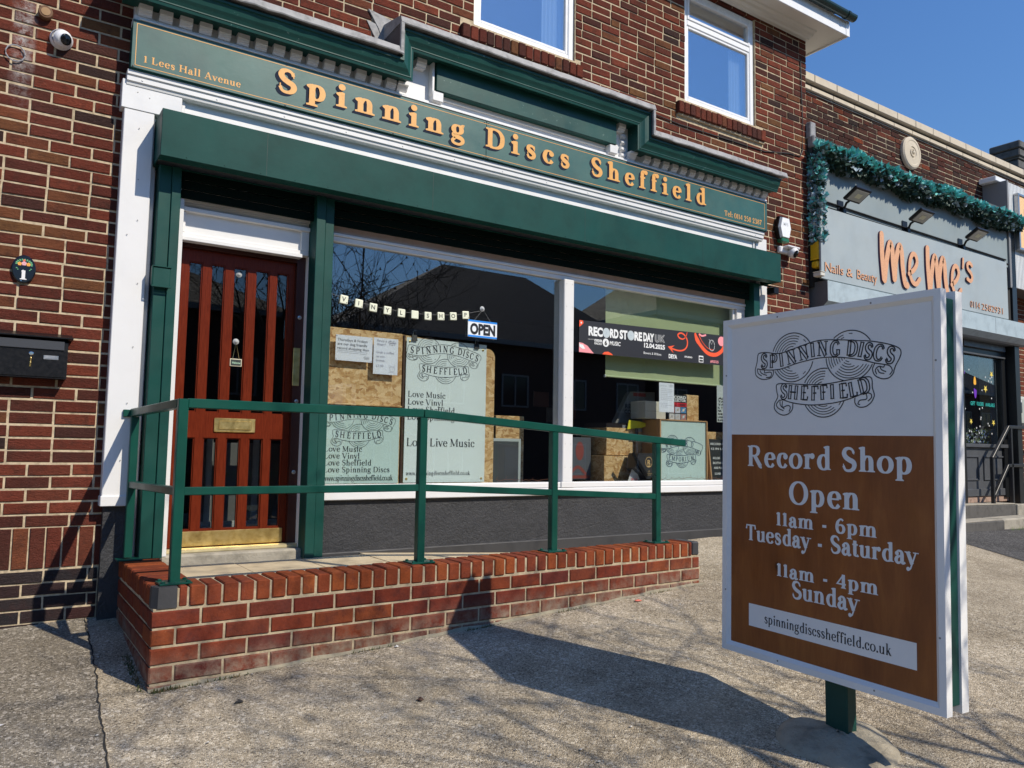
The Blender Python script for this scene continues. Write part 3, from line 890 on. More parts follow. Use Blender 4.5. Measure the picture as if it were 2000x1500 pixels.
def place_bricks(parent, name, stuff, bricks, y, D, mat, seed, nind, viewx, eye=(0, -5.4, 1.2), variants=14, jit=.0032, zmax=99, prot=.003, zmin=-9):
    rr = random.Random(seed)
    vis = [b for b in bricks if viewx[0] < b[0] + b[2] and b[0] < viewx[1] and zmin < b[1] < zmax]
    vis.sort(key=lambda b: -b[2] / ((b[0] - eye[0]) ** 2 + (y - eye[1]) ** 2 + (b[1] - eye[2]) ** 2) * 1.0)
    ind = set(vis[:nind]); cache = {}
    base = wl(parent)
    rest = MB()
    for b in bricks:
        yy = y + rr.uniform(-prot, prot)
        if b in ind:
            key = (round(b[2], 2), round(b[3], 2), rr.randrange(variants if b[2] > .15 else 3))
            if key not in cache:
                cache[key] = brick_mesh(name, b[2] if b[2] < .15 else round(b[2], 3), b[3], D, mat, jit=jit, rr=rr).mesh(name, mat)
            o = bpy.data.objects.new(name, cache[key])
            COL.objects.link(o); o.parent = parent; o.location = Vector((b[0], yy, b[1])) - base
            o['_w'] = [b[0], yy, b[1]]
        else:
            m1 = brick_mesh(name, b[2], b[3], D, mat, jit=jit, rr=rr)
            i = len(rest.v)
            rest.v += [(v[0] + b[0], v[1] + yy, v[2] + b[1]) for v in m1.v]
            rest.f += [tuple(i + q for q in f) for f in m1.f]; rest.mi += m1.mi
    if rest.f:
        tag(rest.build(stuff, mat, parent), kind='stuff')

def holed_sheet(name, x0, x1, y0, y1, z0, z1, holes, mat, parent, inset=0.0, bumpy=0):
    """solid sheet with rectangular openings"""
    xs = sorted({x0, x1, *[min(max(h[0] - inset, x0), x1) for h in holes], *[min(max(h[1] + inset, x0), x1) for h in holes]})
    zs = sorted({z0, z1, *[min(max(h[2] - inset, z0), z1) for h in holes], *[min(max(h[3] + inset, z0), z1) for h in holes]})
    b = MB(); grid = {}
    for i in range(len(xs) - 1):
        for k in range(len(zs) - 1):
            cx, cz = (xs[i] + xs[i + 1]) / 2, (zs[k] + zs[k + 1]) / 2
            grid[i, k] = not any(h[0] - inset < cx < h[1] + inset and h[2] - inset < cz < h[3] + inset for h in holes)
    for (i, k), s in grid.items():
        if not s: continue
        a, c, e, f = xs[i], xs[i + 1], zs[k], zs[k + 1]
        b.quad((a, y0, e), (c, y0, e), (c, y0, f), (a, y0, f)); b.quad((c, y1, e), (a, y1, e), (a, y1, f), (c, y1, f))
        if not grid.get((i - 1, k)): b.quad((a, y1, e), (a, y0, e), (a, y0, f), (a, y1, f))
        if not grid.get((i + 1, k)): b.quad((c, y0, e), (c, y1, e), (c, y1, f), (c, y0, f))
        if not grid.get((i, k - 1)): b.quad((a, y1, e), (c, y1, e), (c, y0, e), (a, y0, e))
        if not grid.get((i, k + 1)): b.quad((a, y0, f), (c, y0, f), (c, y1, f), (a, y1, f))
    return b.build(name, mat, parent)

# ------------------------------------------------------------------ ground
def sheet(name, xs, ys, lift, mat, label=None, keep=None, side=0.0):
    b = MB(); idx = {}
    for i, x in enumerate(xs):
        for j, y in enumerate(ys):
            idx[i, j] = len(b.v); b.v.append((x, y, zg(x, y) + lift))
    for i in range(len(xs) - 1):
        for j in range(len(ys) - 1):
            if keep and not keep((xs[i] + xs[i + 1]) / 2, (ys[j] + ys[j + 1]) / 2): continue
            b.f.append((idx[i, j], idx[i + 1, j], idx[i + 1, j + 1], idx[i, j + 1])); b.mi.append(0)
    return tag(b.build(name, mat, None, smooth=True), kind='structure')
fr = lambda a, b, s: [a + (b - a) * k / s for k in range(s + 1)]
sheet('pavement', fr(-60, -6, 6)[:-1] + fr(-6, 14, 80) + fr(14, 120, 8)[1:], fr(-8.2, .6, 70), 0, PAVE)
b = MB(); b.box(-300, 300, -16.5, -8.3, -3, -.93)
tag(b.build('road', TARMAC), kind='structure')
b = MB(); b.box(-60, 120, -8.45, -8.2, -2, -.80)
tag(b.build('kerb', CONC), kind='structure')
b = MB(); b.box(-300, 300, -19.0, -16.5, -3, -.80)
tag(b.build('far_pavement', PAVE), kind='structure')
b = MB(); b.quad((-1500, -1500, -1.2), (1500, -1500, -1.2), (1500, 1500, -1.2), (-1500, 1500, -1.2))
tag(b.build('ground', simple('grass_ground', (.05, .07, .03), .9, var=.4)), kind='structure')
# darker tarmac beyond the boundary line by the neighbour
b = MB()
P = [(9.75, .30), (9.2, -.75), (8.8, -1.5), (8.2, -2.6), (7.3, -4.2), (6.0, -6.5)]
for (xa, ya), (xb, yb) in zip(P, P[1:]):
    n = 10
    for k in range(n):
        f0, f1 = k / n, (k + 1) / n
        pts = []
        for f in (f0, f1):
            pts.append((xa + (xb - xa) * f, ya + (yb - ya) * f))
        X2 = 16
        for q in range(12):
            u0, u1 = q / 12, (q + 1) / 12
            g_ = lambda p, u: (p[0] + (X2 - p[0]) * u, p[1], zg(p[0] + (X2 - p[0]) * u, p[1]) + .004)
            b.quad(g_(pts[1], u0), g_(pts[1], u1), g_(pts[0], u1), g_(pts[0], u0))
tag(b.build('tarmac_strip', TARMAC, smooth=True), kind='structure')
# older, darker panel of paving left of the crack, and the crack itself
crk = [(.57, .02), (.555, -.4), (.545, -.83), (.52, -1.2), (.50, -1.68), (.47, -2.2), (.49, -3.2)]
mm = aggregate('older_pavement', (.27, .235, .18), (.07, .06, .048), (.60, .54, .45), 150, (.56, .54, .51))
b = MB()
for (xa, ya), (xb, yb) in zip(crk, crk[1:]):
    for q in range(10):
        u0, u1 = q / 10, (q + 1) / 10
        g_ = lambda x, y, u: (x + (-3 - x) * u, y, zg(x + (-3 - x) * u, y) + .003)
        b.quad(g_(xa, ya, u1), g_(xa, ya, u0), g_(xb, yb, u0), g_(xb, yb, u1))
tag(b.build('pavement_patch', mm.m, smooth=True), kind='structure')
def crack(name, pts, wd, seed):
    rr = random.Random(seed); b = MB(); P = []
    for (xa, ya), (xb, yb) in zip(pts, pts[1:]):
        for k in range(14):
            f = k / 14; P.append((xa + (xb - xa) * f + rr.uniform(-.006, .006), ya + (yb - ya) * f + rr.uniform(-.006, .006), rr.uniform(.3, 1) * wd))
    for p, q in zip(P, P[1:]):
        dx, dy = q[0] - p[0], q[1] - p[1]; l = math.hypot(dx, dy) or 1; nx, ny = -dy / l, dx / l
        z = lambda x, y: (x, y, zg(x, y) + .0065)
        b.quad(z(p[0] - nx * p[2], p[1] - ny * p[2]), z(q[0] - nx * q[2], q[1] - ny * q[2]), z(q[0] + nx * q[2], q[1] + ny * q[2]), z(p[0] + nx * p[2], p[1] + ny * p[2]))
    return tag(b.build(name, simple('crack_dirt', (.022, .02, .017), .95)), kind='structure')
crack('pavement_crack', crk, .005, 3)
crack('pavement_crack', [(3.9, -1.12), (4.4, -1.55), (4.9, -2.0), (5.4, -2.3)], .0025, 5)

# ------------------------------------------------------------------ the shop building
SB = thing('shop_building', 'two storey red brick corner building with the green and white record shop front', 'building', (4, 0, .2))
SHOPHOLE = (.66, 6.86, -1, 3.72)
W1 = (3.185, 4.275, 4.735, 6.3)
W2 = (5.68, 6.785, 4.75, 5.985)
SIL1 = (3.06, 4.335, 4.545, 4.735)
SIL2 = (5.56, 6.90, 4.545, 4.75)
SOLD = (-1.6, .62, .46, .708)
holes = [SHOPHOLE, W1, W2, SIL1, SIL2, SOLD]
CO = .0752
old = lay(-1.6, 7.675, .708, 6.07, .229, CO, .0130, holes, 11)
place_bricks(SB, 'brick', 'brick_courses', old, 0, .10, BR_OLD, 5, 300, (.0, 7.7), zmax=5.4)
low = lay(-1.6, .62, .46 - 5 * .0752 - .0752, .455, .229, CO, .011, [], 12)
LOWM = brick_mat('painted_dark_brick', [(0, (.03, .028, .032)), (.6, (.045, .035, .036)), (.86, (.05, .03, .03)), (.93, (.20, .05, .03)), (1, (.03, .028, .032))], (.06, .03, .028), (.7, .66, .64))
place_bricks(SB, 'painted_brick', 'painted_brick_courses', low, 0, .1, LOWM, 8, 60, (-.2, .7))
right_low = lay(6.87, 7.675, -.1, .70, .229, CO, .011, [], 13)
place_bricks(SB, 'lower_brick', 'lower_brick_courses', right_low, 0, .1, BR_OLD, 8, 0, (0, 1))
sold = [(-1.6 + k * .0845, .467, .0745, .232) for k in range(27) if -1.6 + k * .0845 < .60]
place_bricks(SB, 'soldier_brick', 'soldier_bricks', sold, 0, .1, BR_OLD, 9, 40, (-.2, .7))
holed_sheet('mortar', -1.6, 7.67, .0065, .14, -.3, 6.07, [SHOPHOLE, W1, W2, ], MO_OLD, SB, inset=-.006)
for nm, (a, c, e, f) in (('w', SIL1), ('w', SIL2)):
    n = int((c - a) / .0765)
    rr = random.Random(4)
    box('sill_bed', a + .01, c - .01, -.02, .09, f - .175, f - .155, MO_OLD, SB, 0)
    box('sill_mortar', a + .006, c - .006, -.03, .08, f - .15, f - .035, MO_OLD, SB, 0)
    for k in range(n):
        x = a + k * (c - a) / n
        bm = MB()
        h = .145; y0 = -.045 + rr.uniform(-.004, .004); dz = rr.uniform(-.004, .003)
        bm.rbox(x, x + (c - a) / n - .008, y0, .09, f - .155 + dz, f - .155 + dz + .118, .006)
        bm.build('sill_brick', BR_OLD, SB)

# upstairs windows
def upwin(x0, x1, z0, z1, trans):
    W = box('window', x0, x1, .035, .075, z0, z0 + .06, UPVC, SB)
    fw_ = .062
    mb = MB()
    mb.rbox(x0, x0 + fw_, .03, .09, z0, z1, .006); mb.rbox(x1 - fw_, x1, .03, .09, z0, z1, .006)
    mb.rbox(x0 + fw_, x1 - fw_, .032, .09, z1 - fw_, z1, .006); mb.rbox(x0 + fw_, x1 - fw_, .032, .09, z0 + .0, z0 + fw_, .006)
    mb.build('frame', UPVC, W)
    mb = MB()   # sash bead
    s = .028; zt = trans - .03 if trans else z1 - fw_
    for (a, c, e, f) in ((x0 + fw_, x0 + fw_ + s, z0 + fw_, zt), (x1 - fw_ - s, x1 - fw_, z0 + fw_, zt), (x0 + fw_ + s, x1 - fw_ - s, z0 + fw_, z0 + fw_ + s), (x0 + fw_ + s, x1 - fw_ - s, zt - s, zt)):
        mb.rbox(a, c, .038, .08, e, f, .005)
    mb.build('sash', UPVC, W)
    if trans:
        mb = MB(); mb.rbox(x0 + fw_, x1 - fw_, .030, .09, trans - .03, trans + .03, .006)
        for (a, c, e, f) in ((x0 + fw_, x0 + fw_ + .03, trans + .03, z1 - fw_), (x1 - fw_ - .03, x1 - fw_, trans + .03, z1 - fw_), (x0 + fw_ + .03, x1 - fw_ - .03, trans + .03, trans + .065), (x0 + fw_ + .03, x1 - fw_ - .03, z1 - fw_ - .03, z1 - fw_)):
            mb.rbox(a, c, .022, .08, e, f, .005)
        mb.build('top_light', UPVC, W)
        box('pane', x0 + .06, x1 - .06, .055, .061, trans + .04, z1 - .06, GLASS_UP, W, 0)
    box('pane', x0 + .06, x1 - .06, .055, .061, z0 + .06, zt, GLASS_UP, W, 0)
    # room behind
    RW = simple('pale_room', (.12, .15, .12), .8)
    mb = MB()
    mb.quad((x0 - .4, .7, z0 - .5), (x1 + .4, .7, z0 - .5), (x1 + .4, .7, z1 + .5), (x0 - .4, .7, z1 + .5))
    for (p, q) in (((x0 - .4, .145), (x0 - .4, .7)), ((x1 + .4, .7), (x1 + .4, .145))):
        mb.quad((*p, z0 - .5), (*q, z0 - .5), (*q, z1 + .5), (*p, z1 + .5))
    mb.quad((x0 - .4, .145, z1 + .5), (x0 - .4, .7, z1 + .5), (x1 + .4, .7, z1 + .5), (x1 + .4, .145, z1 + .5))
    mb.quad((x0 - .4, .145, z0 - .5), (x1 + .4, .145, z0 - .5), (x1 + .4, .7, z0 - .5), (x0 - .4, .7, z0 - .5))
    mb.build('room', RW, W)
    mb = MB()
    cx = x1 - .30
    pts = []
    for k in range(13):
        pts.append((cx + k * .022, .12 + .014 * (k % 2)))
    for p, q in zip(pts, pts[1:]):
        mb.quad((*p, z0), (*q, z0), (*q, (zt if trans else z1)), (*p, (zt if trans else z1)))
    mb.build('curtain', simple('pale_curtain', (.55, .6, .66), .8), W)
upwin(W1[0] + .005, W1[1] - .005, W1[2], 6.06, None)
upwin(W2[0] + .005, W2[1] - .005, W2[2], W2[3] - .02, 5.615)

# eaves
E = MB()
E.box(-2, 8.03, -.30, .5, 6.055, 6.075)
sf = E.build('soffit', SOFFIT, SB)
E = MB(); E.prism([(-.005, 5.995), (-.05, 5.995), (-.065, 6.01), (-.10, 6.015), (-.115, 6.035), (-.15, 6.04), (-.16, 6.054), (-.005, 6.054)], -2, 7.665)
E.build('eaves_moulding', SOFFIT, SB)
E = MB(); E.rbox(-2, 8.045, -.318, -.298, 6.035, 6.215, .003); E.rbox(8.031, 8.049, -.297, 4, 6.035, 6.215, .003); E.rbox(7.985, 8.052, -.323, -.3185, 6.03, 6.218, .002)
E.build('bargeboard', UPVC, SB)
for k in range(14):
    pass
G_ = MB(); n = 10
pr = [(-.40 + .052 * math.cos(math.pi + math.pi * q / n), 6.235 + .055 * math.sin(math.pi + math.pi * q / n) + .01) for q in range(n + 1)]
pr = [(y + .027, z) for y, z in pr] + [(-.325, 6.255), (-.42, 6.255)]
G_.prism(pr, -2, 8.06)
gt = G_.build('gutter', simple('dark_green_gutter', (.012, .03, .028), .3), SB)
G_ = MB()
for x in (7.90, 6.6, 5.2):
    G_.prism([((y + .373) * 1.12 - .373, (z - 6.25) * 1.12 + 6.25) for y, z in pr], x, x + .035)
G_.build('gutter_bracket', simple('dark_green_gutter2', (.010, .026, .024), .35), gt)
b = MB(); b.quad((-2, -.40, 6.26), (8.05, -.40, 6.26), (8.05, 3.5, 8.3), (-2, 3.5, 8.3)); b.quad((-2, 3.5, 8.3), (8.05, 3.5, 8.3), (8.05, 7.4, 6.26), (-2, 7.4, 6.26))
b.build('roof', ROOF, SB)
b = MB(); b.quad((7.67, .14, -.5), (7.67, 7, -.5), (7.67, 7, 6.07), (7.67, .14, 6.07)); b.quad((-1.6, 7, -.5), (-1.6, .14, -.5), (-1.6, .14, 6.07), (-1.6, 7, 6.07))
b.quad((-1.6, 7, -.5), (7.67, 7, -.5), (7.67, 7, 6.07), (-1.6, 7, 6.07)); b.poly([(7.67, .14, 6.07), (7.67, 6.9, 6.07), (7.67, 3.5, 8.2)])
b.build('side_wall', MO_OLD, SB)

# ------------------------------------------------------------------ shopfront
backing = [(2.0, 4.15, .88, 2.72), (4.23, 6.5, .88, 2.72), (.985, 1.87, .44, 2.56)]
holed_sheet('shopfront_backing', .66, 6.86, .035, .12, -.2, 4.2, backing, WHITE2, SB)
# white left pilaster
P_ = MB(); P_.rbox(.609, .784, -.085, .03, .88, 3.305, .004)
pl = P_.build('pilaster', WHITE, SB)
P_ = MB(); P_.rbox(.602, .792, -.097, .03, .822, .885, .004); P_.build('pilaster_base', WHITE, pl)
P_ = MB(); P_.rbox(.590, .944, -.089, .03, 3.3055, 3.49, .003); P_.build('pilaster_head', WHITE, pl)
P_ = MB(); P_.box(.626, .79, -.058, .03, .0, .821); P_.build('pilaster_plinth', RENDER, pl)
P_ = MB(); P_.box(.785, .812, -.03, .03, .45, 3.30); P_.build('pilaster_edge', WHITE2, pl)
P_ = MB()
for (x, z) in ((.70, 3.19), (.71, 2.86), (.72, 2.6), (.74, 2.2), (.735, 1.8), (.72, 1.45), (.70, 1.1), (.75, 3.40), (.68, 3.42), (.665, 2.5)):
    P_.lathe([(.0035, 0), (.0035, .002)], (x, -.0892, z), (0, -1, 0), 8)
P_.build('nail_head', simple('nail_head', (.3, .3, .3), .5), pl)
# right side
P_ = MB(); P_.rbox(6.70, 6.875, -.045, .03, .40, 3.5, .004); pr_ = P_.build('pilaster', WHITE, SB)
# frieze
F_ = MB(); F_.box(.9485, 6.66, -.045, .03, 3.20, 3.50); fz = F_.build('frieze', WHITE2, SB)
for xa in (.9485, 6.64): box('frieze_batten', xa, xa + .0205, -.058, -.046, 3.21, 3.50, WHITE, fz, .002)
F_ = MB(); F_.prism([(-.04, 3.545), (-.04, 3.45), (-.078, 3.45), (-.094, 3.457), (-.098, 3.475), (-.108, 3.48), (-.108, 3.512), (-.118, 3.518), (-.118, 3.545)], .612, 6.745)
ml = F_.build('frieze_moulding', WHITE, SB)
F_ = MB()
for k in range(14):
    F_.lathe([(.006, 0), (.006, .003)], (.70 + k * .455, -.1085, 3.496), (0, -1, 0), 8)
F_.build('screw_cap', WHITE, ml)
F_ = MB(); F_.box(.9705, 6.64, -.0555, -.0455, 3.275, 3.31); F_.build('lower_rail', WHITE, fz)
# underside box below the sign
U_ = MB(); U_.box(.63, 6.76, -.125, .03, 3.545, 3.86); U_.build('sign_backing', GREEN_D, SB)

# dentil band and cornice
D_ = MB(); D_.box(.63, 6.79, -.118, .03, 3.8695, 3.905); D_.rbox(.66, 6.76, -.147, -.1185, 3.869, 3.879, .002)
db = D_.build('dentil_band', WHITE, SB)
D_ = MB(); D_.box(.64, 2.44, -.09, .03, 3.905, 4.02); D_.box(4.90, 6.77, -.09, .03, 3.905, 4.02); D_.box(2.44, 4.90, -.085, .03, 3.905, 4.27)
D_.build('dentil_backing', WHITE2, db)
dent = MB(); dent.prism([(-.09, 3.906), (-.128, 3.906), (-.133, 3.918), (-.136, 3.922), (-.147, 3.926), (-.152, 3.940), (-.156, 3.943), (-.156, 3.973), (-.09, 3.973)], 0, .078)
dm = dent.mesh('dentil', WHITE2, org=(0, 0, 3.906))
xs = [.652 + .1215 * k for k in range(15)] + [4.985 + .1215 * k for k in range(15)]
for x in xs:
    o = bpy.data.objects.new('dentil', dm); COL.objects.link(o); o.parent = db; o.location = Vector((x, 0, 3.906)) - wl(db); o['_w'] = [x, 0, 3.906]
for x in (2.60, 2.66, 4.68, 4.74):
    pass
PROF = [(-.08, 3.975), (-.225, 3.975), (-.232, 3.955), (-.243, 3.955), (-.248, 3.972), (-.252, 3.975), (-.252, 3.982), (-.262, 4.0), (-.276, 4.02), (-.285, 4.045), (-.290, 4.062), (-.302, 4.066), (-.302, 4.082), (-.08, 4.082)]
up = [(y, z + .235) for y, z in PROF]
def cornice_run(prof, xa, xb, taper_a=0, taper_b=0):
    """profile along x; tapers shear the ends so that runs mitre"""
    b = MB(); i = 0; n = len(prof); zref = min(z for _, z in prof)
    b.v = [(xa + (z - zref) * taper_a, y, z) for y, z in prof] + [(xb + (z - zref) * taper_b, y, z) for y, z in prof]
    for q in range(n):
        b.f.append((q, (q + 1) % n, n + (q + 1) % n, n + q)); b.mi.append(0)
    b.f.append(tuple(range(n))); b.f.append(tuple(2 * n - 1 - q for q in range(n))); b.mi += [0, 0]
    return b
cr = cornice_run(PROF, .56, 2.520, 0, -.9).build('cornice', GREEN_C, SB)
cornice_run(PROF, 4.812, 6.80, .9, 0).build('right_run', GREEN_C, cr)
cornice_run(up, 2.520, 4.812, -.9, .9).build('raised_run', GREEN_C, cr)
def jamb(xin, sg):
    b = MB(); n = len(PROF); zr = 3.955
    lo = [(xin + sg * (z - zr) * .9, y, z) for y, z in PROF]
    hi = [(xin + sg * (z - zr) * .9, y, z + .235) for y, z in PROF]
    b.v = lo + hi
    for q in range(n):
        b.f.append((q, (q + 1) % n, n + (q + 1) % n, n + q)); b.mi.append(0)
    b.f.append(tuple(range(n))); b.f.append(tuple(2 * n - 1 - q for q in range(n))); b.mi += [0, 0]
    return b
jamb(2.520, -1).build('left_upright', GREEN_C, cr)
jamb(4.812, 1).build('right_upright', GREEN_C, cr)
# plain white cheeks and green panel in the raised part
G2 = MB(); G2.rbox(2.765, 4.625, -.165, -.0855, 3.985, 4.205, .004); gp = G2.build('green_panel', GREEN_C, SB)
G2 = MB(); G2.rbox(2.735, 2.755, -.15, -.0855, 3.95, 4.21, .003); G2.rbox(2.74, 2.835, -.155, -.0855, 3.905, 3.984, .004); G2.rbox(4.555, 4.65, -.155, -.0855, 3.905, 3.984, .004)
G2.rbox(2.84, 4.55, -.10, -.0855, 3.95, 3.984, .003); G2.build('panel_block', WHITE, gp)
for sx, dr in ((2.445, 1), (4.80, -1)):
    b = MB(); b.prism([(-.09, 3.875), (-.12, 3.875), (-.128, 3.895), (-.12, 3.91), (-.135, 3.925), (-.15, 3.95), (-.165, 3.955), (-.165, 3.972), (-.09, 3.972)], sx, sx + .085)
    b.build('cornice_bracket', WHITE, cr)
    x2 = 2.60 if dr > 0 else 4.665
    b = MB(); b.prism([(y, z + .235) for y, z in [(-.0855, 3.906), (-.128, 3.906), (-.133, 3.918), (-.136, 3.922), (-.147, 3.926), (-.152, 3.940), (-.156, 3.943), (-.156, 3.973), (-.0855, 3.973)]], x2, x2 + .082)
    b.build('dentil', WHITE2, db)
b = MB()
for z in (3.905, 3.965, 4.03, 4.09):
    b.prism([(-.086, z), (-.10, z + .006), (-.118, z + .02), (-.118, z + .04), (-.10, z + .052), (-.086, z + .056)], 4.725, 4.775)
b.build('turned_bracket', WHITE2, cr)
# lead on top
def lead_run(x0, x1, z, seed, par):
    rr = random.Random(seed); b = MB(); n = max(2, int((x1 - x0) / .09)); P = []
    for k in range(n + 1):
        x = x0 + (x1 - x0) * k / n
        j = rr.uniform(-.004, .004); j2 = rr.uniform(-.003, .003)
        P.append([(x, -.312, z + .032), (x, -.334 + j2, z + .020 + j), (x, -.338 + j2, z + .028 + j), (x, -.322 + j2, z + .078), (x, -.30, z + .088), (x, 0, z + .15), (x, 0, z + .02)])
    for p, q in zip(P, P[1:]):
        for k in range(7):
            b.quad(p[k], q[k], q[(k + 1) % 7], p[(k + 1) % 7])
    b.poly(P[0]); b.poly(P[-1][::-1])
    return b.build('lead_flashing', LEAD, par)
lead_run(.5, 2.40, 4.075, 1, cr); lead_run(2.375, 4.955, 4.31, 2, cr); lead_run(4.93, 6.86, 4.075, 3, cr)
b = MB(); b.rbox(2.372, 2.402, -.335, -.31, 4.10, 4.34, .004); b.rbox(4.925, 4.955, -.335, -.31, 4.10, 4.34, .004); b.build('lead_upstand', LEAD, cr)
b = MB(); b.box(2.38, 2.41, -.31, 0, 4.10, 4.33); b.box(2.3795, 2.3815, -.30, -.02, 4.28, 4.325); b.build('lead_cheek', LEAD_D, cr)
b = MB(); b.box(4.92, 4.945, -.31, 0, 4.10, 4.33); b.build('lead_cheek', LEAD_D, cr)
def plate(pts, y0, y1):
    b = MB(); n = len(pts)
    b.v = [(x, y0, z) for x, z in pts] + [(x, y1, z) for x, z in pts]
    b.f = [tuple(range(n)), tuple(2 * n - 1 - q for q in range(n))] + [(q, n + q, n + (q + 1) % n, (q + 1) % n) for q in range(n)]
    b.mi = [0] * len(b.f); return b
plate([(2.245, 4.545), (2.52, 4.50), (2.52, 4.30), (2.40, 4.25), (2.33, 4.24), (2.37, 4.33), (2.33, 4.42)][::-1], -.014, .01).build('step_flashing', LEAD, cr)
plate([(2.235, 4.455), (2.36, 4.44), (2.37, 4.33), (2.35, 4.22), (2.20, 4.22), (2.31, 4.33)][::-1], -.009, .006).build('step_flashing', LEAD, cr)

# roller shutter
sh = MB()
sh.rbox(.797, 6.77, -.302, -.296, 2.975, 3.273, .002); sh.box(.797, 6.77, -.296, .03, 3.267, 3.273)
sb = sh.build('shutter_box', GREEN_BOX, SB)
sh = MB(); sh.box(.797, .803, -.296, .03, 2.98, 3.267); sh.box(6.764, 6.77, -.296, .03, 2.98, 3.267); sh.box(.803, 6.764, -.296, -.20, 2.977, 2.983); sh.box(.803, 6.764, -.09, .03, 2.977, 2.983)
sh.build('box_end', GREEN_BOX, sb)
sh = MB()
for x in (1.444, 2.684, 4.15, 5.6):
    sh.box(x, x + .0025, -.3028, -.3018, 2.978, 3.27)
sh.build('seam', simple('seam_dark', (.004, .03, .024), .5), sb)
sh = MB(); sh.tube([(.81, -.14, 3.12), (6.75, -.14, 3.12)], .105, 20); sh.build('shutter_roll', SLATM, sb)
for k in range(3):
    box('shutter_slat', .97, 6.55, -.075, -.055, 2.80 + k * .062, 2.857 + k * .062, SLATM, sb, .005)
sh = MB()
for k in range(26):
    x = .95 + k * .23
    sh.lathe([(.004, 0), (.003, .003)], (x, -.302, 2.99), (0, -1, 0), 6)
sh.build('rivet', GREEN_D, sb)
def guide(pieces, z0, par=SB):
    mb = MB(); mb.rbox(*pieces[0], z0, 2.976, .003); g0 = mb.build('shutter_guide', GREEN_D, par)
    for p in pieces[1:]:
        mb = MB(); mb.rbox(*p, z0, 2.974, .003); mb.build('guide_face', GREEN, g0)
    return g0
guide([(.826, .900, -.125, .034)], .50); guide([(.9015, .957, -.135, .034)], .50)
guide([(1.928, 1.992, -.12, .034)], .44); guide([(1.858, 1.924, -.135, .034)], .44)
guide([(6.565, 6.66, -.12, .034)], .42)
lk = MB(); lk.rbox(.812, .915, -.165, -.1355, 2.185, 2.305, .004); lk.rbox(.806, .921, -.173, -.1655, 2.178, 2.19, .002); lk.rbox(.806, .812, -.173, -.126, 2.19, 2.31, .002); lk.rbox(.806, .921, -.173, -.13, 2.3055, 2.312, .002)
lk.build('lock_box', GREEN_D, SB)

# door surround
t = MB(); t.box(.958, .994, -.06, .12, .50, 2.90); t.build('door_jamb', WHITE, SB)
t = MB()
t.box(.995, 1.857, .0, .034, 2.80, 2.975); t.rbox(.995, 1.857, .018, .0335, 2.775, 2.80, .003)
tp = t.build('transom_panel', WHITE2, SB)
t = MB(); t.rbox(.995, 1.857, -.012, .033, 2.735, 2.765, .003); t.rbox(.995, 1.857, .004, .033, 2.56, 2.595, .003); t.rbox(.995, 1.02, .004, .033, 2.5955, 2.7345, .003); t.rbox(1.80, 1.857, .004, .033, 2.5955, 2.7345, .003)
t.box(1.02, 1.80, .024, .034, 2.595, 2.735); t.build('transom_moulding', WHITE, tp)
t = MB(); t.rbox(.994, 1.80, -.03, .034, 2.535, 2.562, .003); t.build('drip_rail', WHITE, tp)
t = MB(); t.rbox(1.857, 1.905, .0, .12, .50, 2.56, .004); t.build('door_jamb', WHITE2, SB)
DF = MB(); DF.box(1.795, 1.857, .06, .17, .53, 2.56); DF.box(.994, 1.795, .06, .17, 2.515, 2.56); df = DF.build('door_frame', DOOR_F, SB)
for z in (2.12, 1.52, 1.02):
    k_ = MB(); k_.lathe([(.014, 0), (.014, .004), (.008, .006)], (1.826, .06, z), (0, -1, 0), 12); k_.build('lock_cylinder', STEEL, df)
k_ = MB(); k_.rbox(1.790, 1.838, .052, .0595, 1.63, 1.90, .002); k_.build('strike_plate', BRASS, df)
# door leaf with ten narrow panes
xsp = [(1.073, 1.163), (1.217, 1.310), (1.366, 1.462), (1.517, 1.616), (1.664, 1.752)]
dh = [(a, c, 1.42, 2.432) for a, c in xsp] + [(a, c, .64, 1.25) for a, c in xsp]
DR = holed_sheet('door', .994, 1.795, .10, .145, .53, 2.513, dh, DOOR, SB)
for (a, c, e, f) in dh:
    b = MB(); s = .008
    for (p, q, r_, t_) in ((a, a + s, e, f), (c - s, c, e, f), (a + s, c - s, e, e + s), (a + s, c - s, f - s, f)):
        b.box(p, q, .108, .137, r_, t_)
    b.build('glazing_bead', DOOR, DR)
    box('pane', a + .004, c - .004, .120, .126, e + .004, f - .004, GLASS_D, DR, 0)
b = MB(); b.rbox(1.282, 1.556, .088, .0995, 1.29, 1.385, .004); lp = b.build('letter_plate', BRASS, DR)
b = MB(); b.rbox(1.312, 1.528, .081, .088, 1.308, 1.366, .003); b.build('letter_flap', BRASS, lp)
b = MB(); b.rbox(1.10, 1.772, .093, .0995, .535, .632, .002); b.build('kick_plate', BRASS, DR)
b = MB(); b.rbox(.996, 1.857, .02, .16, .503, .522, .004); b.prism([(.06, .5221), (.06, .53), (.03, .528), (.02, .5221)], .996, 1.857); b.build('threshold', BRASS_P, SB)
b = MB(); b.rbox(.96, 1.93, -.06, .12, .40, .502, .012); b.build('door_step', CONC, SB)

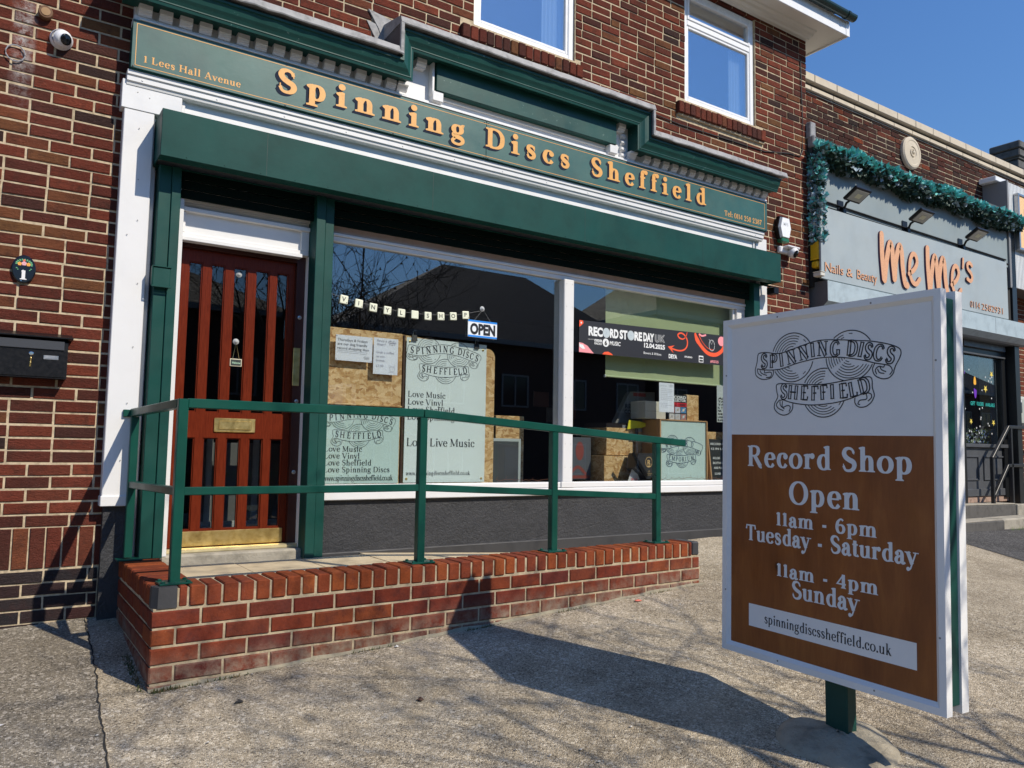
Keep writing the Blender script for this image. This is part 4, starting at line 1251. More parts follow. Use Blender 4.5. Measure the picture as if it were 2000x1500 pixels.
# shop window
SW = box('shop_window', 1.995, 6.70, -.052, .034, .822, .882, WHITE, SB, .006)
b = MB(); b.rbox(1.995, 6.70, -.04, .034, .8825, .932, .008); b.rbox(4.165, 4.172, -.0535, -.0525, .823, .88, .0001); b.build('sill_board', WHITE, SW)
b = MB(); b.rbox(1.995, 6.70, .0, .06, 2.703, 2.742, .005); b.rbox(1.995, 6.70, -.012, .034, 2.7425, 2.765, .004); b.build('window_head', WHITE2, SW)
b = MB(); b.box(1.995, 6.70, .0, .034, 2.765, 2.98); b.build('lintel_board', simple('shaded_pink_paint', (.55, .45, .43), .6, var=.2), SW)
b = MB(); b.rbox(4.135, 4.245, -.045, .07, .9325, 2.702, .006); b.rbox(4.12, 4.26, -.052, .02, .885, .935, .004); mu = b.build('mullion', WHITE, SW)
b = MB()
for k in range(9):
    for x in (4.16, 4.222):
        b.lathe([(.0032, 0), (.0032, .0015)], (x, -.0455, 1.06 + k * .2), (0, -1, 0), 6)
b.build('screw', STEEL, mu)
for q in ((6.44, 6.565, .0, .07), (2.0, 2.02, .0, .07), (6.40, 6.43, .02, .07)): box('window_stile', *q, .9325, 2.702, WHITE, SW, .005)
box('pane', 2.02, 4.135, .030, .036, .93, 2.705, GLASS, SW, 0)
box('pane', 4.245, 6.44, .030, .036, .93, 2.705, GLASS, SW, 0)
# rendered riser below the window
b = MB(); b.box(1.993, 6.86, -.012, .034, .0, .8215); rs = b.build('rendered_riser', RENDER, SB)
b = MB(); b.prism([(-.012, -.1), (-.024, -.1), (-.024, .446), (-.02, .452), (-.012, .456)], 1.993, 6.86); b.build('base_band', DKBASE, rs)

# interior
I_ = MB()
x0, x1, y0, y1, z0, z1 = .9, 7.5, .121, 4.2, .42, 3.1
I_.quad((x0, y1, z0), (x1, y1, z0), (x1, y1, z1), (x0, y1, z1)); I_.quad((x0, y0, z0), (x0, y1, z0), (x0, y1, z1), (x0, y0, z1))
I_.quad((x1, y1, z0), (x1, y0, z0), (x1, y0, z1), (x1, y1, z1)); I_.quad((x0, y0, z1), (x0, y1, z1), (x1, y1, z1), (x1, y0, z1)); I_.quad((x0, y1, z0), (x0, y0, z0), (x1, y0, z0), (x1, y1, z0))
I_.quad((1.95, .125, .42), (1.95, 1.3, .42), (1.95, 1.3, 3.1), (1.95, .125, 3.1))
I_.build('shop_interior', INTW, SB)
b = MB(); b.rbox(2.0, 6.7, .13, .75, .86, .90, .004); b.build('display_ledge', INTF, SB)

# blue cable on the wall
b = MB(); b.tube([(7.565, -.008, 5.75), (7.57, -.008, 5.4), (7.585, -.010, 5.0), (7.575, -.008, 4.66), (7.53, -.008, 4.585), (7.33, -.008, 4.575), (6.9, -.008, 4.50), (6.3, -.008, 4.49), (5.6, -.008, 4.475), (5.1, -.008, 4.50), (4.5, -.008, 4.55)], .006, 6)
tag(b.build('wall_cable', simple('black_cable', (.02, .02, .02), .5), None, loc=(6, 0, 4.5)), 'thin black cable drooping along the brick wall under the upstairs window', 'cable')
# ------------------------------------------------------------------ brick ramp
RW = thing('access_ramp', 'low red brick ramp with on-edge coping in front of the shop door', 'ramp', (2.6, -1.1, 0))
ztop = lambda x: .497 + .0085 * (x - .73)
XR, CH = 4.56, .102
def solid(name, pts, mat, parent):
    b = MB(); b.v = pts; b.f = [(0, 3, 2, 1), (4, 5, 6, 7), (0, 1, 5, 4), (1, 2, 6, 5), (2, 3, 7, 6), (3, 0, 4, 7)]; b.mi = [0] * 6
    return b.build(name, mat, parent)
solid('mortar', [(.738, -1.193, -.2), (XR - .008, -1.193, -.2), (XR - .008, -.99, -.2), (.738, -.99, -.2),
                 (.738, -1.193, ztop(.73) - CH), (XR - .008, -1.193, ztop(XR) - CH), (XR - .008, -.99, ztop(XR) - CH), (.738, -.99, ztop(.73) - CH)], MO_NEW, RW)
solid('coping_mortar', [(.80, -1.192, .35), (XR - .03, -1.192, .38), (XR - .03, -.99, .38), (.80, -.99, .35),
                 (.80, -1.192, ztop(.80) - .010), (XR - .03, -1.192, ztop(XR) - .010), (XR - .03, -.99, ztop(XR) - .010), (.80, -.99, ztop(.80) - .010)], MO_NEW, RW)
solid('side_mortar', [(.738, -.989, -.2), (.938, -.989, -.2), (.938, -.03, -.2), (.738, -.03, -.2), (.738, -.989, .485), (.938, -.989, .485), (.938, -.03, .485), (.738, -.03, .485)], MO_NEW, RW)
rr = random.Random(21)
def footattr(me, zs):
    a = me.attributes.new('foot', 'FLOAT', 'POINT')
    for i, z in enumerate(zs): a.data[i].value = z
def ramp_brick(x, z, l, h, axis='x', mat=BR_NEW, name='brick', slope=.0085, D=.09):
    m0 = brick_mesh(name, l, h, D, mat, ch=.006, jit=.0034, rr=rr)
    V = []
    for v in m0.v:
        if axis == 'x':
            V.append((x + v[0], -1.2 + v[1] + 0, z + v[2] + slope * (v[0])))
        else:           # side wall facing -x: x position is y
            V.append((.73 + v[1], x + v[0], z + v[2]))
    m0.v = V
    o = m0.build(name, mat, RW, loc=V[0])
    footattr(o.data, [max(0, 1 - (p[2] - zg(p[0], p[1])) / .17) for p in V])
    return o
# courses below the coping
c = 0; z_off = CH + .014
while c < 6:
    x = .73; zc = lambda x: ztop(x) - z_off - .076 - c * .0885
    first = .225 if c % 2 == 0 else .108
    while x < XR - .01:
        l = first if x == .73 else .2235
        l = min(l, XR - x)
        if l > .04 and zc(x + l / 2) + .076 > zg(x + l / 2, -1.2) + .004:
            ramp_brick(x, zc(x), l, .076, D=(.09 if x > .74 else (.1025 if c % 2 == 0 else .2235)))
        x += l + .0115
    # side
    y = -1.2
    k = 0
    while y < -.04:
        l = (.1025 if c % 2 == 0 else .2235) if k == 0 else .2235
        l = min(l, -.03 - y)
        zz = ztop(.73) - z_off - .076 - c * .0885
        if l > .04 and zz + .076 > zg(.73, y + l / 2):
            if k > 0: ramp_brick(y, zz, l, .076, 'y')
            elif True: pass
        y += l + .0115; k += 1
    c += 1
def cope(x, y0, y1, w_, mat, name, zz, rx0=0.0):
    b = MB(); j = lambda: rr.uniform(-.0025, .0025)
    dz = rr.uniform(-.003, .003); dy = rr.uniform(-.004, .004)
    b.rbox(x + j(), x + w_ + j(), y0 + dy, y1, zz - CH + dz, zz + dz, .006)
    o = b.build(name, mat, RW, loc=(x, y0, zz - CH))
    footattr(o.data, [0] * len(b.v))
    return o
x = .855
cope(x, -1.2, -.985, .038, BR_COPE, 'coping_brick', ztop(x)); x += .048
while x < XR - .16:
    cope(x, -1.2, -.985, .0715, BR_COPE, 'coping_brick', ztop(x + .035)); x += .0825
cope(x, -1.2, -.985, max(.03, XR - .085 - x), BR_COPE, 'coping_brick', ztop(x))
PBR = simple('painted_black_brick', (.035, .036, .04), .6, var=.25, bump=.4, bs=60)
b = MB(); b.rbox(XR - .078, XR, -1.2, -.985, ztop(XR) - CH, ztop(XR), .010); b.build('painted_end_brick', PBR, RW)
b = MB(); z1_ = ztop(.73) + .001
b.v = [(.73, -1.16, z1_ - CH), (.755, -1.2, z1_ - CH), (.845, -1.2, z1_ - CH), (.845, -1.11, z1_ - CH), (.73, -1.11, z1_ - CH)]
b.v += [(.734, -1.158, z1_), (.758, -1.194, z1_), (.845, -1.194, z1_), (.845, -1.11, z1_), (.734, -1.11, z1_)]
b.f = [(0, 1, 2, 3, 4)[::-1], (5, 6, 7, 8, 9)] + [(k, (k + 1) % 5, 5 + (k + 1) % 5, 5 + k) for k in range(5)]; b.mi = [0] * 7
b.build('painted_corner_brick', PBR, RW)
y = -1.10
while y < -.09:
    b = MB(); dz = rr.uniform(-.003, .003); dx = rr.uniform(-.003, .003)
    b.rbox(.732 + dx, .945, y, y + .072, z1_ - CH + dz, z1_ + dz, .006)
    o = b.build('coping_brick', BR_COPE, RW, loc=(.73, y, .4)); footattr(o.data, [0] * len(b.v)); y += .0825
# end face bricks
for c in range(4):
    zz = ztop(XR) - z_off - .076 - c * .0885
    if zz + .076 > zg(XR, -1.1):
        b = MB(); b.rbox(XR - .05, XR + .001, -1.08, -.99, zz, zz + .076, .004); b.build('end_brick', BR_NEW, RW)
# slabs
k = 0
for i in range(3):
    xa = .948 + i * .452
    for (ya, yb) in ((-.984, -.56), (-.552, -.115)):
        b = MB(); zz = .442 + rr.uniform(-.002, .002); b.rbox(xa, xa + .446, ya, yb, zz - .05, zz, .004); b.build('slab', SLAB, RW)
zr0, zr1 = .442, zg(4.7, -.5) + .01
for i in range(5):
    xa = .948 + 3 * .452 + i * .50; xb = xa + .494
    f = lambda x: zr0 + (zr1 - zr0) * (x - 2.304) / 2.5
    for (ya, yb) in ((-.984, -.50), (-.492, -.026)):
        solid('slab', [(xa, ya, f(xa) - .06), (xb, ya, f(xb) - .06), (xb, yb, f(xb) - .06), (xa, yb, f(xa) - .06), (xa, ya, f(xa)), (xb, ya, f(xb)), (xb, yb, f(xb)), (xa, yb, f(xa))], SLAB, RW)
solid('fill', [(.94, -.989, -.3), (4.55, -.989, -.3), (4.55, -.013, -.3), (.94, -.013, -.3), (.94, -.989, .40), (4.55, -.989, .26), (4.55, -.013, .28), (.94, -.013, .40)], CONC, RW)
# mortar haunch at the foot of the wall
hb = MB(); X0 = .73
n = 90
rr = random.Random(5)
for k in range(n):
    xa, xb = X0 + (XR + .03 - X0) * k / n, X0 + (XR + .03 - X0) * (k + 1) / n
    h = lambda q: (math.sin(q * 7.3) * .5 + math.sin(q * 19.7) * .5)
    def pr(x): return [(x, -1.2 - .020 - .012 * h(x), zg(x, -1.22) + .001), (x, -1.1985, zg(x, -1.2) + .012 + .007 * h(x + 3))]
    a, c_ = pr(xa), pr(xb)
    hb.quad(a[0], c_[0], c_[1], a[1])
hb.build('haunching', simple('haunch_mortar', (.27, .24, .17), .95, var=.35, vs=20, bump=.8, bs=80), RW)

# ------------------------------------------------------------------ handrail
HR = thing('handrail', 'green square tube handrail bolted to the brick ramp', 'handrail', (2.4, -1.09, .5))
def bar(name, p, q, w_, h_, mat, parent, up=(0, 0, 1), ch=.004):
    p, q = Vector(p), Vector(q); t = (q - p).normalized(); u = Vector(up); s = t.cross(u).normalized(); u = s.cross(t)
    b = MB(); pts = []
    for (a, c) in ((-1, -1 + 2 * ch / h_), (-1 + 2 * ch / w_, -1), (1 - 2 * ch / w_, -1), (1, -1 + 2 * ch / h_), (1, 1 - 2 * ch / h_), (1 - 2 * ch / w_, 1), (-1 + 2 * ch / w_, 1), (-1, 1 - 2 * ch / h_)):
        pts.append((s * (a * w_ / 2)) + (u * (c * h_ / 2)))
    for base in (p, q):
        b.v += [tuple(base + v) for v in pts]
    for k in range(8):
        b.f.append((k, (k + 1) % 8, 8 + (k + 1) % 8, 8 + k)); b.mi.append(0)
    b.f.append(tuple(range(8))); b.f.append(tuple(15 - k for k in range(8))); b.mi += [0, 0]
    return b.build(name, mat, parent)
tr = lambda x: 1.415 if x < 2.24 else 1.415 - .0632 * (x - 2.24)      # centre of the top rail
mr = lambda x: .962 if x < 2.24 else .962 - .047 * (x - 2.24)
YP = -1.095
for x in (.845, 2.235, 3.245, 4.215):
    zb = ztop(x) + .010
    zt_ = tr(x) - (.0 if x < 1 else .026)
    bar('post', (x, YP, zb), (x, YP, zt_ + (.022 if x < 1 else 0)), .05, .05, GREEN, HR, (0, 1, 0))
    b = MB(); b.rbox(x - .078, x + .078, YP - .062, YP + .062, ztop(x) + .001, ztop(x) + .011, .002)
    bp = b.build('base_plate', GREEN, HR)
    b = MB()
    for (dx, dy) in ((-.06, -.045), (.06, -.045), (-.06, .045), (.06, .045)):
        b.lathe([(.011, 0), (.011, .006), (.007, .009)], (x + dx, YP + dy, ztop(x) + .011), (0, 0, 1), 8)
    b.build('bolt', GREEN, bp)
bar('top_rail', (.8705, YP, 1.415), (2.238, YP, 1.415), .05, .05, GREEN, HR)
bar('top_rail', (2.232, YP, 1.4155), (4.50, YP, tr(4.50) + .0005), .05, .05, GREEN, HR)
for a, c_ in ((.845, 2.235), (2.235, 3.245), (3.245, 4.215)):
    bar('middle_rail', (a + .0255, YP, mr(a + .03)), (c_ - .0255, YP, mr(c_ - .03)), .04, .042, GREEN, HR)
bar('side_rail', (.843, YP + .0255, 1.414), (.762, -.105, 1.392), .05, .046, GREEN, HR)
bar('side_middle_rail', (.842, YP + .0255, .962), (.765, -.16, .955), .04, .042, GREEN, HR)
bar('wall_post', (.762, -.135, .52), (.762, -.135, 1.367), .045, .045, GREEN, HR, (0, 1, 0))
b = MB(); b.rbox(.70, .84, -.19, -.08, .502, .511, .002); b.build('base_plate', GREEN, HR)
b = MB(); b.rbox(.672, .765, -.062, -.051, 1.355, 1.42, .002); b.rbox(.70, .766, -.105, -.0625, 1.366, 1.410, .003); b.lathe([(.010, 0), (.010, .006), (.005, .009)], (.688, -.062, 1.388), (0, -1, 0), 8)
b.build('wall_bracket', GREEN, HR)

# ------------------------------------------------------------------ fascia sign
FS = thing('fascia_sign', 'long green fascia board with ochre shaded lettering above the shopfront', 'sign', (3.7, -.14, 3.7))
b = MB(); b.rbox(.624, 3.2435, -.140, -.1265, 3.553, 3.867, .002); b.build('board', FASCIA, FS)
b = MB(); b.rbox(3.2465, 6.766, -.140, -.1265, 3.553, 3.867, .002); b.build('board', FASCIA, FS)
b = MB(); b.box(.626, 6.764, -.126, -.1255, 3.546, 3.5525); b.build('lower_edge', GREEN_E, FS)
def fl(name, fn, mat, lift=.0006):
    F = Flat(); fn(F); return F.build(name, mat, FS, (0, -.1402, 0), lift=lift)
def border(F):
    for (a, c_) in (((.648, 3.572), (6.722, 3.572)), ((6.722, 3.572), (6.722, 3.842)), ((6.722, 3.842), (.648, 3.842)), ((.648, 3.842), (.648, 3.572))):
        F.line([a, c_], .0042, False)
fl('gold_border', border, GOLD)
BIG = dict(stem=.165, hair=.062, serif=.075, st=.052)
F = Flat()
F.fit('Spinning', 1.555, 3.025, 3.655, .236, sx=1.12, **BIG)
F.fit('Discs', 3.262, 4.085, 3.655, .236, sx=1.12, **BIG)
F.fit('Sheffield', 4.36, 5.80, 3.655, .236, sx=1.08, **BIG)
LT = letters(F, 'letter', GOLD, FS, (0, -.1402, 0), lift=.0022)
for (a_, b_), o_ in zip(F.parts, LT):
    f = Flat()
    for s_ in (1, 2, 3, 4):
        for k, pts in F.q[a_:b_]:
            f.q.append((k + s_ * 3, [(p[0] - .0056 * s_, p[1] - .0050 * s_) for p in pts]))
    f.build('letter_shadow', NAVY, o_, (0, -.1402, 0), lift=.0008)
SM = dict(stem=.13, hair=.045, serif=.06, st=.04)
fl('address_lettering', lambda F: F.fit('1 Lees Hall Avenue', .70, 1.29, 3.602, .068, sx=1.0, **SM), GOLD)
fl('telephone_lettering', lambda F: F.fit('Tel: 0114 258 2387', 6.10, 6.668, 3.604, .080, gap=.0, stem=.12, hair=.04, serif=.03, st=.03), GOLD)
b = MB()
for x in (.636, 1.60, 2.42, 3.225, 3.262, 4.2, 5.0, 5.9, 6.74):
    for z in (3.562, 3.852):
        b.lathe([(.006, 0), (.006, .0012), (.003, .002)], (x, -.1402, z), (0, -1, 0), 8)
b.build('screw_head', simple('dark_screw', (.02, .02, .02), .4, 0), FS)

# ------------------------------------------------------------------ pole sign in the foreground
PU = Vector((-.03525045, -.99926774, -.01487893)); PV = Vector((-.00052455, -.01486968, .99988930)); PN = PU.cross(PV).normalized()
PO = Vector((3.20977706, -2.59639978, .20530071))
PS = thing('pole_sign', 'tall double sided record shop sign on a green post in the pavement', 'sign', (3.24, -3.23, -.04))
def pbox(name, u0, u1, v0, v1, n0, n1, mat, parent=PS, ch=.004):
    b = MB()
    if ch: b.rbox(u0, u1, n0, n1, v0, v1, ch)
    else: b.box(u0, u1, n0, n1, v0, v1)
    b.v = [tuple(PO + PU * p[0] + PV * p[2] + PN * p[1]) for p in b.v]
    return b.build(name, mat, parent)
WSG = simple('sign_white_paint', (.80, .80, .79), .38, var=.04, vs=4, bump=.15, bs=25, bd=.003)
W_, H_ = 1.157, 1.692
def pframe(n_front, n_back, nm):
    b = MB(); t_ = .046
    inn = n_front - .016 if n_front > n_back else n_front + .016
    for (P0, P1, Q1, Q0) in (((0, 0), (W_, 0), (W_ - t_, t_), (t_, t_)), ((W_, 0), (W_, H_), (W_ - t_, H_ - t_), (W_ - t_, t_)), ((W_, H_), (0, H_), (t_, H_ - t_), (W_ - t_, H_ - t_)), ((0, H_), (0, 0), (t_, t_), (t_, H_ - t_))):
        i = len(b.v)
        m_ = lambda p, q, f: (p[0] + (q[0] - p[0]) * f, p[1] + (q[1] - p[1]) * f)
        A = [P0, P1, m_(P1, Q1, .62), m_(P0, Q0, .62), Q1, Q0]
        vs = [(*A[0], n_front), (*A[1], n_front), (*A[2], n_front), (*A[3], n_front), (*A[4], inn), (*A[5], inn), (*A[0], n_back), (*A[1], n_back), (*A[5], n_back), (*A[4], n_back)]
        b.v += vs
        for f in ((0, 1, 2, 3), (3, 2, 4, 5), (0, 6, 7, 1), (5, 4, 9, 8), (6, 8, 9, 7)):
            b.f.append(tuple(i + q for q in f)); b.mi.append(0)
    b.v = [tuple(PO + PU * p[0] + PV * p[1] + PN * p[2]) for p in b.v]
    return b.build(nm, WSG, PS)
sgn = 1 if PN.x < 0 else -1
pframe(0, -.040 * sgn, 'frame')
pbox('panel', .046, 1.111, .046, 1.646, *sorted((-.0165 * sgn, -.034 * sgn)), PLY, ch=0)
pbox('white_panel', .046, 1.111, 1.094, 1.646, *sorted((-.0145 * sgn, -.0164 * sgn)), WSG, ch=0)
pframe(-.158 * sgn, -.109 * sgn, 'back_frame')
pbox('back_panel', .046, 1.111, .046, 1.646, *sorted((-.118 * sgn, -.140 * sgn)), PLY, ch=0)
pbox('spacer', .012, .10, .03, 1.66, *sorted((-.0405 * sgn, -.1085 * sgn)), GREEN_D); pbox('spacer', 1.06, 1.149, .03, 1.66, *sorted((-.0405 * sgn, -.1085 * sgn)), GREEN_D)
b = MB(); b.rbox(3.214, 3.282, -3.298, -3.186, -.16, 1.80, .004); b.build('post', GREEN_D, PS)
FP = MB(); rr = random.Random(3)
ring = []
prof = [(.005, .050), (.07, .050), (.13, .042), (.20, .030), (.245, .014), (.262, -.02)]
n = 28
jit = [1 + .07 * math.sin(3 * 2 * math.pi * k / n + 1) + .05 * math.sin(5 * 2 * math.pi * k / n) + rr.uniform(-.015, .015) for k in range(n)]
cx, cy = 3.20, -3.26; z0 = zg(cx, cy)
for r_, h in prof:
    ring.append(len(FP.v))
    for k in range(n):
        a = 2 * math.pi * k / n; rad = r_ * jit[k]
        x_, y_ = cx + rad * math.cos(a) * 1.0, cy + rad * math.sin(a)
        FP.v.append((x_, y_, zg(x_, y_) + h + rr.uniform(-.004, .004)))
for a, c_ in zip(ring, ring[1:]):
    for k in range(n):
        FP.f.append((a + k, a + (k + 1) % n, c_ + (k + 1) % n, c_ + k)); FP.mi.append(0)
FP.f.append(tuple(ring[0] + k for k in range(n))); FP.mi.append(0)
FP.build('concrete_footing', simple('dusty_footing', (.33, .29, .215), .9, var=.5, vs=9, bump=1.0, bs=60, bd=.012), PS, smooth=True)
def pfl(name, fn, mat, lift=.0008, off=-.0164):
    F = Flat(); fn(F)
    return F.build(name, mat, PS, PO + PN * off * sgn, PU, PV, lift=lift)
TW = simple('sign_white_lettering', (.74, .75, .76), .5)
SG = dict(stem=.155, hair=.052, serif=.050, st=.032)
F = Flat()
F.fit('Record Shop', .162, 1.015, .936, .150, gap=.035, **SG)
F.fit('Open', .414, .768, .766, .158, gap=.03, **SG)
F.fit('11am - 6pm', .335, .853, .657, .100, gap=.02, **SG)
F.fit('Tuesday - Saturday', .148, 1.030, .566, .112, gap=.0, **SG)
F.fit('11am - 4pm', .338, .857, .416, .096, gap=.02, **SG)
F.fit('Sunday', .426, .762, .327, .116, gap=.0, **SG)
letters(F, 'letter', TW, PS, PO + PN * -.0164 * sgn, PU, PV, lift=.0008)
pbox('web_address_strip', .162, 1.029, .146, .255, *sorted((-.0158 * sgn, -.0164 * sgn)), WSG, ch=0)
pfl('web_address_lettering', lambda F: F.fit('spinningdiscssheffield.co.uk', .262, .918, .177, .066, gap=-.01, stem=.11, hair=.035, serif=.03, st=.02), INK, off=-.0158)
pfl('emblem', lambda F: logo(F, .6233, 1.3739, .001, lw=4.8, hgt=100), INK, off=-.0145)
b = MB()

SCM = simple('dull_screw', (.25, .24, .22), .5)
for (u_, v_) in ((.023, .30), (.023, 1.4), (1.134, .30), (1.134, 1.4), (.35, .020), (.85, .020), (.35, 1.672), (.85, 1.672)):
    b = MB(); b.lathe([(.0045, 0), (.0045, .0008), (.002, .0012)], PO + PU * u_ + PV * v_, PN * sgn, 8)
    b.build('frame_screw', SCM, PS)

# ------------------------------------------------------------------ things on the wall
t = thing('security_camera', 'white dome camera on the brick wall left of the fascia sign', 'camera', (.255, 0, 3.66))
b = MB(); b.lathe([(.062, 0), (.064, .012), (.060, .028), (.052, .036)], (.25, 0, 3.665), (0, -1, 0), 28); b.build('mount', CAMW, t, smooth=True)
b = MB(); d = Vector((.55, -1, -.35)).normalized(); c0 = Vector((.252, -.035, 3.66))
b.lathe([(.052, -.005), (.054, .010), (.050, .026), (.040, .038), (.034, .041)], c0, d, 28); b.build('ball', CAMW, t, smooth=True)
b = MB(); b.lathe([(.034, 0), (.033, .004), (.026, .006), (.015, .009), (.003, .010)], c0 + d * .0405, d, 24); b.build('lens', BLACKG, t, smooth=True)
t = thing('wall_plug', 'small round tan cap high on the brick wall above the dome camera', 'cap', (.16, 0, 3.80))
b = MB(); b.lathe([(.037, 0), (.040, .012), (.040, .038), (.036, .044), (.002, .046)], (.158, 0, 3.80), (0, -1, 0), 24); b.build('cap', RUB, t, smooth=False)
b = MB(); b.lathe([(.025, 0), (.025, .002), (.002, .0025)], (.158, -.046, 3.80), (0, -1, 0), 20); b.build('cap_label', simple('tan_label', (.30, .17, .07), .6), t)
t = thing('wall_loop', 'grey wire loop at the left edge of the wall below the tan cap', 'wire', (.0, 0, 3.50))
b = MB(); b.tube([(.02 + .05 * math.cos(a), -.012, 3.51 + .05 * math.sin(a)) for a in [k * .5 for k in range(14)]], .004, 6); b.build('wire', simple('grey_wire', (.3, .3, .32), .5), t)

t = thing('house_number_plaque', 'oval black number plaque with painted flowers on the brick wall', 'plaque', (.137, 0, 2.217))
b = MB(); b.lathe([(.058, 0), (.061, .006), (.061, .014), (.055, .018)], (0, 0, 0), (0, -1, 0), 40)
b.v = [(.137 + x, y, 2.217 + z * 1.38) for x, y, z in b.v]; pq = b.build('oval_plate', BLACKG, t)
def pl_(name, fn, mat, lift=.0008):
    F = Flat(); fn(F); return F.build(name, mat, t, (.137, -.0182, 2.217), lift=lift)
pl_('numeral', lambda F: F.text('1', 0, -.062, .088, align='c', stem=.20, hair=.07, serif=.09, st=.06), simple('white_print', (.75, .75, .75), .4))
fl_cols = [((-.022, .030), .011, (.80, .36, .06)), ((0, .034), .013, (.72, .38, .42)), ((.022, .030), .011, (.80, .36, .06)), ((0, .052), .007, (.7, .15, .08))]
for (p, r_, c_) in fl_cols:
    def fn(F, p=p, r_=r_):
        for k in range(5):
            a = 2 * math.pi * k / 5 + .3; F.disc(p[0] + r_ * .55 * math.cos(a), p[1] + r_ * .55 * math.sin(a), r_ * .5, n=8)
    pl_('painted_flower', fn, simple('petal', c_, .4), .0012)
def lv(F):
    for k in range(11):
        a = math.pi * (k - .5) / 9.5; x_, y_ = .040 * math.cos(a), .030 + .028 * math.sin(a)
        F.line([(x_ * .7, .03 + (y_ - .03) * .7), (x_ * 1.02, y_)], [.003, .009, .002])
        F.disc(x_, y_, .0045, n=7)
    for s in (-1, 1): F.disc(s * .036, .004, .005, .003, n=7); F.disc(s * .030, -.004, .004, .003, n=7)
pl_('painted_leaves', lv, simple('leaf_print', (.12, .35, .16), .4))
b = MB(); b.lathe([(.004, 0), (.003, .003)], (.127, -.0185, 2.147), (0, -1, 0), 8); b.build('screw', CHROME, t)

t = thing('letter_box', 'black steel letter box with sloping lid on the brick wall', 'letter box', (.2, 0, 1.70))
b = MB(); b.prism([(0, 1.575), (-.10, 1.575), (-.10, 1.79), (-.07, 1.808), (0, 1.808)], -.03, .385); b.build('body', BLACKP, t)
b = MB(); b.prism([(0, 1.809), (-.118, 1.809), (-.124, 1.812), (-.124, 1.818), (0, 1.850)], -.05, .408); b.build('lid', BLACKP, t)
b = MB(); b.rbox(.035, .365, -.108, -.1005, 1.742, 1.796, .003); b.build('flap', simple('grey_flap', (.05, .053, .06), .35), t)
b = MB(); b.rbox(.005, .378, -.104, -.1005, 1.582, 1.732, .002); dd_ = b.build('door', BLACKP, t)
b = MB(); b.lathe([(.012, 0), (.012, .004), (.008, .007)], (.200, -.104, 1.714), (0, -1, 0), 14); b.build('lock', CHROME, dd_)
b = MB(); b.tube([(.199, -.108, 1.69), (.199, -.112, 1.685), (.199, -.108, 1.66), (.198, -.105, 1.638)], .0045, 6); b.build('key', BRASS, dd_)
b = MB(); b.rbox(.262, .338, -.107, -.1045, 1.685, 1.709, .001); b.rbox(.268, .332, -.1085, -.1072, 1.690, 1.704, .0005); b.build('name_holder', STEEL, dd_)

t = thing('alarm_box', 'white hexagonal alarm box with green base on the brick pier', 'alarm', (7.16, 0, 3.67))
hx = [(-.095, 0), (-.062, .115), (.062, .115), (.095, 0), (.062, -.115), (-.062, -.115)]
b = MB(); ff_ = [(7.155 + x * 1.12, -.01, 3.675 + z * 1.1) for x, z in hx]; mm_ = [(7.155 + x * 1.12, -.055, 3.675 + z * 1.1) for x, z in hx]
b.v = ff_ + mm_; b.f = [tuple(range(6)), tuple(11 - k for k in range(6))] + [(k, (k + 1) % 6, 6 + (k + 1) % 6, 6 + k) for k in range(6)]; b.mi = [0] * 8
b.build('back_box', BLACKP, t)
b = MB(); ff_ = [(7.155 + x, -.0555, 3.675 + z) for x, z in hx]; mm_ = [(7.155 + x * .9, -.085, 3.675 + z * .92) for x, z in hx]
b.v = ff_ + mm_; b.f = [tuple(range(6)), tuple(11 - k for k in range(6))] + [(k, (k + 1) % 6, 6 + (k + 1) % 6, 6 + k) for k in range(6)]; b.mi = [0] * 8
b.build('cover', UPVC, t)
b = MB(); b.rbox(7.09, 7.22, -.08, -.01, 3.515, 3.558, .008); b.build('green_base', simple('alarm_green', (.01, .13, .06), .35), t)
F = Flat(); F.sans('MFS', 7.155, 3.695, .05, 'c', .02); F.build('faded_lettering', simple('faded_print', (.55, .58, .6), .5), t, (0, -.0852, 0))
t = thing('security_camera', 'white bracket camera under the hexagonal alarm box', 'camera', (7.20, 0, 3.44))
b = MB(); b.rbox(7.10, 7.27, -.05, 0, 3.40, 3.475, .012); b.rbox(7.15, 7.36, -.12, -.02, 3.452, 3.478, .010); b.build('bracket', CAMW, t)
d = Vector((.1, -1, -.55)).normalized(); c0 = Vector((7.275, -.085, 3.41))
b = MB(); b.lathe([(.045, -.04), (.058, -.02), (.060, .01), (.052, .03), (.042, .036)], c0, d, 24); b.build('ball', CAMW, t, smooth=True)
b = MB(); b.lathe([(.041, 0), (.034, .006), (.004, .008)], c0 + d * .036, d, 22); b.build('lens', BLACKG, t, smooth=True)
t = thing('security_light', 'small dark sensor under the right end of the shutter box', 'sensor', (6.82, -.15, 2.93))
b = MB(); b.rbox(6.79, 6.87, -.20, -.10, 2.88, 2.955, .006); b.tube([(6.83, -.15, 2.955), (6.80, -.10, 2.98), (6.77, -.05, 3.0)], .012, 6); b.build('sensor', BLACKP, t)
# ------------------------------------------------------------------ window display
def paper(name, label, x0, x1, z0, z1, y, mat, th=.0012, cat='notice', group=None):
    t = thing(name, label, cat, ((x0 + x1) / 2, y, z0), group)
    b = MB(); b.box(x0, x1, y, y + th, z0, z1); b.build('sheet', mat, t)
    return t
def on(t, y, name, fn, mat, lift=.0008):
    F = Flat(); fn(F); return F.build(name, mat, t, (0, y, 0), lift=lift)
PT = dict(stem=.11, hair=.035, serif=.045, st=.025)
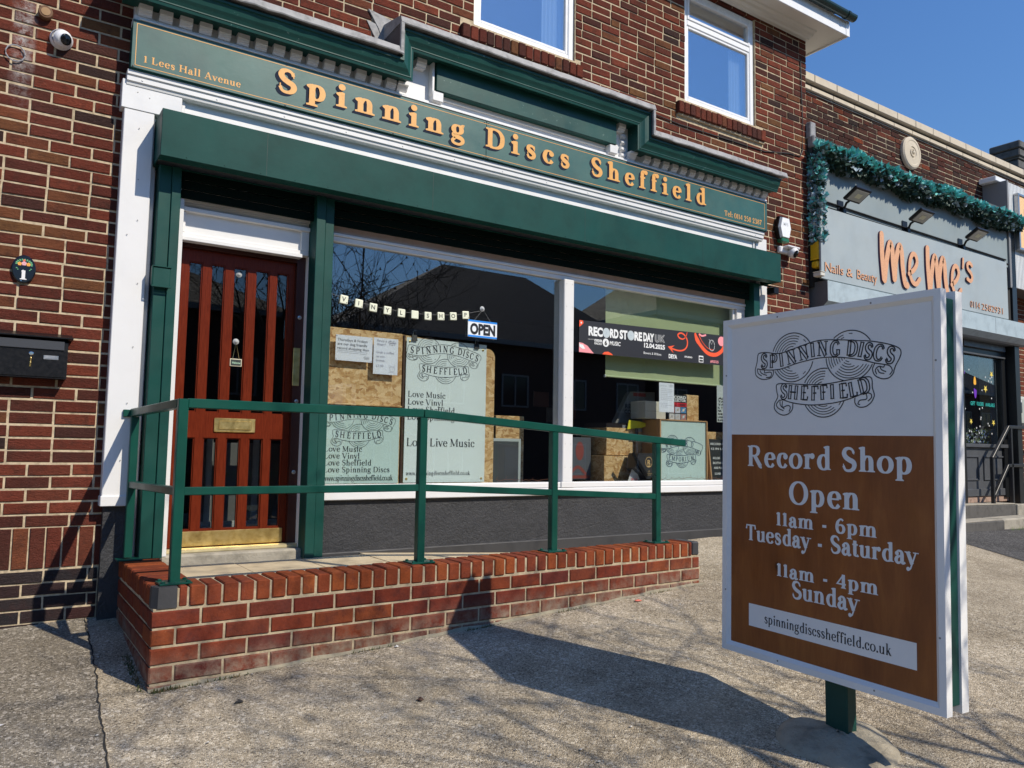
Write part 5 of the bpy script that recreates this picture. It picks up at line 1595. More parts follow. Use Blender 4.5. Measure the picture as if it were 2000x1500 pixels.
# left OSB board
t = thing('display_board', 'upper strand board on the left of the window holding two small notices', 'board', (2.36, .11, 1.52))
b = MB(); b.rbox(2.022, 2.668, .108, .126, 1.522, 2.088, .003); b.build('board', OSB, t)
b = MB(); b.rbox(2.03, 2.66, .070, .107, 1.512, 1.524, .003); b.build('batten', OSB, t)
t = thing('display_board', 'lower strand board on the left of the window behind the wide poster', 'board', (2.36, .11, .9))
b = MB(); b.rbox(2.022, 2.668, .112, .13, .902, 1.505, .003); b.build('board', OSB, t)
t = thing('display_board', 'tall strand board with rounded corner behind the tall poster', 'board', (3.1, .12, .9))
b = MB()
pts = [(2.672, .902), (3.53, .902), (3.53, 1.97)] + [(3.53 - .07 + .07 * math.cos(a), 1.97 + .07 * math.sin(a)) for a in [k * math.pi / 12 for k in range(1, 7)]] + [(2.672, 2.085)]
b = plate(pts, .118, .136); b.build('board', OSB, t)
b = MB(); b.rbox(2.672, 2.69, .10, .1175, .902, 2.08, .002); b.build('edge_strip', WOODB, t)
# lower left poster
t = paper('poster', 'wide pale green poster with the banner emblem on the lower left board', 2.052, 2.655, .934, 1.470, .100, PAPER2, cat='poster')
on(t, .0998, 'emblem', lambda F: logo(F, 2.345, 1.352, .00078, outline=False, hgt=84, lw=4), INK)
def tx(F):
    for k, s in enumerate(('Love Music', 'Love Vinyl', 'Love Sheffield', 'Love Spinning Discs')):
        F.text(s, 2.058, 1.168 - k * .0505, .060, **PT)
    F.fit('www.spinningdiscssheffield.co.uk', 2.062, 2.610, .955, .058, sx=.8, **PT)
on(t, .0998, 'lettering', tx, INK)
# tall poster
t = paper('poster', 'tall white poster clipped to the board with the banner emblem and Love Live Music', 2.695, 3.430, .936, 2.066, .092, PAPER, cat='poster')
on(t, .0918, 'emblem', lambda F: logo(F, 3.065, 1.893, .00088, outline=False, hgt=86, lw=4), INK)
def tx(F):
    for k, s in enumerate(('Love Music', 'Love Vinyl', 'Love Sheffield', 'Love Spinning Discs')):
        F.text(s, 2.715, 1.600 - k * .059, .068, **PT)
    F.fit('Love Live Music', 2.72, 3.325, 1.218, .092, **PT)
    F.fit('www.spinningdiscssheffield.co.uk', 2.72, 3.29, .992, .048, sx=.8, **PT)
on(t, .0918, 'lettering', tx, INK)
b = MB()
for p in ((2.722, 2.035), (3.395, 2.02), (2.722, .965), (3.40, .965)): b.lathe([(.010, 0), (.010, .002), (.005, .003)], (p[0], .0915, p[1]), (0, -1, 0), 12)
b.build('eyelet', BRASS, t)
for x, lab in ((2.76, 'black bulldog clip at the top left of the tall poster'), (3.33, 'black bulldog clip at the top right of the tall poster')):
    z = 2.075 if x < 3 else 2.06
    c = thing('bulldog_clip', lab, 'clip', (x, .085, z), 'clips holding the tall poster')
    b = MB(); b.prism([(.078, z - .035), (.088, z + .012), (.10, z + .012), (.112, z - .035), (.104, z - .035), (.095, z), (.086, z - .035)], x - .022, x + .022); b.build('clip_body', BLACKP, c)
    b = MB()
    for s in (-1, 1): b.tube([(x + s * .012, .09, z + .008), (x + s * .010, .085, z + .045), (x + s * .003, .084, z + .05)], .0022, 5)
    b.build('clip_wire', CHROME, c)
# notices
t = paper('notice', 'white dog friendly notice pinned to the left of the strand board', 2.103, 2.394, 1.838, 2.028, .058, PAPER_W)
def tx(F):
    for k, s in enumerate(('Thursdays & Fridays', 'are our dog friendly', 'record shopping days')):
        F.sans(s, 2.117, 1.983 - k * .031, .028, bold=.006, x1=2.352 + (.012 if k == 2 else 0))
on(t, .0578, 'lettering', tx, simple('grey_print', (.12, .12, .13), .5))
def tx(F):
    F.line([(2.12, 1.912), (2.355, 1.908)], .002, False); F.line([(2.12, 1.900), (2.35, 1.896)], .002, False)
    logo(F, 2.350, 1.868, .00006, words=(), lw=14)
on(t, .0578, 'small_emblem', tx, simple('pale_grey_print', (.35, .35, .38), .5))
t = paper('notice', 'narrow white coffee notice pinned to the right of the dog notice', 2.405, 2.607, 1.757, 2.034, .060, PAPER_W)
PGP = simple('lilac_grey_print', (.30, .29, .36), .5)
def tx(F):
    F.sans('Fancy a', 2.430, 2.003, .026, x1=2.510, shear=.2, bold=.005); F.sans('filter?', 2.430, 1.975, .026, x1=2.500, shear=.2, bold=.005)
    for k, (s, e) in enumerate((('Grab a coffee', 2.573), ('as you', 2.497), ('browse...', 2.51))): F.sans(s, 2.428, 1.915 - k * .031, .026, x1=e)
    F.sans('£1.50', 2.428, 1.812, .026, x1=2.488)
    logo(F, 2.560, 2.000, .00009, words=(), lw=12)
    c0 = (2.56, 1.80)
    F.line([(c0[0] + .022 * math.cos(a), c0[1] + .019 * math.sin(a)) for a in [k * .42 for k in range(16)]], .0014)
    F.line([(c0[0] - .020, c0[1] + .008), (c0[0] - .028, c0[1] + .032), (c0[0] - .006, c0[1] + .018)], .0014, False); F.line([(c0[0] + .020, c0[1] + .008), (c0[0] + .028, c0[1] + .032), (c0[0] + .006, c0[1] + .018)], .0014, False)
    F.disc(c0[0] - .008, c0[1], .002); F.disc(c0[0] + .008, c0[1], .002)
    F.line([(c0[0] - .03, c0[1] - .03), (c0[0], c0[1] - .022), (c0[0] + .03, c0[1] - .034)], .0014)
on(t, .0598, 'lettering', tx, PGP)
b = MB()
for p in ((2.110, 2.02), (2.387, 2.018), (2.110, 1.846), (2.387, 1.846)): b.lathe([(.004, 0), (.003, .003)], (p[0], .0575, p[1]), (0, -1, 0), 8)
b.build('drawing_pin', STEEL, t)
# letter tiles on a string
t = thing('letter_bunting', 'string of ten ivory letter tiles spelling VINYL SHOP across the window', 'bunting', (2.65, .026, 2.26))
spots = [(2.140, 2.284, -.10, 'V', '4'), (2.257, 2.268, -.09, 'I', '1'), (2.373, 2.251, -.07, 'N', '1'), (2.490, 2.242, -.05, 'Y', '4'), (2.607, 2.235, -.03, 'L', '1'), (2.722, 2.235, 0, '', ''),
         (2.836, 2.237, .02, 'S', '1'), (2.952, 2.248, .05, 'H', '4'), (3.064, 2.260, .07, 'O', '1'), (3.178, 2.282, .09, 'P', '3')]
for (x, z, a, ch_, num) in spots:
    b = MB(); b.rbox(-.031, .031, .014, .022, -.032, .032, .004)
    ca, sa = math.cos(a), math.sin(a)
    b.v = [(x + p[0] * ca - p[2] * sa, p[1], z + p[0] * sa + p[2] * ca) for p in b.v]
    tl = b.build('letter_tile', TILE, t)
    if ch_:
        F = Flat(); F.sans(ch_, -.003, -.014, .046, 'c', .012); F.sans(num, .021, -.026, .016, 'c', .01)
        F.q = [(k, [(x + p[0] * ca - p[1] * sa, z + p[0] * sa + p[1] * ca) for p in pts]) for k, pts in F.q]
        F.build('letter', INK, tl, (0, .0138, 0))
b = MB(); b.tube([(2.022, .018, 2.32)] + [(s[0], .0235, s[1] + .012) for s in spots] + [(3.335, .018, 2.336)], .0012, 5); b.build('string', simple('string', (.2, .2, .2), .7), t)
# open sign
t = thing('open_sign', 'small OPEN sign with blue stripes hanging from a suction hook', 'sign', (3.34, .02, 2.18))
b = MB(); b.rbox(3.200, 3.480, .014, .020, 2.110, 2.250, .0015); b.build('sign_board', simple('open_white', (.76, .80, .84), .35), t)
on(t, .0138, 'blue_bands', lambda F: (F.poly([(3.2015, 2.235), (3.4785, 2.235), (3.4785, 2.2495), (3.2015, 2.2495)]), F.poly([(3.2015, 2.1115), (3.4785, 2.1115), (3.4785, 2.126), (3.2015, 2.126)])), BLUE)
on(t, .0138, 'lettering', lambda F: F.sans('OPEN', 3.220, 2.138, .118, bold=.05, x1=3.462), BLACK_M)
b = MB(); b.tube([(3.262, .017, 2.25), (3.338, .012, 2.345), (3.416, .017, 2.25)], .0013, 5); b.build('cord', simple('cord', (.25, .25, .25), .7), t)
b = MB(); b.lathe([(.020, 0), (.022, .004), (.012, .012), (.006, .018), (.002, .019)], (3.338, .028, 2.352), (0, -1, 0), 18); b.build('suction_hook', simple('clear_plastic', (.45, .47, .48), .1), t)
# banner on the right pane
t = thing('window_banner', 'long black event banner with white capitals and orange swirls across the right pane', 'banner', (5.3, .028, 2.09))
BX0, BX1 = 4.360, 6.30
zb = lambda x: 2.079 + .0095 * (x - BX0); zt2 = lambda x: 2.370 + .0200 * (x - BX0)
b = MB(); b.v = [(BX0, .026, zb(BX0)), (BX1, .026, zb(BX1)), (BX1, .026, zt2(BX1)), (BX0, .026, zt2(BX0)), (BX0, .0285, zb(BX0)), (BX1, .0285, zb(BX1)), (BX1, .0285, zt2(BX1)), (BX0, .0285, zt2(BX0))]
b.f = [(0, 1, 2, 3), (7, 6, 5, 4), (0, 4, 5, 1), (1, 5, 6, 2), (2, 6, 7, 3), (3, 7, 4, 0)]; b.mi = [0] * 6
b.build('vinyl', simple('charcoal_vinyl', (.022, .022, .026), .4), t)
WPR = simple('white_vinyl_print', (.76, .78, .78), .4)
def tx(F):
    F.sans('REC', 4.468, 2.246, .108, bold=.05, x1=4.636)
    F.sans('RD', 4.722, 2.248, .108, bold=.05, x1=4.826)
    F.sans('ST', 4.840, 2.249, .108, bold=.05, x1=4.936)
    F.sans('RE', 5.024, 2.251, .108, bold=.05, x1=5.122)
    F.sans('DAY', 5.138, 2.253, .108, bold=.05, x1=5.278)
    F.sans('12.04.2025', 5.148, 2.192, .060, bold=.035, x1=5.423)
    F.sans('MUSIC', 4.718, 2.176, .052, bold=.02, x1=4.849, shear=.1)
    F.sans('RADIO', 4.538, 2.166, .028, bold=.02, x1=4.624)
    F.sans('DEYA', 5.474, 2.115, .055, bold=.04, x1=5.588); F.sans('Bowers & Wilkins', 5.143, 2.128, .034, x1=5.373)
    F.sans('STUDIO', 5.692, 2.137, .022, bold=.03, x1=5.800); F.sans('Supported by', 4.462, 2.205, .012, x1=4.530)
    for k in range(3): F.poly([(4.538 + k * .030, 2.192), (4.564 + k * .030, 2.192), (4.564 + k * .030, 2.214), (4.538 + k * .030, 2.214)])
    F.disc(4.672, 2.192, .038, n=26)
    F.poly([(5.893, 2.105), (5.958, 2.105), (5.958, 2.172), (5.893, 2.172)])
on(t, .0258, 'lettering', tx, WPR)
def tx(F):
    F.sans('6', 4.672, 2.170, .060, 'c', .03)
    for k, c_ in enumerate('BBC'): F.sans(c_, 4.551 + k * .030, 2.1955, .019, 'c', .01)
    for k in range(2): F.poly([(5.901, 2.113 + k * .028), (5.950, 2.113 + k * .028), (5.950, 2.131 + k * .028), (5.901, 2.131 + k * .028)])
on(t, .0258, 'reversed_lettering', tx, BLACK_M, .0026)
def tx(F):
    F.line([(5.293, 2.330), (5.293, 2.272), (5.305, 2.257), (5.332, 2.257), (5.344, 2.272), (5.344, 2.331)], .0035, False)
    F.line([(5.306, 2.330), (5.306, 2.278), (5.312, 2.270), (5.325, 2.270), (5.331, 2.278), (5.331, 2.331)], .0025, False)
    for s_ in (0, .013): F.line([(5.358 + s_, 2.257), (5.358 + s_, 2.331)], .003, False)
    F.line([(5.371, 2.295), (5.402, 2.332), (5.418, 2.332), (5.386, 2.297), (5.420, 2.258), (5.404, 2.258), (5.371, 2.285)], .003, False)
on(t, .0258, 'outline_lettering', tx, WPR)
def tx(F):
    for cx in (4.679, 4.980):
        F.disc(cx, 2.278 + .015 * (cx - 4.36), .043, .046, n=30)
on(t, .0258, 'record_discs', tx, LGREY, .0012)
def tx(F):
    for cx in (4.679, 4.980):
        F.disc(cx, 2.278 + .015 * (cx - 4.36), .004, n=8)
        for r_ in (.016, .034): F.line([(cx + r_ * math.cos(a), 2.278 + .015 * (cx - 4.36) + r_ * 1.07 * math.sin(a)) for a in [k * .3 for k in range(22)]], .0008, False)
on(t, .0258, 'disc_grooves', tx, simple('disc_blue_print', (.25, .33, .42), .5), .0024)
def tx(F):
    F.line([(5.73, 2.393), (5.71, 2.345), (5.67, 2.318), (5.62, 2.325), (5.60, 2.355), (5.64, 2.375), (5.69, 2.36), (5.73, 2.31), (5.725, 2.25), (5.68, 2.21), (5.60, 2.198), (5.49, 2.215)], [.006, .007, .008, .008, .009, .009, .010, .011, .012, .013, .014, .015], True)
    F.poly([(5.462, 2.225), (5.555, 2.245), (5.51, 2.215), (5.54, 2.165)])
    F.line([(5.84, 2.395), (5.87, 2.33), (5.94, 2.26), (6.03, 2.205), (6.14, 2.20), (6.23, 2.245), (6.27, 2.30)], [.02, .03, .035, .045, .05, .05, .04])
    F.poly([(4.3605, 2.308), (4.385, 2.325), (4.408, 2.345), (4.403, 2.368), (4.362, 2.3695)])
    F.poly([(4.63, 2.0825), (4.76, 2.0833), (4.74, 2.098), (4.70, 2.112), (4.655, 2.105)])
    F.line([(5.89, 2.39), (5.94, 2.32), (6.02, 2.26), (6.11, 2.245)], [.006, .010, .010, .006])
on(t, .0258, 'orange_artwork', tx, REDP)
def tx(F):
    F.poly([(4.3595, 2.082), (4.53, 2.0815), (4.50, 2.107), (4.455, 2.145), (4.40, 2.165), (4.3602, 2.168)])
    pass
on(t, .0258, 'pink_blot', lambda F: F.poly([(4.3595, 2.082), (4.53, 2.0815), (4.50, 2.107), (4.455, 2.145), (4.40, 2.165), (4.3602, 2.168)]), PINK)
on(t, .0258, 'pink_stroke', lambda F: F.line([(5.90, 2.392), (5.94, 2.375), (6.00, 2.39)], .018), PINK)
on(t, .0258, 'pink_disc', lambda F: F.disc(6.23, 2.345, .055, .05), PINK)
on(t, .0258, 'pink_lettering', lambda F: F.sans('#RSD25', 6.06, 2.115, .036, bold=.02), PINK)
def tx(F):
    F.poly([(4.361, 2.165), (4.375, 2.152), (4.405, 2.150), (4.43, 2.115), (4.40, 2.112), (4.362, 2.13)]); F.disc(4.382, 2.347, .008)
    F.line([(6.083 + .040 * math.cos(a), 2.29 + .055 * math.sin(a)) for a in [k * .4 for k in range(17)]], .004); F.line([(6.04, 2.35), (6.08, 2.30), (6.10, 2.345)], .003, False)
on(t, .0258, 'pale_artwork', tx, WPR, .0018)
# roller blind
t = thing('roller_blind', 'sage green roller blind hanging behind the right window pane', 'blind', (5.6, .15, 1.9))
b = MB(); N = 24
rr = random.Random(2)
for k in range(N):
    xa, xb = 4.775 + (6.9 - 4.775) * k / N, 4.775 + (6.9 - 4.775) * (k + 1) / N
    f = lambda x: .150 + .003 * math.sin(x * 9) + .002 * math.sin(x * 23)
    b.quad((xa, f(xa), 1.905), (xb, f(xb), 1.905), (xb, .152, 2.93), (xa, .152, 2.93))
b.build('fabric', BLIND, t, smooth=True)
b = MB(); b.rbox(4.772, 6.9, .138, .158, 1.893, 1.912, .005); b.build('bottom_bar', simple('pale_green_bar', (.5, .58, .35), .4), t)
b = MB(); b.lathe([(.014, 0), (.014, .008)], (4.772, .148, 1.902), (-1, 0, 0), 10); b.build('bar_end_cap', UPVC, t)

# goods behind the right pane
def ptext(t, y, spec, mat, name='lettering'):
    def tx(F):
        for (s, x0_, x1_, z_, sz, bo) in spec: F.sans(s, x0_, z_, sz, bold=bo, x1=x1_)
    return on(t, y, name, tx, mat)
t = paper('notice', 'white typed letter stuck to the glass under the roller blind', 5.366, 5.566, 1.588, 1.872, .045, PAPER_W)
def tx(F):
    F.sans('Record Amnesty', 5.385, 1.838, .014, x1=5.465, bold=.01); logo(F, 5.525, 1.845, .00006, words=(), lw=14)
    for k in range(11):
        if k in (7,): continue
        rr = random.Random(k); x_ = 5.388; e = 5.54 if k not in (3, 8, 10) else 5.48
        while x_ < e:
            l = rr.uniform(.008, .028); F.line([(x_, 1.812 - k * .0175), (min(x_ + l, e), 1.812 - k * .0175)], .0035, False); x_ += l + .005
on(t, .0448, 'typed_text', tx, simple('soft_grey_print', (.38, .40, .45), .5))
t = thing('framed_sign', 'pale green sign with blue banner emblem in a wooden frame on the window ledge', 'sign', (5.78, .12, .9))
b = MB(); b.rbox(5.450, 6.100, .125, .15, .905, 1.512, .002); b.build('panel', PAPER2, t)
b = MB()
for q in ((5.440, 5.459, .905, 1.52), (6.096, 6.112, .905, 1.52)): b.rbox(q[0], q[1], .11, .36, q[2], q[3], .002)
b.rbox(5.4595, 6.0955, .112, .36, 1.5125, 1.524, .002); b.rbox(5.4595, 6.0955, .112, .16, .903, .918, .002)
b.build('frame', simple('pale_pine', (.50, .28, .13), .6, var=.15), t)
on(t, .1248, 'emblem', lambda F: logo(F, 5.775, 1.205, .00078, words=(LT1R, LT2R), outline=False, hgt=84, lw=7), NAVYINK)
t = thing('strand_board_box', 'tall strand board box standing behind the framed pale green sign', 'box', (5.6, .45, .9))
b = MB(); b.rbox(5.36, 6.0, .37, .60, .902, 1.50, .003); b.build('box_body', OSB, t)
t = thing('magazine_poster', 'black magazine poster with a red band above two rows of covers', 'poster', (5.80, .20, 1.53))
b = MB(); b.box(5.640, 5.905, .198, .202, 1.526, 1.782); b.build('sheet', simple('poster_black', (.02, .02, .022), .4), t)
ptext(t, .1978, [('RECORD', 5.655, 5.890, 1.742, .038, .04), ('COLLECTOR', 5.655, 5.890, 1.712, .034, .04)], WPR)
on(t, .1978, 'red_band', lambda F: F.poly([(5.648, 1.662), (5.898, 1.662), (5.898, 1.700), (5.648, 1.700)]), simple('magazine_red', (.75, .02, .04), .4))
ptext(t, .1968, [('SOLD HERE', 5.660, 5.886, 1.668, .034, .03)], BLACK_M, 'band_lettering')
for k in range(6):
    cc_ = [(.55, .12, .10), (.6, .62, .72), (.08, .25, .5), (.6, .6, .6), (.5, .52, .55), (.42, .2, .18)][k]
    xx, zz = 5.655 + (k % 3) * .082, 1.598 - (k // 3) * .068
    on(t, .1978, 'cover_print', lambda F: F.poly([(xx, zz), (xx + .072, zz), (xx + .072, zz + .058), (xx, zz + .058)]), simple('cover', cc_, .4))
    on(t, .1974, 'cover_detail', lambda F: (F.disc(xx + .036, zz + .03, .014), F.line([(xx + .01, zz + .012), (xx + .06, zz + .05)], .006, False)), simple('cover2', tuple(.8 - q * .7 for q in cc_), .4))
t = thing('strand_board_box', 'small bright strand board box beside the black magazine poster', 'box', (6.0, .25, 1.53))
b = MB(); b.rbox(5.910, 6.095, .215, .36, 1.527, 1.790, .003); b.build('box_body', OSB, t)
t = thing('mint_folder', 'mint green folder edge behind the small strand board box', 'folder', (6.15, .37, 1.53))
b = MB(); b.rbox(6.10, 6.17, .365, .38, 1.52, 1.735, .002); b.build('folder', MINT, t)
t = thing('white_box', 'cream cardboard box stacked on the framed sign behind the typed letter', 'box', (5.5, .3, 1.53))
b = MB(); b.rbox(5.34, 5.62, .21, .42, 1.527, 1.70, .004); b.build('box_body', CREAM, t)
b = MB()
b.rbox(5.345, 5.62, .2085, .2095, 1.60, 1.604, .0004); b.build('box_tape', simple('tape', (.45, .42, .35), .4), t)
t = thing('magazine_rack', 'grey plastic magazine rack with a red label beside the cream box', 'rack', (5.25, .55, 1.50))
b = plate([(5.16, 1.40), (5.75, 1.40), (5.75, 1.82), (5.42, 1.81), (5.38, 1.77)], .50, .56); b.build('rack_side', simple('grey_plastic', (.22, .22, .22), .5), t)
b = MB(); b.rbox(5.20, 5.55, .36, .498, 1.40, 1.43, .004); b.rbox(5.16, 5.40, .34, .36, 1.40, 1.46, .004); b.build('rack_tray', simple('rack_tray', (.35, .37, .42), .4), t)
on(t, .4998, 'red_label', lambda F: F.poly([(5.45, 1.765), (5.62, 1.765), (5.62, 1.80), (5.45, 1.80)]), simple('label_red', (.35, .04, .03), .5))
ptext(t, .4998, [('REC', 5.34, 5.47, 1.64, .06, .03), ('COLL', 5.33, 5.48, 1.585, .055, .03)], INK)
t = thing('record_crate', 'strand board crate of records with a yellow divider on top', 'crate', (5.2, .45, 1.16))
b = MB(); b.rbox(4.95, 5.32, .33, .72, 1.165, 1.43, .003); b.build('crate_body', OSB, t)
b = MB(); b.box(5.30, 5.33, .30, .31, 1.15, 1.43); 
rr = random.Random(9)
for k in range(30):
    x = 4.96 + k * .0105; b.box(x, x + .004, .34, .68, 1.40, 1.475 + rr.uniform(-.008, .008))
b.build('record_sleeve', simple('dark_sleeves', (.05, .04, .04), .5, var=.4, vs=40), t)
b = plate([(5.20, 1.42), (5.40, 1.44), (5.52, 1.475), (5.36, 1.50), (5.22, 1.51)], .31, .316); b.build('yellow_divider', YEL, t)
t = thing('record_crate', 'strand board crate at the bottom left of the right window pane', 'crate', (5.0, .45, .9))
b = MB(); b.rbox(4.88, 5.22, .28, .70, .902, 1.16, .003); b.build('crate_body', OSB, t)
b = MB(); b.rbox(5.225, 5.30, .30, .60, .902, 1.10, .003); b.build('crate_end', OSB, t)
t = thing('triangular_box', 'black diamond shaped box with a gold R standing on the ledge', 'box', (5.27, .13, .9))
b = plate([(5.105, 1.05), (5.155, 1.188), (5.385, 1.190), (5.44, 1.06), (5.30, .945), (5.26, .945)][::-1], .10, .24); b.build('box_front', simple('charcoal_card', (.035, .035, .038), .4), t)
b = plate([(5.06, 1.175), (5.075, 1.20), (5.26, .985), (5.235, .945)], .085, .098); b.build('box_edge', BLACKP, t)
b = MB(); b.prism([(.10, .902), (.24, .902), (.17, .945)], 5.20, 5.36); b.build('box_stand', BLACKP, t)
GOLDP = simple('gold_foil', (.72, .48, .22), .35)
def tx(F):
    F.line([(5.283 + .042 * math.cos(a), 1.105 + .048 * math.sin(a)) for a in [k * .314 for k in range(21)]], .005)
    F.text('R', 5.283, 1.082, .062, align='c', stem=.2, hair=.07, serif=.05, st=.05); F.poly([(5.262, 1.062), (5.304, 1.062), (5.30, 1.072), (5.267, 1.072)])
    F.sans('LP', 5.286, 1.010, .022, 'c'); F.sans('THE LONDON', 5.286, .992, .012, 'c'); F.sans('GIN CO', 5.286, .978, .012, 'c')
on(t, .0998, 'gold_print', tx, GOLDP)
t = thing('triangle_card', 'small grey and white triangular card on the ledge beside the black box', 'card', (5.13, .2, .9))
b = plate([(5.06, .903), (5.24, .903), (5.15, 1.09)], .16, .165); b.build('card', simple('card_white', (.6, .6, .6), .5), t)
on(t, .1598, 'print', lambda F: F.sans('DRY GIN', 5.11, .93, .03, x1=5.19, bold=.02), simple('label_red2', (.6, .04, .06), .5))
t = thing('chalkboard', 'small A frame chalkboard with white writing on the right of the ledge', 'chalkboard', (6.28, .16, .9))
b = plate([(6.215, .905), (6.62, .905), (6.56, 1.34), (6.160, 1.345)], .145, .155); b.build('slate', simple('slate', (.02, .025, .028), .6), t)
b = plate([(6.196, .905), (6.2145, .905), (6.1595, 1.345), (6.145, 1.345)], .14, .17); b.build('frame_side', simple('pine2', (.5, .3, .15), .6), t)
ptext(t, .1448, [('RECORD ALBUMS', 6.19, 6.5, 1.285, .03, .02), ('12 IN LP 7 IN', 6.20, 6.5, 1.235, .03, .02), ('INCLUDES', 6.225, 6.33, 1.14, .03, .02), ('BOTH STAGES', 6.225, 6.5, 1.09, .03, .02), ('AND PULL', 6.24, 6.38, 1.04, .03, .02), ('SOUND', 6.25, 6.34, .98, .03, .02)], WPR)
t = thing('display_board', 'strand board panel behind the chalkboard at the right of the window', 'board', (6.4, .2, .9))
b = MB(); b.rbox(6.115, 6.7, .19, .21, .902, 1.42, .003); b.build('board', OSB, t)
t = thing('hanging_slats', 'black and white slatted sign hanging behind the right end of the pane', 'sign', (6.28, .1, 1.6))
b = MB(); b.box(6.24, 6.43, .10, .103, 1.52, 1.90); b.build('panel', simple('hanger', (.5, .55, .55), .5), t)
def tx(F):
    for k in range(8): F.sans('BLANK TAPE'[k:] or 'TAPE', 6.25, 1.53 + k * .032, .028, x1=6.42, bold=.04)
on(t, .0998, 'lettering', tx, BLACK_M)
# dim things deeper in the shop
def dim(name, label, cat, x0_, x1_, y0_, y1_, z0_, z1_, mat):
    t = thing(name, label, cat, ((x0_ + x1_) / 2, (y0_ + y1_) / 2, z0_)); b = MB(); b.rbox(x0_, x1_, y0_, y1_, z0_, z1_, .004); b.build('body', mat, t); return t
t = dim('strand_board_box', 'dim strand board box low behind the left pane beside the mullion', 'box', 3.70, 4.0, .35, .7, .902, 1.50, OSB)
b = MB(); b.rbox(3.64, 3.96, .335, .345, .91, 1.30, .002); b.build('white_frame', simple('dim_frame', (.45, .5, .5), .5), t)
b = MB(); b.rbox(3.66, 3.93, .328, .334, .92, 1.275, .001); b.build('dark_picture', NGREY, t)
t = dim('poster_print', 'dim framed record print behind the right pane near the mullion', 'picture', 4.60, 4.86, .45, .46, .93, 1.33, simple('dim_print', (.10, .11, .13), .3))
on(t, .4498, 'print', lambda F: (F.disc(4.72, 1.2, .05, .09), F.line([(4.62, 1.0), (4.7, 1.05), (4.8, .98)], .03), F.poly([(4.61, .94), (4.85, .94), (4.85, .97), (4.61, .97)])), simple('dim_red', (.25, .06, .05), .4))
for k, (x, z, c_) in enumerate(((4.78, 1.66, (.12, .05, .04)), (5.06, 1.62, (.16, .15, .14)), (4.98, 1.50, (.14, .13, .12)), (5.20, 1.55, (.2, .04, .03)), (5.1, 1.72, (.05, .05, .06)))):
    wh = ('leftmost, brownish', 'upper grey', 'lower grey', 'reddish', 'topmost, nearly black')[k]
    dim('record_sleeve', 'dim record sleeve in the rack behind the right pane, the %s one' % wh, 'record', x, x + .2, 1.3 + k * .02, 1.31 + k * .02, z, z + .16, simple('sleeve%d' % k, c_, .4))
t = thing('fairy_lights', 'string of unlit copper fairy lights lying along the window ledge', 'fairy lights', (5.8, .08, .94))
rr = random.Random(6)
b = MB()
for (a, c_) in ((3.55, 4.1), (5.40, 6.40)):
    P_ = []
    x = a
    while x < c_: P_.append((x, .09 + rr.uniform(-.012, .012), .945 + rr.uniform(-.008, .012))); x += .03
    b.tube(P_, .0018, 4, cap=False)
    for p in P_[::3]: b.tube([p, (p[0] + rr.uniform(-.02, .02), p[1], p[2] + rr.uniform(.01, .035))], .0014, 4)
b.build('wire', simple('copper_wire', (.25, .10, .06), .4), t)
# little welcome sign and hooks on the door
t = thing('welcome_sign', 'tiny Welcome slate on a chain hanging on the shop door glass', 'sign', (1.41, .09, 1.75))
b = MB(); b.rbox(1.367, 1.447, .100, .105, 1.742, 1.795, .002); b.build('border', simple('cream_border', (.6, .55, .4), .5), t)
b = MB(); b.box(1.373, 1.441, .0985, .0998, 1.748, 1.789); b.build('slate', simple('slate2', (.02, .03, .025), .6), t)
on(t, .0984, 'lettering', lambda F: F.sans('Welcome', 1.378, 1.760, .020, x1=1.436, shear=.2, bold=.01), simple('chalk_green', (.45, .7, .5), .5))
b = MB(); b.tube([(1.385, .100, 1.795), (1.404, .105, 1.91), (1.428, .100, 1.795)], .0016, 5); b.build('chain', BRASS, t)
b = MB(); b.lathe([(.020, 0), (.021, .004), (.010, .012), (.005, .016)], (1.405, .119, 1.915), (0, -1, 0), 16); b.build('suction_hook', simple('clear_plastic2', (.4, .42, .42), .12), t)
t = thing('suction_hook', 'clear suction hook alone near the top of the middle door pane', 'hook', (1.405, .11, 2.385))
b = MB(); b.lathe([(.020, 0), (.021, .004), (.010, .012), (.005, .016)], (1.405, .119, 2.385), (0, -1, 0), 16); b.build('cup', simple('clear_plastic3', (.4, .42, .42), .12), t)

t = thing('display_unit', 'white framed grey board standing inside behind the lower panes of the shop door', 'board', (1.5, .5, .5))
b = MB(); b.rbox(1.25, 2.4, .50, .52, .5, 1.22, .003); b.build('grey_panel', simple('mid_grey_panel', (.22, .22, .23), .5), t)
for q in ((1.33, 1.37, .5, 1.3), (1.66, 1.70, .5, 1.3), (2.0, 2.04, .5, 1.3)): box('white_bar', q[0], q[1], .47, .4995, q[2], q[3], UPVC, t)
box('white_rail', 1.25, 2.4, .455, .4695, .60, .66, UPVC, t)
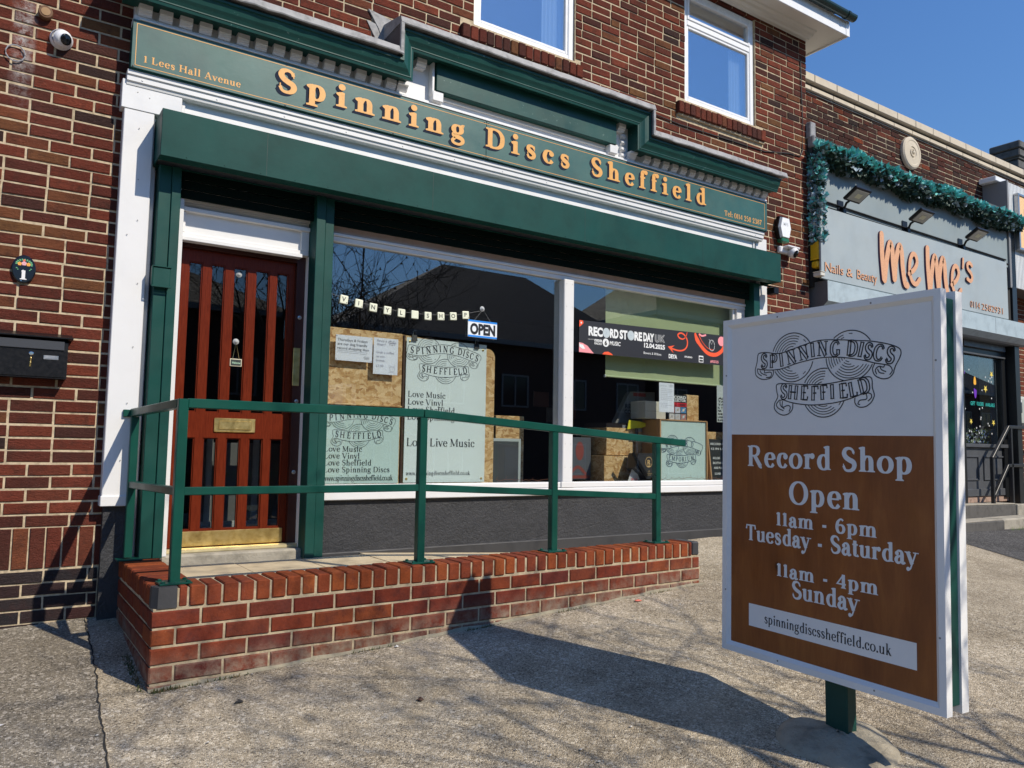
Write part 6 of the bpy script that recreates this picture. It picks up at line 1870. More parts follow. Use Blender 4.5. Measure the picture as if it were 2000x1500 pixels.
# ------------------------------------------------------------------ neighbour building
NB = thing('neighbour_building', 'lower sooty brick parade with stone coping beyond the record shop', 'building', (11, .3, .3))
YN = .30
nh = [(7.7, 13.0, -1, 4.72)]
nb = lay(7.68, 16.0, 4.60, 5.62, .216, .0712, .011, [(7.7, 12.85, 4.0, 4.72)], 31)
place_bricks(NB, 'brick', 'upper_brick_courses', nb, YN, .1, BR_NBR, 3, 250, (8.0, 14.5), prot=.004)
nb = lay(12.78, 16.5, .2, 4.59, .216, .0712, .011, [], 32)
place_bricks(NB, 'red_brick', 'red_brick_courses', nb, YN, .1, BR_FAR, 3, 250, (12.8, 14.4), zmax=4.2)
SALON = (7.76, 12.46, .60, 2.86)
holed_sheet('mortar', 7.68, 16.5, YN + .007, YN + .16, -.2, 5.66, [SALON], MO_NBR, NB)
b = MB(); b.box(7.68, 16.5, YN + .161, YN + 6, 2.95, 5.60); b.box(12.6, 16.5, YN + .161, YN + 6, -.2, 2.9495); b.box(7.68, 12.599, 3.6, YN + 6, -.2, 2.9495); b.build('building_body', MO_NBR, NB)
b = MB(); b.quad((7.7, 3.59, .3), (12.59, 3.59, .3), (12.59, 3.59, 2.94), (7.7, 3.59, 2.94)); b.quad((7.7, .2, .3), (7.7, 3.59, .3), (7.7, 3.59, 2.94), (7.7, .2, 2.94)); b.quad((12.59, 3.59, .3), (12.59, .2, .3), (12.59, .2, 2.94), (12.59, 3.59, 2.94)); b.quad((7.7, .2, 2.94), (7.7, 3.59, 2.94), (12.59, 3.59, 2.94), (12.59, .2, 2.94)); b.quad((7.7, .2, .31), (12.59, .2, .31), (12.59, 3.59, .31), (7.7, 3.59, .31))
b.build('salon_interior', INTW, NB)
# coping: moulded band plus coping stones
b = MB()
x = 7.72; k = 0
while x < 16:
    l = .455
    m0 = MB(); m0.rbox(x, x + l - .010, YN - .075, YN + .28, 5.735, 5.835, .006)
    m0.build('coping_stone', STONE, NB)
    m1 = MB(); m1.rbox(x - .02, x + l - .028, YN - .035, YN + .1, 5.645, 5.700, .006); m1.build('string_stone', STONE, NB)
    x += l
b = MB(); b.box(7.69, 16, YN - .01, YN + .2, 5.62, 5.735); b.build('coping_joint', STONE_D, NB)
# carved roundel
t = thing('roundel', 'round cream stone roundel with concentric rings on the neighbouring parapet', 'roundel', (10.4, .3, 5.37))
b = MB(); b.lathe([(.225, 0), (.225, .035), (.205, .052), (.175, .056), (.165, .050), (.085, .056), (.080, .046), (.065, .046), (.058, .060), (.040, .060), (.036, .05), (.026, .05), (.022, .07), (.002, .078)], (10.385, YN - .003, 5.37), (0, -1, 0), 40); b.build('stone', STONE, t)
# lead gutter ledge over the hood
b = MB(); b.prism([(YN, 4.80), (YN - .38, 4.795), (YN - .40, 4.83), (YN - .36, 4.85), (YN, 4.90)], 7.70, 12.72); b.build('hood_lead', LEAD, NB)
b = MB(); b.prism([(YN, 4.60), (YN - .34, 4.60), (YN - .34, 4.795), (YN, 4.795)], 7.70, 12.70); b.build('hood', NGREY, NB)
b = MB(); b.rbox(7.66, 7.76, -.06, .02, 4.83, 5.02, .01); b.rbox(7.67, 7.73, -.09, .0, 4.72, 4.86, .015); b.build('hood_end_lead', LEAD, NB)
b = MB(); b.box(7.70, 12.45, -.03, YN, 4.0, 4.60); b.build('upper_board', NBOARD, NB)
b = MB(); b.box(7.70, 12.62, -.02, YN, 3.1, 4.0); b.build('sign_backing_board', simple('dark_void', (.02, .02, .02), .8), NB)
b = MB(); b.rbox(12.46, 12.60, -.05, YN, .3, 4.6, .004); b.build('dark_pier', NBLACK, NB)
# shutter box
bx = MB(); bx.prism([(.25, 2.84), (-.08, 2.84), (-.18, 2.925), (-.18, 3.155), (.25, 3.155)], 7.752, 12.70)
sbx = bx.build('shutter_box', NBOX, NB)
e_ = plate([(.0, 0), (.1, 0), (.1, .1)], 0, 1)
e = MB(); e.prism([(.25, 2.838), (-.081, 2.838), (-.182, 2.924), (-.182, 3.157), (.25, 3.157)], 7.745, 7.7515); e.build('box_end', NBOXS, sbx)
e = MB(); e.prism([(.24, 2.8385), (-.078, 2.8385), (-.176, 2.922), (-.172, 2.922), (-.075, 2.8345), (.24, 2.8345)], 7.752, 12.70); e.build('box_underside', GREYP, sbx)
e = MB(); e.box(9.6, 9.603, -.1815, -.1802, 2.93, 3.15); e.box(11.62, 11.623, -.1815, -.1802, 2.93, 3.15); e.build('seam', NBOXS, sbx)
# shopfront below: window to the left, door to the right
b = MB(); b.box(7.70, 11.0, .10, .3, .2, 1.0); b.build('stall_riser', NGREY, NB)
b = MB(); b.rbox(7.70, 7.78, .04, .3, .9, 2.84, .004); b.rbox(10.92, 11.16, .04, .3, .3, 2.84, .004); b.rbox(7.78, 10.92, .06, .2, 2.70, 2.84, .004); b.build('window_frame', NBLACK, NB)
b = MB(); b.rbox(7.78, 10.92, .12, .128, 1.0, 2.70, .001); b.build('window_pane', GLASS, NB)
dw = MB(); dw.rbox(11.165, 11.19, .07, .16, .63, 2.74, .003); dw.rbox(12.31, 12.44, .07, .16, .63, 2.74, .004); dw.rbox(11.19, 12.31, .07, .16, 2.66, 2.74, .004)
dr = dw.build('door', NBLACK, NB)
b = MB(); b.rbox(11.165, 12.36, .03, .12, 2.74, 2.835, .004); b.rbox(11.165, 12.38, .045, .08, 2.64, 2.665, .004); b.build('head_rail', NGREY, dr)
b = MB(); b.rbox(11.19, 12.31, .10, .108, 1.40, 2.66, .001); b.build('pane', GLASS, dr)
b = MB(); b.rbox(12.20, 12.21, .109, .20, 1.40, 2.66, .002); b.build('edge', GREYP, dr)
b = MB(); b.box(11.19, 12.46, .105, .16, .66, 1.34); b.rbox(11.19, 12.47, .06, .16, 1.34, 1.39, .004); b.rbox(11.19, 12.47, .08, .16, .66, .76, .004)
for (xa, xb) in ((11.24, 11.60), (11.74, 12.33)):
    for (p, q, r_, s_) in ((xa, xb, 1.20, 1.222), (xa, xb, .88, .902), (xa, xa + .02, .9025, 1.1995), (xb - .02, xb, .9025, 1.1995)): b.rbox(p, q, .088, .1045, r_, s_, .003)
b.build('lower_panel', NGREY, dr)
b = MB(); b.tube([(12.69, .12, 2.80), (12.69, .12, .72)], .028, 10); b.rbox(12.605, 12.66, .03, .2, .72, 2.83, .004); b.build('white_pipe', UPVC, NB)
b = MB(); b.box(11.1, 12.62, .10, .3, .575, .655); b.build('sill_brickwork', simple('pink_rubble', (.32, .22, .17), .9, var=.5, vs=22, bump=.6), NB)
# decals in the door glass
def nt_(name, fn, mat, lift=.0008):
    F = Flat(); fn(F); return F.build(name, mat, dr, (0, .0998, 0), lift=lift)
WP2 = simple('white_decal', (.75, .75, .72), .5); YP2 = simple('yellow_decal', (.80, .62, .10), .5)
nt_('yellow_decal', lambda F: F.poly([(11.57 + .036 * math.cos(a), 2.24 + (.10 if a < math.pi else .02) * math.sin(a)) for a in [k * .35 for k in range(18)]]), simple('amber_decal', (.85, .42, .03), .5))
nt_('purple_decal', lambda F: F.poly([(11.575 + .038 * math.cos(a), 2.14 + .11 * math.sin(a)) for a in [math.pi - .3 + k * .25 for k in range(15)]]), simple('purple_decal', (.14, .02, .42), .5), .0005)
rr = random.Random(4)
def star(F, x, z, r_):
    F.poly([(x + (r_ if k % 2 else r_ * .4) * math.cos(k * math.pi / 5 + .3), z + (r_ if k % 2 else r_ * .4) * math.sin(k * math.pi / 5 + .3)) for k in range(10)])
nt_('star_decals', lambda F: (star(F, 11.87, 2.18, .06), star(F, 11.43, 1.70, .045), star(F, 12.07, 1.70, .05), star(F, 12.06, 2.40, .055)), YP2)
nt_('flower_decals', lambda F: [star(F, 11.22 + rr.random() * .9, 1.45 + rr.random() * 1.05, .018) for _ in range(22)], WP2, .0012)
nt_('teal_lettering', lambda F: (F.sans('GIFT', 11.43, 1.93, .075, x1=11.56, bold=.02), F.sans('VOUCHERS', 11.60, 1.93, .075, x1=11.80, bold=.02), F.sans('AVAILABLE', 11.85, 1.93, .07, x1=12.12, bold=.02)), simple('teal_decal', (.02, .38, .33), .5))
nt_('purple_lettering', lambda F: F.sans('EASTER', 11.19, 2.36, .06, x1=11.30, bold=.02), simple('violet_decal', (.2, .06, .5), .5))
pl2 = MB(); rr = random.Random(8)
for k in range(260):
    x = 11.2 + rr.random() * .92; z = 1.41 + rr.random() ** 1.5 * .20; s = .012 + rr.random() * .016; a = rr.random() * 6.28
    cx_, cz_ = s * math.cos(a), s * math.sin(a)
    y_ = .16 + rr.random() * .12
    pl2.quad((x - cx_, y_, z - cz_), (x + cz_ * .5, y_ + .01, z - cx_ * .5), (x + cx_, y_, z + cz_), (x - cz_ * .5, y_ + .01, z + cx_ * .5), rr.choice((0, 0, 1, 2)))
tp_ = thing('window_flowers', 'row of small blue and white flowers along the bottom of the salon door glass', 'flowers', (11.7, .2, 1.4))
tag(pl2.build('flower_heads', [simple('spring_leaf', (.16, .24, .06), .6), simple('white_petal', (.6, .62, .66), .6), simple('blue_petal', (.15, .25, .55), .6)], tp_), kind='stuff')
# steps
b = MB(); b.rbox(9.5, 12.16, -.12, .3, .352, .575, .012); b.v = [(x, y, z - max(0, x - 10.7) * .02) for x, y, z in b.v]; b.build('upper_step', CONC_D, NB)
b = MB(); b.rbox(9.5, 11.14, -.42, -.121, .15, .385, .012); b.build('lower_step', CONC_D, NB)
b = MB(); b.rbox(12.165, 15.5, -.14, .3, .1, .545, .01); b.rbox(11.145, 12.161, -.40, -.121, .0, .40, .02); b.build('step_cheek', CONC, NB)
b = MB(); b.rbox(9.5, 12.15, -.118, .28, .5755, .592, .004); b.rbox(9.5, 11.13, -.41, -.125, .3855, .395, .003); b.v = [(x, y, z - (max(0, x - 10.7) * .02 if y > -.12 else 0)) for x, y, z in b.v]; b.build('tread', CONC, NB)
# black handrail
t = thing('handrail', 'black square tube handrail beside the salon steps', 'handrail', (11.9, -.05, .55))
BR_ = simple('black_rail_paint', (.02, .02, .022), .35)
def nbar(nm, p, q): bar(nm, p, q, .045, .045, BR_, t, (0, 1, 0) if abs(p[0] - q[0]) < .02 else (0, 0, 1))
nbar('post', (11.64, -.06, .56), (11.64, -.06, 1.20)); nbar('post', (12.20, -.06, .54), (12.20, -.06, 1.62))
nbar('top_rail', (11.64, -.06, 1.19), (12.14, -.06, 1.64)); nbar('top_rail', (12.13, -.06, 1.64), (15.0, -.06, 1.66))
nbar('middle_rail', (11.64, -.06, .64), (12.09, -.06, 1.09)); nbar('middle_rail', (12.08, -.06, 1.09), (15.0, -.06, 1.11))
# grass tuft by the cheek
b = MB(); rr = random.Random(2)
for k in range(300):
    x = 11.2 + rr.random() * 2.2; y = -.44 - rr.random() * .05; z = zg(x, y); h = .02 + rr.random() * .05
    b.poly([(x, y, z), (x + .006, y, z), (x + rr.uniform(-.02, .02), y - rr.random() * .02, z + h)])
t = thing('weeds', 'small green weeds at the foot of the salon steps', 'weeds', (12, -.45, .2))
tag(b.build('blade', simple('weed_green', (.12, .18, .03), .7), t), kind='stuff')
# salon sign
NS = thing('salon_sign', 'pale grey blue salon fascia sign with raised glittery orange lettering', 'sign', (9.9, -.15, 3.6))
b = MB(); b.rbox(7.684, 12.08, -.15, -.125, 3.175, 4.005, .003); b.build('board', NSIGN, NS)
def raised(name, pts_fn, depth, mat, side):
    F = Flat(); pts_fn(F)
    b = MB()
    for k, pts in F.q:
        h = depth + (k % 5) * .0002
        area = sum(pts[i][0] * pts[(i + 1) % len(pts)][1] - pts[(i + 1) % len(pts)][0] * pts[i][1] for i in range(len(pts)))
        if abs(area) < 1e-10: continue
        if area < 0: pts = pts[::-1]
        b.poly([(p[0], -.15 - h, p[1]) for p in pts], 0)
        n_ = len(pts)
        for i in range(n_):
            p, q = pts[i], pts[(i + 1) % n_]
            b.quad((p[0], -.1502, p[1]), (q[0], -.1502, q[1]), (q[0], -.15 - h + .0005, q[1]), (p[0], -.15 - h + .0005, p[1]), 1)
    return b.build(name, [mat, side], NS)
def rnd_stroke(F, P, w_):
    F.line(P, w_, True, 6); F.disc(P[0][0], P[0][1], (w_[0] if isinstance(w_, list) else w_) / 2, n=14); F.disc(P[-1][0], P[-1][1], (w_[-1] if isinstance(w_, list) else w_) / 2, n=14)
def meme(F):
    def M_(x, z, sx=1.0, sz=1.0):
        T = lambda L: [(x + p[0] * sx, z + p[1] * sz) for p in L]
        rnd_stroke(F, T([(0.0, .60), (.0, .35), (.035, .06)]), .088)
        rnd_stroke(F, T([(.05, .05), (.12, .33), (.20, .515), (.255, .46), (.27, .28), (.30, .09)]), .088)
        rnd_stroke(F, T([(.31, .10), (.35, .33), (.44, .515), (.50, .46), (.52, .25), (.57, .07), (.63, .045)]), .088)
    def E_(x, z, s=1.0):
        T = lambda L: [(x + p[0] * s, z + p[1] * s) for p in L]
        rnd_stroke(F, T([(-.02, .13), (.10, .20), (.17, .30), (.14, .385), (.07, .39), (.01, .30), (-.005, .15), (.05, .04), (.14, .02), (.22, .09)]), .062)
    M_(8.865, 3.27, .86, 1.0); E_(9.475, 3.34)
    M_(9.90, 3.26, .82, 1.0); E_(10.50, 3.335)
    rnd_stroke(F, [(10.80, 3.86), (10.795, 3.80), (10.785, 3.74)], .042)
    rnd_stroke(F, [(11.03, 3.80), (10.97, 3.83), (10.91, 3.80), (10.92, 3.74), (11.0, 3.69), (11.03, 3.63), (10.98, 3.58), (10.90, 3.60)], .052)
raised('name_lettering', meme, .022, NORANGE, NPURP)
def nb_(F):
    F.sans('Nails', 7.745, 3.262, .155, x1=8.09, bold=.0); F.sans('&', 8.155, 3.262, .140, x1=8.275, bold=.0); F.sans('Beauty', 8.36, 3.262, .155, x1=8.77, bold=.0)
    F.sans('0114', 10.985, 3.228, .130, x1=11.245, bold=-.01); F.sans('2582931', 11.30, 3.228, .130, x1=11.90, bold=-.01)
raised('small_lettering', nb_, .008, NORANGE, NPURP)
# floodlights on a bar
for i, (x, lab) in enumerate(((8.25, 'black floodlight nearest the record shop above the salon sign'), (9.63, 'middle black floodlight above the salon sign'), (11.02, 'farthest right black floodlight above the salon sign'))):
    t = thing('floodlight', lab, 'floodlight', (x, -.05, 4.05), 'floodlights above the salon sign')
    b = MB(); b.rbox(x - .03, x + .03, -.09, -.035, 4.01, 4.11, .004); b.tube([(x, -.06, 4.06), (x - .015, -.12, 4.15), (x - .02, -.24, 4.20)], .014, 6); b.rbox(x - .07, x + .05, -.042, -.034, 4.03, 4.20, .003)
    b.build('arm', BLACKP, t)
    b = MB(); b.rbox(-.15, .15, -.10, .10, -.018, .018, .006)
    for k in range(6): b.rbox(-.12 + k * .045, -.11 + k * .045, -.09, .09, .0185, .034, .001)
    ct, st = math.cos(.55), math.sin(.55)
    tf = lambda p: (x - .03 + p[0], -.27 + p[1] * ct + p[2] * st, 4.205 - p[1] * st + p[2] * ct)
    b.v = [tf(p) for p in b.v]; b.build('housing', BLACKP, t)
    b = MB(); b.rbox(-.125, .125, -.075, .075, -.024, -.0185, .001); b.v = [tf(p) for p in b.v]; b.build('lamp_glass', simple('lamp_glass', (.42, .42, .38), .15), t)
    b = MB(); b.rbox(-.05, .05, -.03, .03, -.0275, -.0245, .001); b.v = [tf(p) for p in b.v]; b.build('led_panel', simple('led_yellow', (.6, .58, .4), .4), t)
t = thing('lamp_cable', 'pair of black cables running along the top of the salon sign', 'cable', (10, -.05, 4.1))
b = MB(); b.tube([(7.70, -.045, 4.13), (9.0, -.045, 4.115), (12.3, -.045, 4.095)], .011, 6); b.tube([(7.70, -.07, 4.045), (12.3, -.07, 4.025)], .016, 6); b.build('cable', BLACKP, t)
# leaf garland
GA = thing('leaf_garland', 'long garland of teal dyed artificial leaves hanging under the salon hood', 'garland', (10, -.05, 4.7))
rr = random.Random(12)
def leaves(n, fn, name, sizes, cols):
    b = MB()
    for k in range(n):
        p, nrm = fn(rr)
        s = rr.uniform(*sizes)
        u = Vector((rr.uniform(-1, 1), rr.uniform(-1, 1), rr.uniform(-1, 1))); d = (Vector(nrm) + u * .9).normalized()
        sd = d.cross(Vector((rr.uniform(-1, 1), rr.uniform(-1, 1), rr.uniform(-1, 1)))).normalized(); p = Vector(p)
        up_ = d * s; sw = sd * s * .42; cu = d.cross(sd) * s * .15
        b.quad(tuple(p), tuple(p + up_ * .5 + sw + cu), tuple(p + up_), tuple(p + up_ * .5 - sw + cu), cols(p, rr))
    return tag(b.build(name, [TEAL, LEAFG, LEAFP], GA), kind='stuff')
def fg(r_):
    x = r_.uniform(7.70, 12.62); a = r_.uniform(0, 2 * math.pi); wob = .035 * math.sin(x * 3.1) + .025 * math.sin(x * 9)
    R_ = r_.uniform(.035, .100) * (1 + .22 * math.sin(x * 7.7) * math.sin(x * 2.3 + 1)); y = -.085 + R_ * math.cos(a) * 1.05; z = 4.655 + wob * .5 + R_ * math.sin(a) * .95
    return (x, y, z), (0, math.cos(a), math.sin(a))
leaves(8200, fg, 'leaves', (.045, .105), lambda p, r_: (0 if p.z > 4.655 + r_.uniform(-.03, .05) else (1 if r_.random() < .86 else 2)))
def fv(r_):
    z = r_.uniform(3.60, 4.60); a = r_.uniform(0, 6.28); R_ = r_.uniform(.02, .06)
    return (7.735 + R_ * math.cos(a) * 1.1, -.08 + R_ * math.sin(a), z), (math.cos(a), math.sin(a), .2)
leaves(1300, fv, 'hanging_leaves', (.045, .08), lambda p, r_: (0 if r_.random() < .33 else (2 if r_.random() < .65 else 1)))
b = MB(); b.tube([(7.72, -.08, 4.65), (12.6, -.08, 4.65)], .05, 8); b.build('stem', simple('garland_core', (.02, .05, .045), .9), GA)
# yellow security box and bits under it
t = thing('yellow_security_box', 'yellow burglar alarm box at the corner below the hanging leaves', 'alarm', (7.72, -.1, 3.35))
b = MB(); b.rbox(7.685, 7.80, -.115, -.01, 3.40, 3.63, .006); b.rbox(7.69, 7.795, -.105, -.01, 3.315, 3.392, .015); b.rbox(7.683, 7.802, -.119, -.01, 3.40, 3.415, .003); b.rbox(7.683, 7.802, -.119, -.01, 3.435, 3.448, .003); b.build('case', YELB, t)
F = Flat(); F.sans('SECURITY', 7.69, 3.575, .035, x1=7.795, bold=.03); F.sans('SYSTEM', 7.692, 3.51, .035, x1=7.792, bold=.03); F.build('lettering', BLACK_M, t, (0, -.1152, 0))
t = thing('junction_box', 'small cream plastic box below the yellow alarm box', 'box', (7.75, -.2, 3.2))
b = MB(); b.rbox(7.60, 7.678, -.20, -.10, 3.185, 3.228, .006); b.rbox(7.596, 7.68, -.205, -.10, 3.2285, 3.238, .003); b.build('box_case', CREAM, t)
# bulkhead lamp at the right edge of the salon door
t = thing('shutter_motor_box', 'rounded grey green box fixed on the brick beside the salon door', 'box', (12.9, .2, 1.9))
b = MB(); b.rbox(12.86, 13.25, .12, .30, 1.68, 2.14, .05); b.build('cover', simple('grey_green_plastic', (.40, .43, .38), .5), t)
b = MB(); b.rbox(12.54, 12.66, -.04, .03, 1.86, 2.02, .008); b.build('lock_body', simple('lock_grey', (.06, .07, .075), .4), t)
b = MB(); b.rbox(12.68, 12.74, .0, .28, 1.88, 2.06, .006); b.rbox(12.75, 12.85, .08, .2, 1.95, 1.98, .006); b.build('lock_arm', UPVC, t)

# third shop: sign box on the right edge
t = thing('takeaway_sign', 'peach coloured sign on a white ribbed box at the right edge of the picture', 'sign', (13, 0, 4.5))
b = MB(); b.box(12.45, 16, -.03, .29, 3.72, 5.30); b.build('box_body', simple('box_side_grey', (.10, .10, .10), .6), t)
b = MB(); x = 12.45
while x < 14.2:
    b.prism([(-.032, 3.72), (-.05, 3.72), (-.05, 5.30), (-.032, 5.30)], x, x + .032); x += .045
b.build('ribbed_panel', CORR, t)
b = MB(); b.box(12.40, 12.449, -.055, .29, 3.70, 5.32); b.build('end_plate', simple('end_grey', (.20, .2, .2), .5), t)
b = MB()
for q in ((12.60, 14.2, 5.115, 5.15), (12.60, 14.2, 4.29, 4.325), (12.60, 12.635, 4.3255, 5.1145)): b.rbox(q[0], q[1], -.12, -.052, q[2], q[3], .004)
b.build('face_frame', STEEL, t)
b = MB(); b.box(12.635, 14.2, -.105, -.06, 4.325, 5.115); b.build('face', CREAMS, t)
F = Flat(); F.sans('B', 12.80, 4.68, .36, x1=12.98, bold=.03); F.sans('STREET', 12.82, 4.42, .10, x1=13.4, bold=.02); F.sans('URGER', 13.04, 4.68, .36, x1=13.95, bold=.03); F.build('lettering', simple('plum_print', (.05, .03, .06), .4), t, (0, -.1052, 0))
t = thing('white_bracket', 'small white flashing piece above the ribbed sign box', 'flashing', (12.4, .2, 5.4))
b = MB(); b.rbox(12.30, 12.65, .05, .295, 5.325, 5.40, .008); b.build('bracket', UPVC, t)
# chimney behind
t = thing('chimney', 'soot blackened stone chimney stack rising behind the parapet on the right', 'chimney', (28, 6, 6))
b = MB(); rr = random.Random(5)
z = 5.0
while z < 10.9:
    b.rbox(27.30, 29.2, 6, 6.7, z, z + .26, .02) if int((z - 5) / .28) % 2 else b.rbox(27.27, 29.23, 5.97, 6.73, z, z + .26, .02); z += .28
b.build('stack', STONE_D, t)
b = MB(); b.rbox(27.2, 29.35, 5.92, 6.78, 10.95, 11.2, .03); b.rbox(27.15, 29.42, 5.88, 6.82, 11.205, 11.45, .03); b.build('cap', STONE_D, t)
b = MB(); b.box(20, 40, 8, 20, -1, 6.5); 
tag(b.build('rear_house', FWALL, None, loc=(30, 12, 0)), 'plain brick building carrying the chimney behind the parade', 'building')
b = MB(); b.tube([(24.2, 6.4, 10.35), (27.0, 6.4, 10.75)], .015, 4)
tag(b.build('aerial_wire', BLACKP, None, loc=(25, 6.4, 10)), 'thin wire reaching the sooty chimney against the sky', 'wire')
# ------------------------------------------------------------------ the other side of the street (seen in the glass)
def house(x0, x1, y0, y1, ze, zr, label, seed, chim=None, zb=-.8, e1=None, e2=None):
    t = thing('brick_house', label, 'house', ((x0 + x1) / 2, y0, zb), 'houses across the street')
    b = MB(); b.box(x0 + .4, x1 - .4, y1 + .4, y0 - .4, zb, ze); wa = b.build('wall', FWALL, t)
    h = (y0 - y1) / 2; cy = (y0 + y1) / 2
    rf = MB(); A = (x0, y0, ze - .1); B = (x1, y0, ze - .1); C_ = (x1, y1, ze - .1); D = (x0, y1, ze - .1); E1 = (e1 or x0 + h * .95, cy, zr); E2 = (e2 or x1 - h * .95, cy, zr)
    rf.quad(A, B, E2, E1); rf.quad(C_, D, E1, E2); rf.poly([B, C_, E2]); rf.poly([D, A, E1]); rf.quad(A, D, C_, B)
    r_ = rf.build('roof', ROOF, t)
    b = MB(); b.box(x0, x1, y0 - .02, y0 + .06, ze - .28, ze - .08); b.box(x0 - .06, x0 + .02, y1, y0, ze - .28, ze - .08); b.build('gutter', FFRAME, r_)
    if chim is not None:
        b = MB(); b.rbox(chim, chim + .9, cy - .35, cy + .35, zr - 1.2, zr + 1.1, .02); b.rbox(chim - .08, chim + .98, cy - .43, cy + .43, zr + 1.0, zr + 1.25, .02)
        for k in range(2): b.lathe([(.12, 0), (.10, .35)], (chim + .25 + k * .4, cy, zr + 1.25), (0, 0, 1), 10)
        b.build('chimney', FWALL, r_)
    n = max(2, int((x1 - x0) / 2.6))
    for k in range(n):
        xc = x0 + (k + .5) * (x1 - x0) / n
        for zz in (zb + 1.0, zb + 3.7):
            if zz > 2 or k != n // 2:
                b = MB()
                for q in ((-.65, -.58, 0, 1.3), (.58, .65, 0, 1.3), (-.03, .03, .07, 1.23), (-.58, .58, 0, .07), (-.58, .58, 1.23, 1.3)): b.box(xc + q[0], xc + q[1], y0 - .40, y0 - .34, zz + q[2], zz + q[3])
                w_ = b.build('window', FFRAME, t)
                b = MB(); b.box(xc - .58, xc + .58, y0 - .395, y0 - .37, zz + .07, zz + 1.23); b.build('pane', FPANE, w_)
            else:
                b = MB(); b.box(xc - .45, xc + .45, y0 - .40, y0 - .35, zb + .1, zb + 2.1); b.build('door', simple('blue_door', (.03, .06, .12), .4), t)
    return t
house(10.0, 25.0, -20, -28.5, 5.6, 9.25, 'hipped brick house straight across the street reflected in the shop window', 1, e1=16.2, e2=20.6)
house(1.2, 8.9, -21, -29, 5.9, 7.9, 'brick house across the street to the left of the hipped one', 2, 5)
house(25.3, 35.5, -20.4, -28.5, 7.8, 11.2, 'brick house across the street to the right of the hipped one', 3)
house(36.0, 43.5, -20, -28, 5.8, 8.6, 'second brick house along to the right across the street', 4, 34)
house(44, 60, -20, -28, 5.6, 8.3, 'long brick terrace far along the street to the right', 5, 54.2)
house(-9, -0.6, -21, -29, 5.8, 8.2, 'brick house across the street farthest to the left', 6, -5)

def bare_tree(name, label, base, height, seed, levels=6, spread=1.0, r0=.16, lean=(0, 0), rmin=.008, bud=.018):
    t = thing(name, label, 'tree', base, 'bare trees along the street')
    rr = random.Random(seed); tr_ = MB(); cw = MB()
    def grow(p, d, L, r, lev):
        tgt = tr_ if lev == 0 else cw
        n = 4 if lev < 3 else 2
        pts = [p]; rad = [r]; q = p
        for k in range(n):
            d = (d + Vector((rr.uniform(-1, 1), rr.uniform(-1, 1), rr.uniform(-.4, .9) if lev < 3 else rr.uniform(-.7, .9))) * (.10 + .05 * lev)).normalized()
            q = q + d * (L / n); pts.append(q); rad.append(max(rmin * .7, r * (1 - .42 * (k + 1) / n)))
        tgt.tube(pts, rad, 7 if lev == 0 else (5 if lev < 3 else 3), cap=False)
        if lev < levels:
            kids = 6 if lev == 0 else rr.choice((2, 3, 3))
            for c in range(kids):
                f = rr.uniform(.35, 1.0) if c else 1.0
                i = min(n, max(1, int(round(f * n)))); start = pts[i]
                ax = Vector((rr.uniform(-1, 1), rr.uniform(-1, 1), rr.uniform(-.1, .5))).normalized()
                nd = (d * (1.0 if lev else 1.0) + ax * (.75 * spread + .1 * lev)).normalized()
                grow(start, nd, L * rr.uniform(.62, .80), max(rmin, rad[i] * rr.uniform(.6, .8)), lev + 1)
        elif rr.random() < .35:
            i = len(cw.v); e = bud
            cw.v += [tuple(q + Vector(v) * e) for v in ((1, 0, 0), (-1, 0, 0), (0, 1, 0), (0, -1, 0), (0, 0, 1.6), (0, 0, -1))]
            for f in ((0, 2, 4), (2, 1, 4), (1, 3, 4), (3, 0, 4), (2, 0, 5), (1, 2, 5), (3, 1, 5), (0, 3, 5)): cw.f.append(tuple(i + g_ for g_ in f)); cw.mi.append(0)
    grow(Vector(base), Vector((lean[0], lean[1], 1)).normalized(), height * .30, r0, 0)
    tr_.build('trunk', BARK, t, smooth=True); cw.build('crown', BARK, t)
    return t
bare_tree('bare_tree', 'bare budding street tree at the kerb behind the viewer, its twigs shading the pavement', (4.1, -7.95, -.7), 9.2, 5, 6, 1.0, .10, (-.05, .05), .005, .02)
bare_tree('bare_tree', 'tall bare tree behind the hipped house across the street', (19.0, -34, -1), 16.5, 9, 6, 1.15, .24, (0, 0), .02, .02)
bare_tree('bare_tree', 'bare tree behind the houses across the street to the right of the hipped one', (35, -31, -1), 14, 12, 6, 1.0, .2, (0, 0), .02, .02)
bare_tree('bare_tree', 'bare tree in the gap left of the hipped house across the street', (9.6, -17.9, -.8), 8.2, 17, 6, .9, .12, (0, 0), .012, .02)
bare_tree('bare_tree', 'bare tree behind the long terrace far to the right', (50, -33, -1), 14, 22, 5, 1.0, .2, (0, 0), .02, .02)

# ------------------------------------------------------------------ litter and loose stones
rr = random.Random(44)
t = thing('loose_stones', 'loose pale stones and grit scattered over the pavement', 'stones', (2, -2.5, 0))
b = MB()
for k in range(900):
    x, y = rr.uniform(-.6, 7), rr.uniform(-4.2, -.2)
    if .72 < x < 4.57 and y > -1.22: continue
    s = rr.choice((.002, .003, .003, .004, .006)) * rr.uniform(.8, 1.5); z = zg(x, y) + s * .3 + .004
    i = len(b.v); a = rr.random() * 3
    for (p, q, r_) in ((1, .1, 0), (.2, 1, 0), (-1, .2, 0), (-.1, -1, 0), (0, 0, .8)):
        b.v.append((x + s * (p * math.cos(a) - q * math.sin(a)), y + s * (p * math.sin(a) + q * math.cos(a)), z + s * r_ * .7))
    for f in ((0, 1, 4), (1, 2, 4), (2, 3, 4), (3, 0, 4)): b.f.append(tuple(i + g_ for g_ in f)); b.mi.append(0 if rr.random() < .6 else 1)
tag(b.build('stone', [simple('pale_stone', (.55, .52, .46), .8), simple('dark_stone', (.10, .09, .08), .8)], t), kind='stuff')
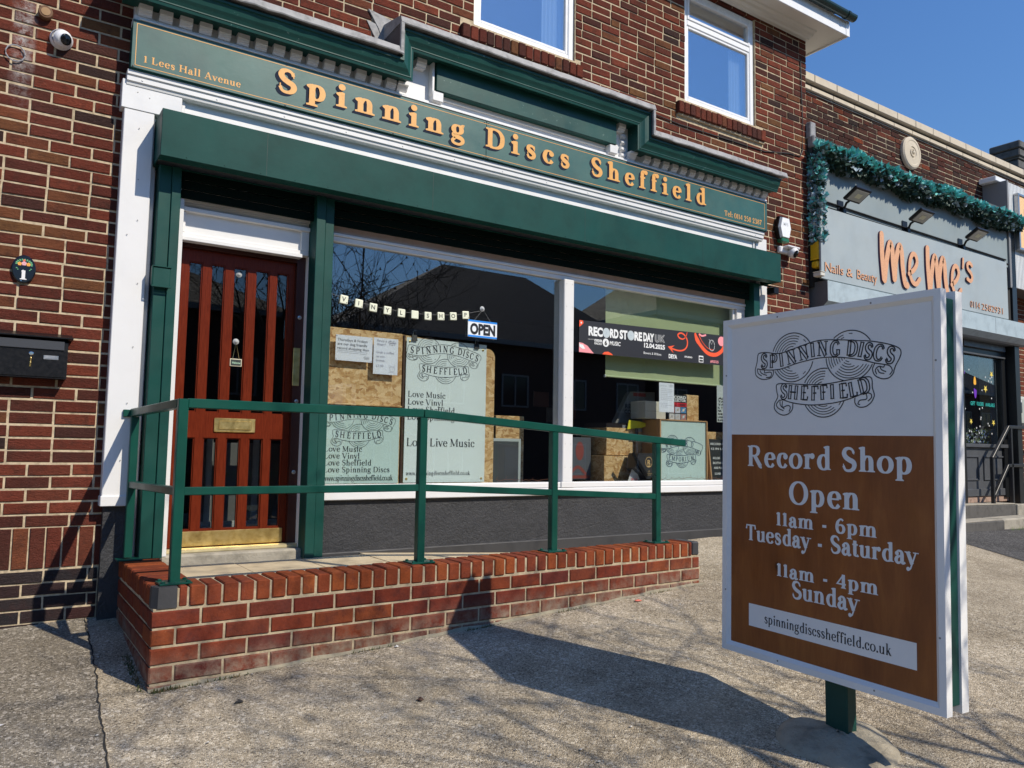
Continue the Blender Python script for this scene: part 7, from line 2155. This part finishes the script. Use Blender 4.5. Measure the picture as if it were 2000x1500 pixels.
def blob(name, label, cat, x, y, s, mat, seed=1, h=.3):
    rr = random.Random(seed); b = MB(); n = 9
    z = zg(x, y) + .004
    P = [(x + s * rr.uniform(.6, 1.1) * math.cos(2 * math.pi * k / n), y + s * rr.uniform(.5, .9) * math.sin(2 * math.pi * k / n), z + rr.uniform(0, .004)) for k in range(n)]
    for k in range(n): b.poly([P[k], P[(k + 1) % n], (x, y, z + s * h)])
    b.poly(P[::-1])
    o = b.build(name, mat, None, loc=(x, y, z)); tag(o, label, cat)
# moss and weeds where walls meet the paving
t = thing('wall_weeds', 'tiny weeds and moss growing in the joint at the foot of the ramp wall', 'weeds', (1.5, -1.24, .05))
b = MB(); rr = random.Random(61)
for k in range(520):
    if rr.random() < .35: x, y = .70 + rr.gauss(0, .012), -1.2 + rr.random() * .5
    elif rr.random() < .5: x, y = .74 + abs(rr.gauss(0, .12)), -1.225 - abs(rr.gauss(0, .006))
    else: x, y = rr.choice((1.15, 1.9, 2.6, 3.3, 4.1)) + rr.gauss(0, .07), -1.228 - abs(rr.gauss(0, .005))
    z = zg(x, y) + .002; h = .004 + rr.random() ** 2 * .022; w_ = .002 + rr.random() * .003
    b.poly([(x - w_, y, z), (x + w_, y, z), (x + rr.uniform(-.008, .008), y - rr.random() * .008, z + h)], rr.choice((0, 0, 1)))
tag(b.build('blade', [simple('dull_moss', (.06, .075, .025), .9), simple('dry_stalk', (.16, .12, .06), .9)], t), kind='stuff')
blob('red_petal', 'small pinkish red scrap lying near the foot of the ramp wall', 'litter', 3.84, -1.30, .032, simple('coral', (.62, .16, .11), .6), 2)
blob('dead_leaf', 'small curled brown leaf on the open pavement in the centre', 'leaf', 1.83, -1.93, .022, simple('brown_leaf', (.07, .035, .02), .7), 3, .8)
blob('dead_leaf', 'dark flat leaf on the pavement in front of the ramp corner', 'leaf', 1.08, -1.52, .026, simple('dark_leaf', (.03, .028, .025), .7), 4, .5)
blob('pebble', 'white pebble against the foot of the ramp wall', 'pebble', 2.02, -1.26, .014, simple('white_pebble', (.6, .58, .54), .6), 5, .8)
blob('feather', 'thin white scrap on the pavement at the far left', 'litter', .13, -1.25, .02, simple('white_scrap', (.65, .65, .63), .6), 6, .1)
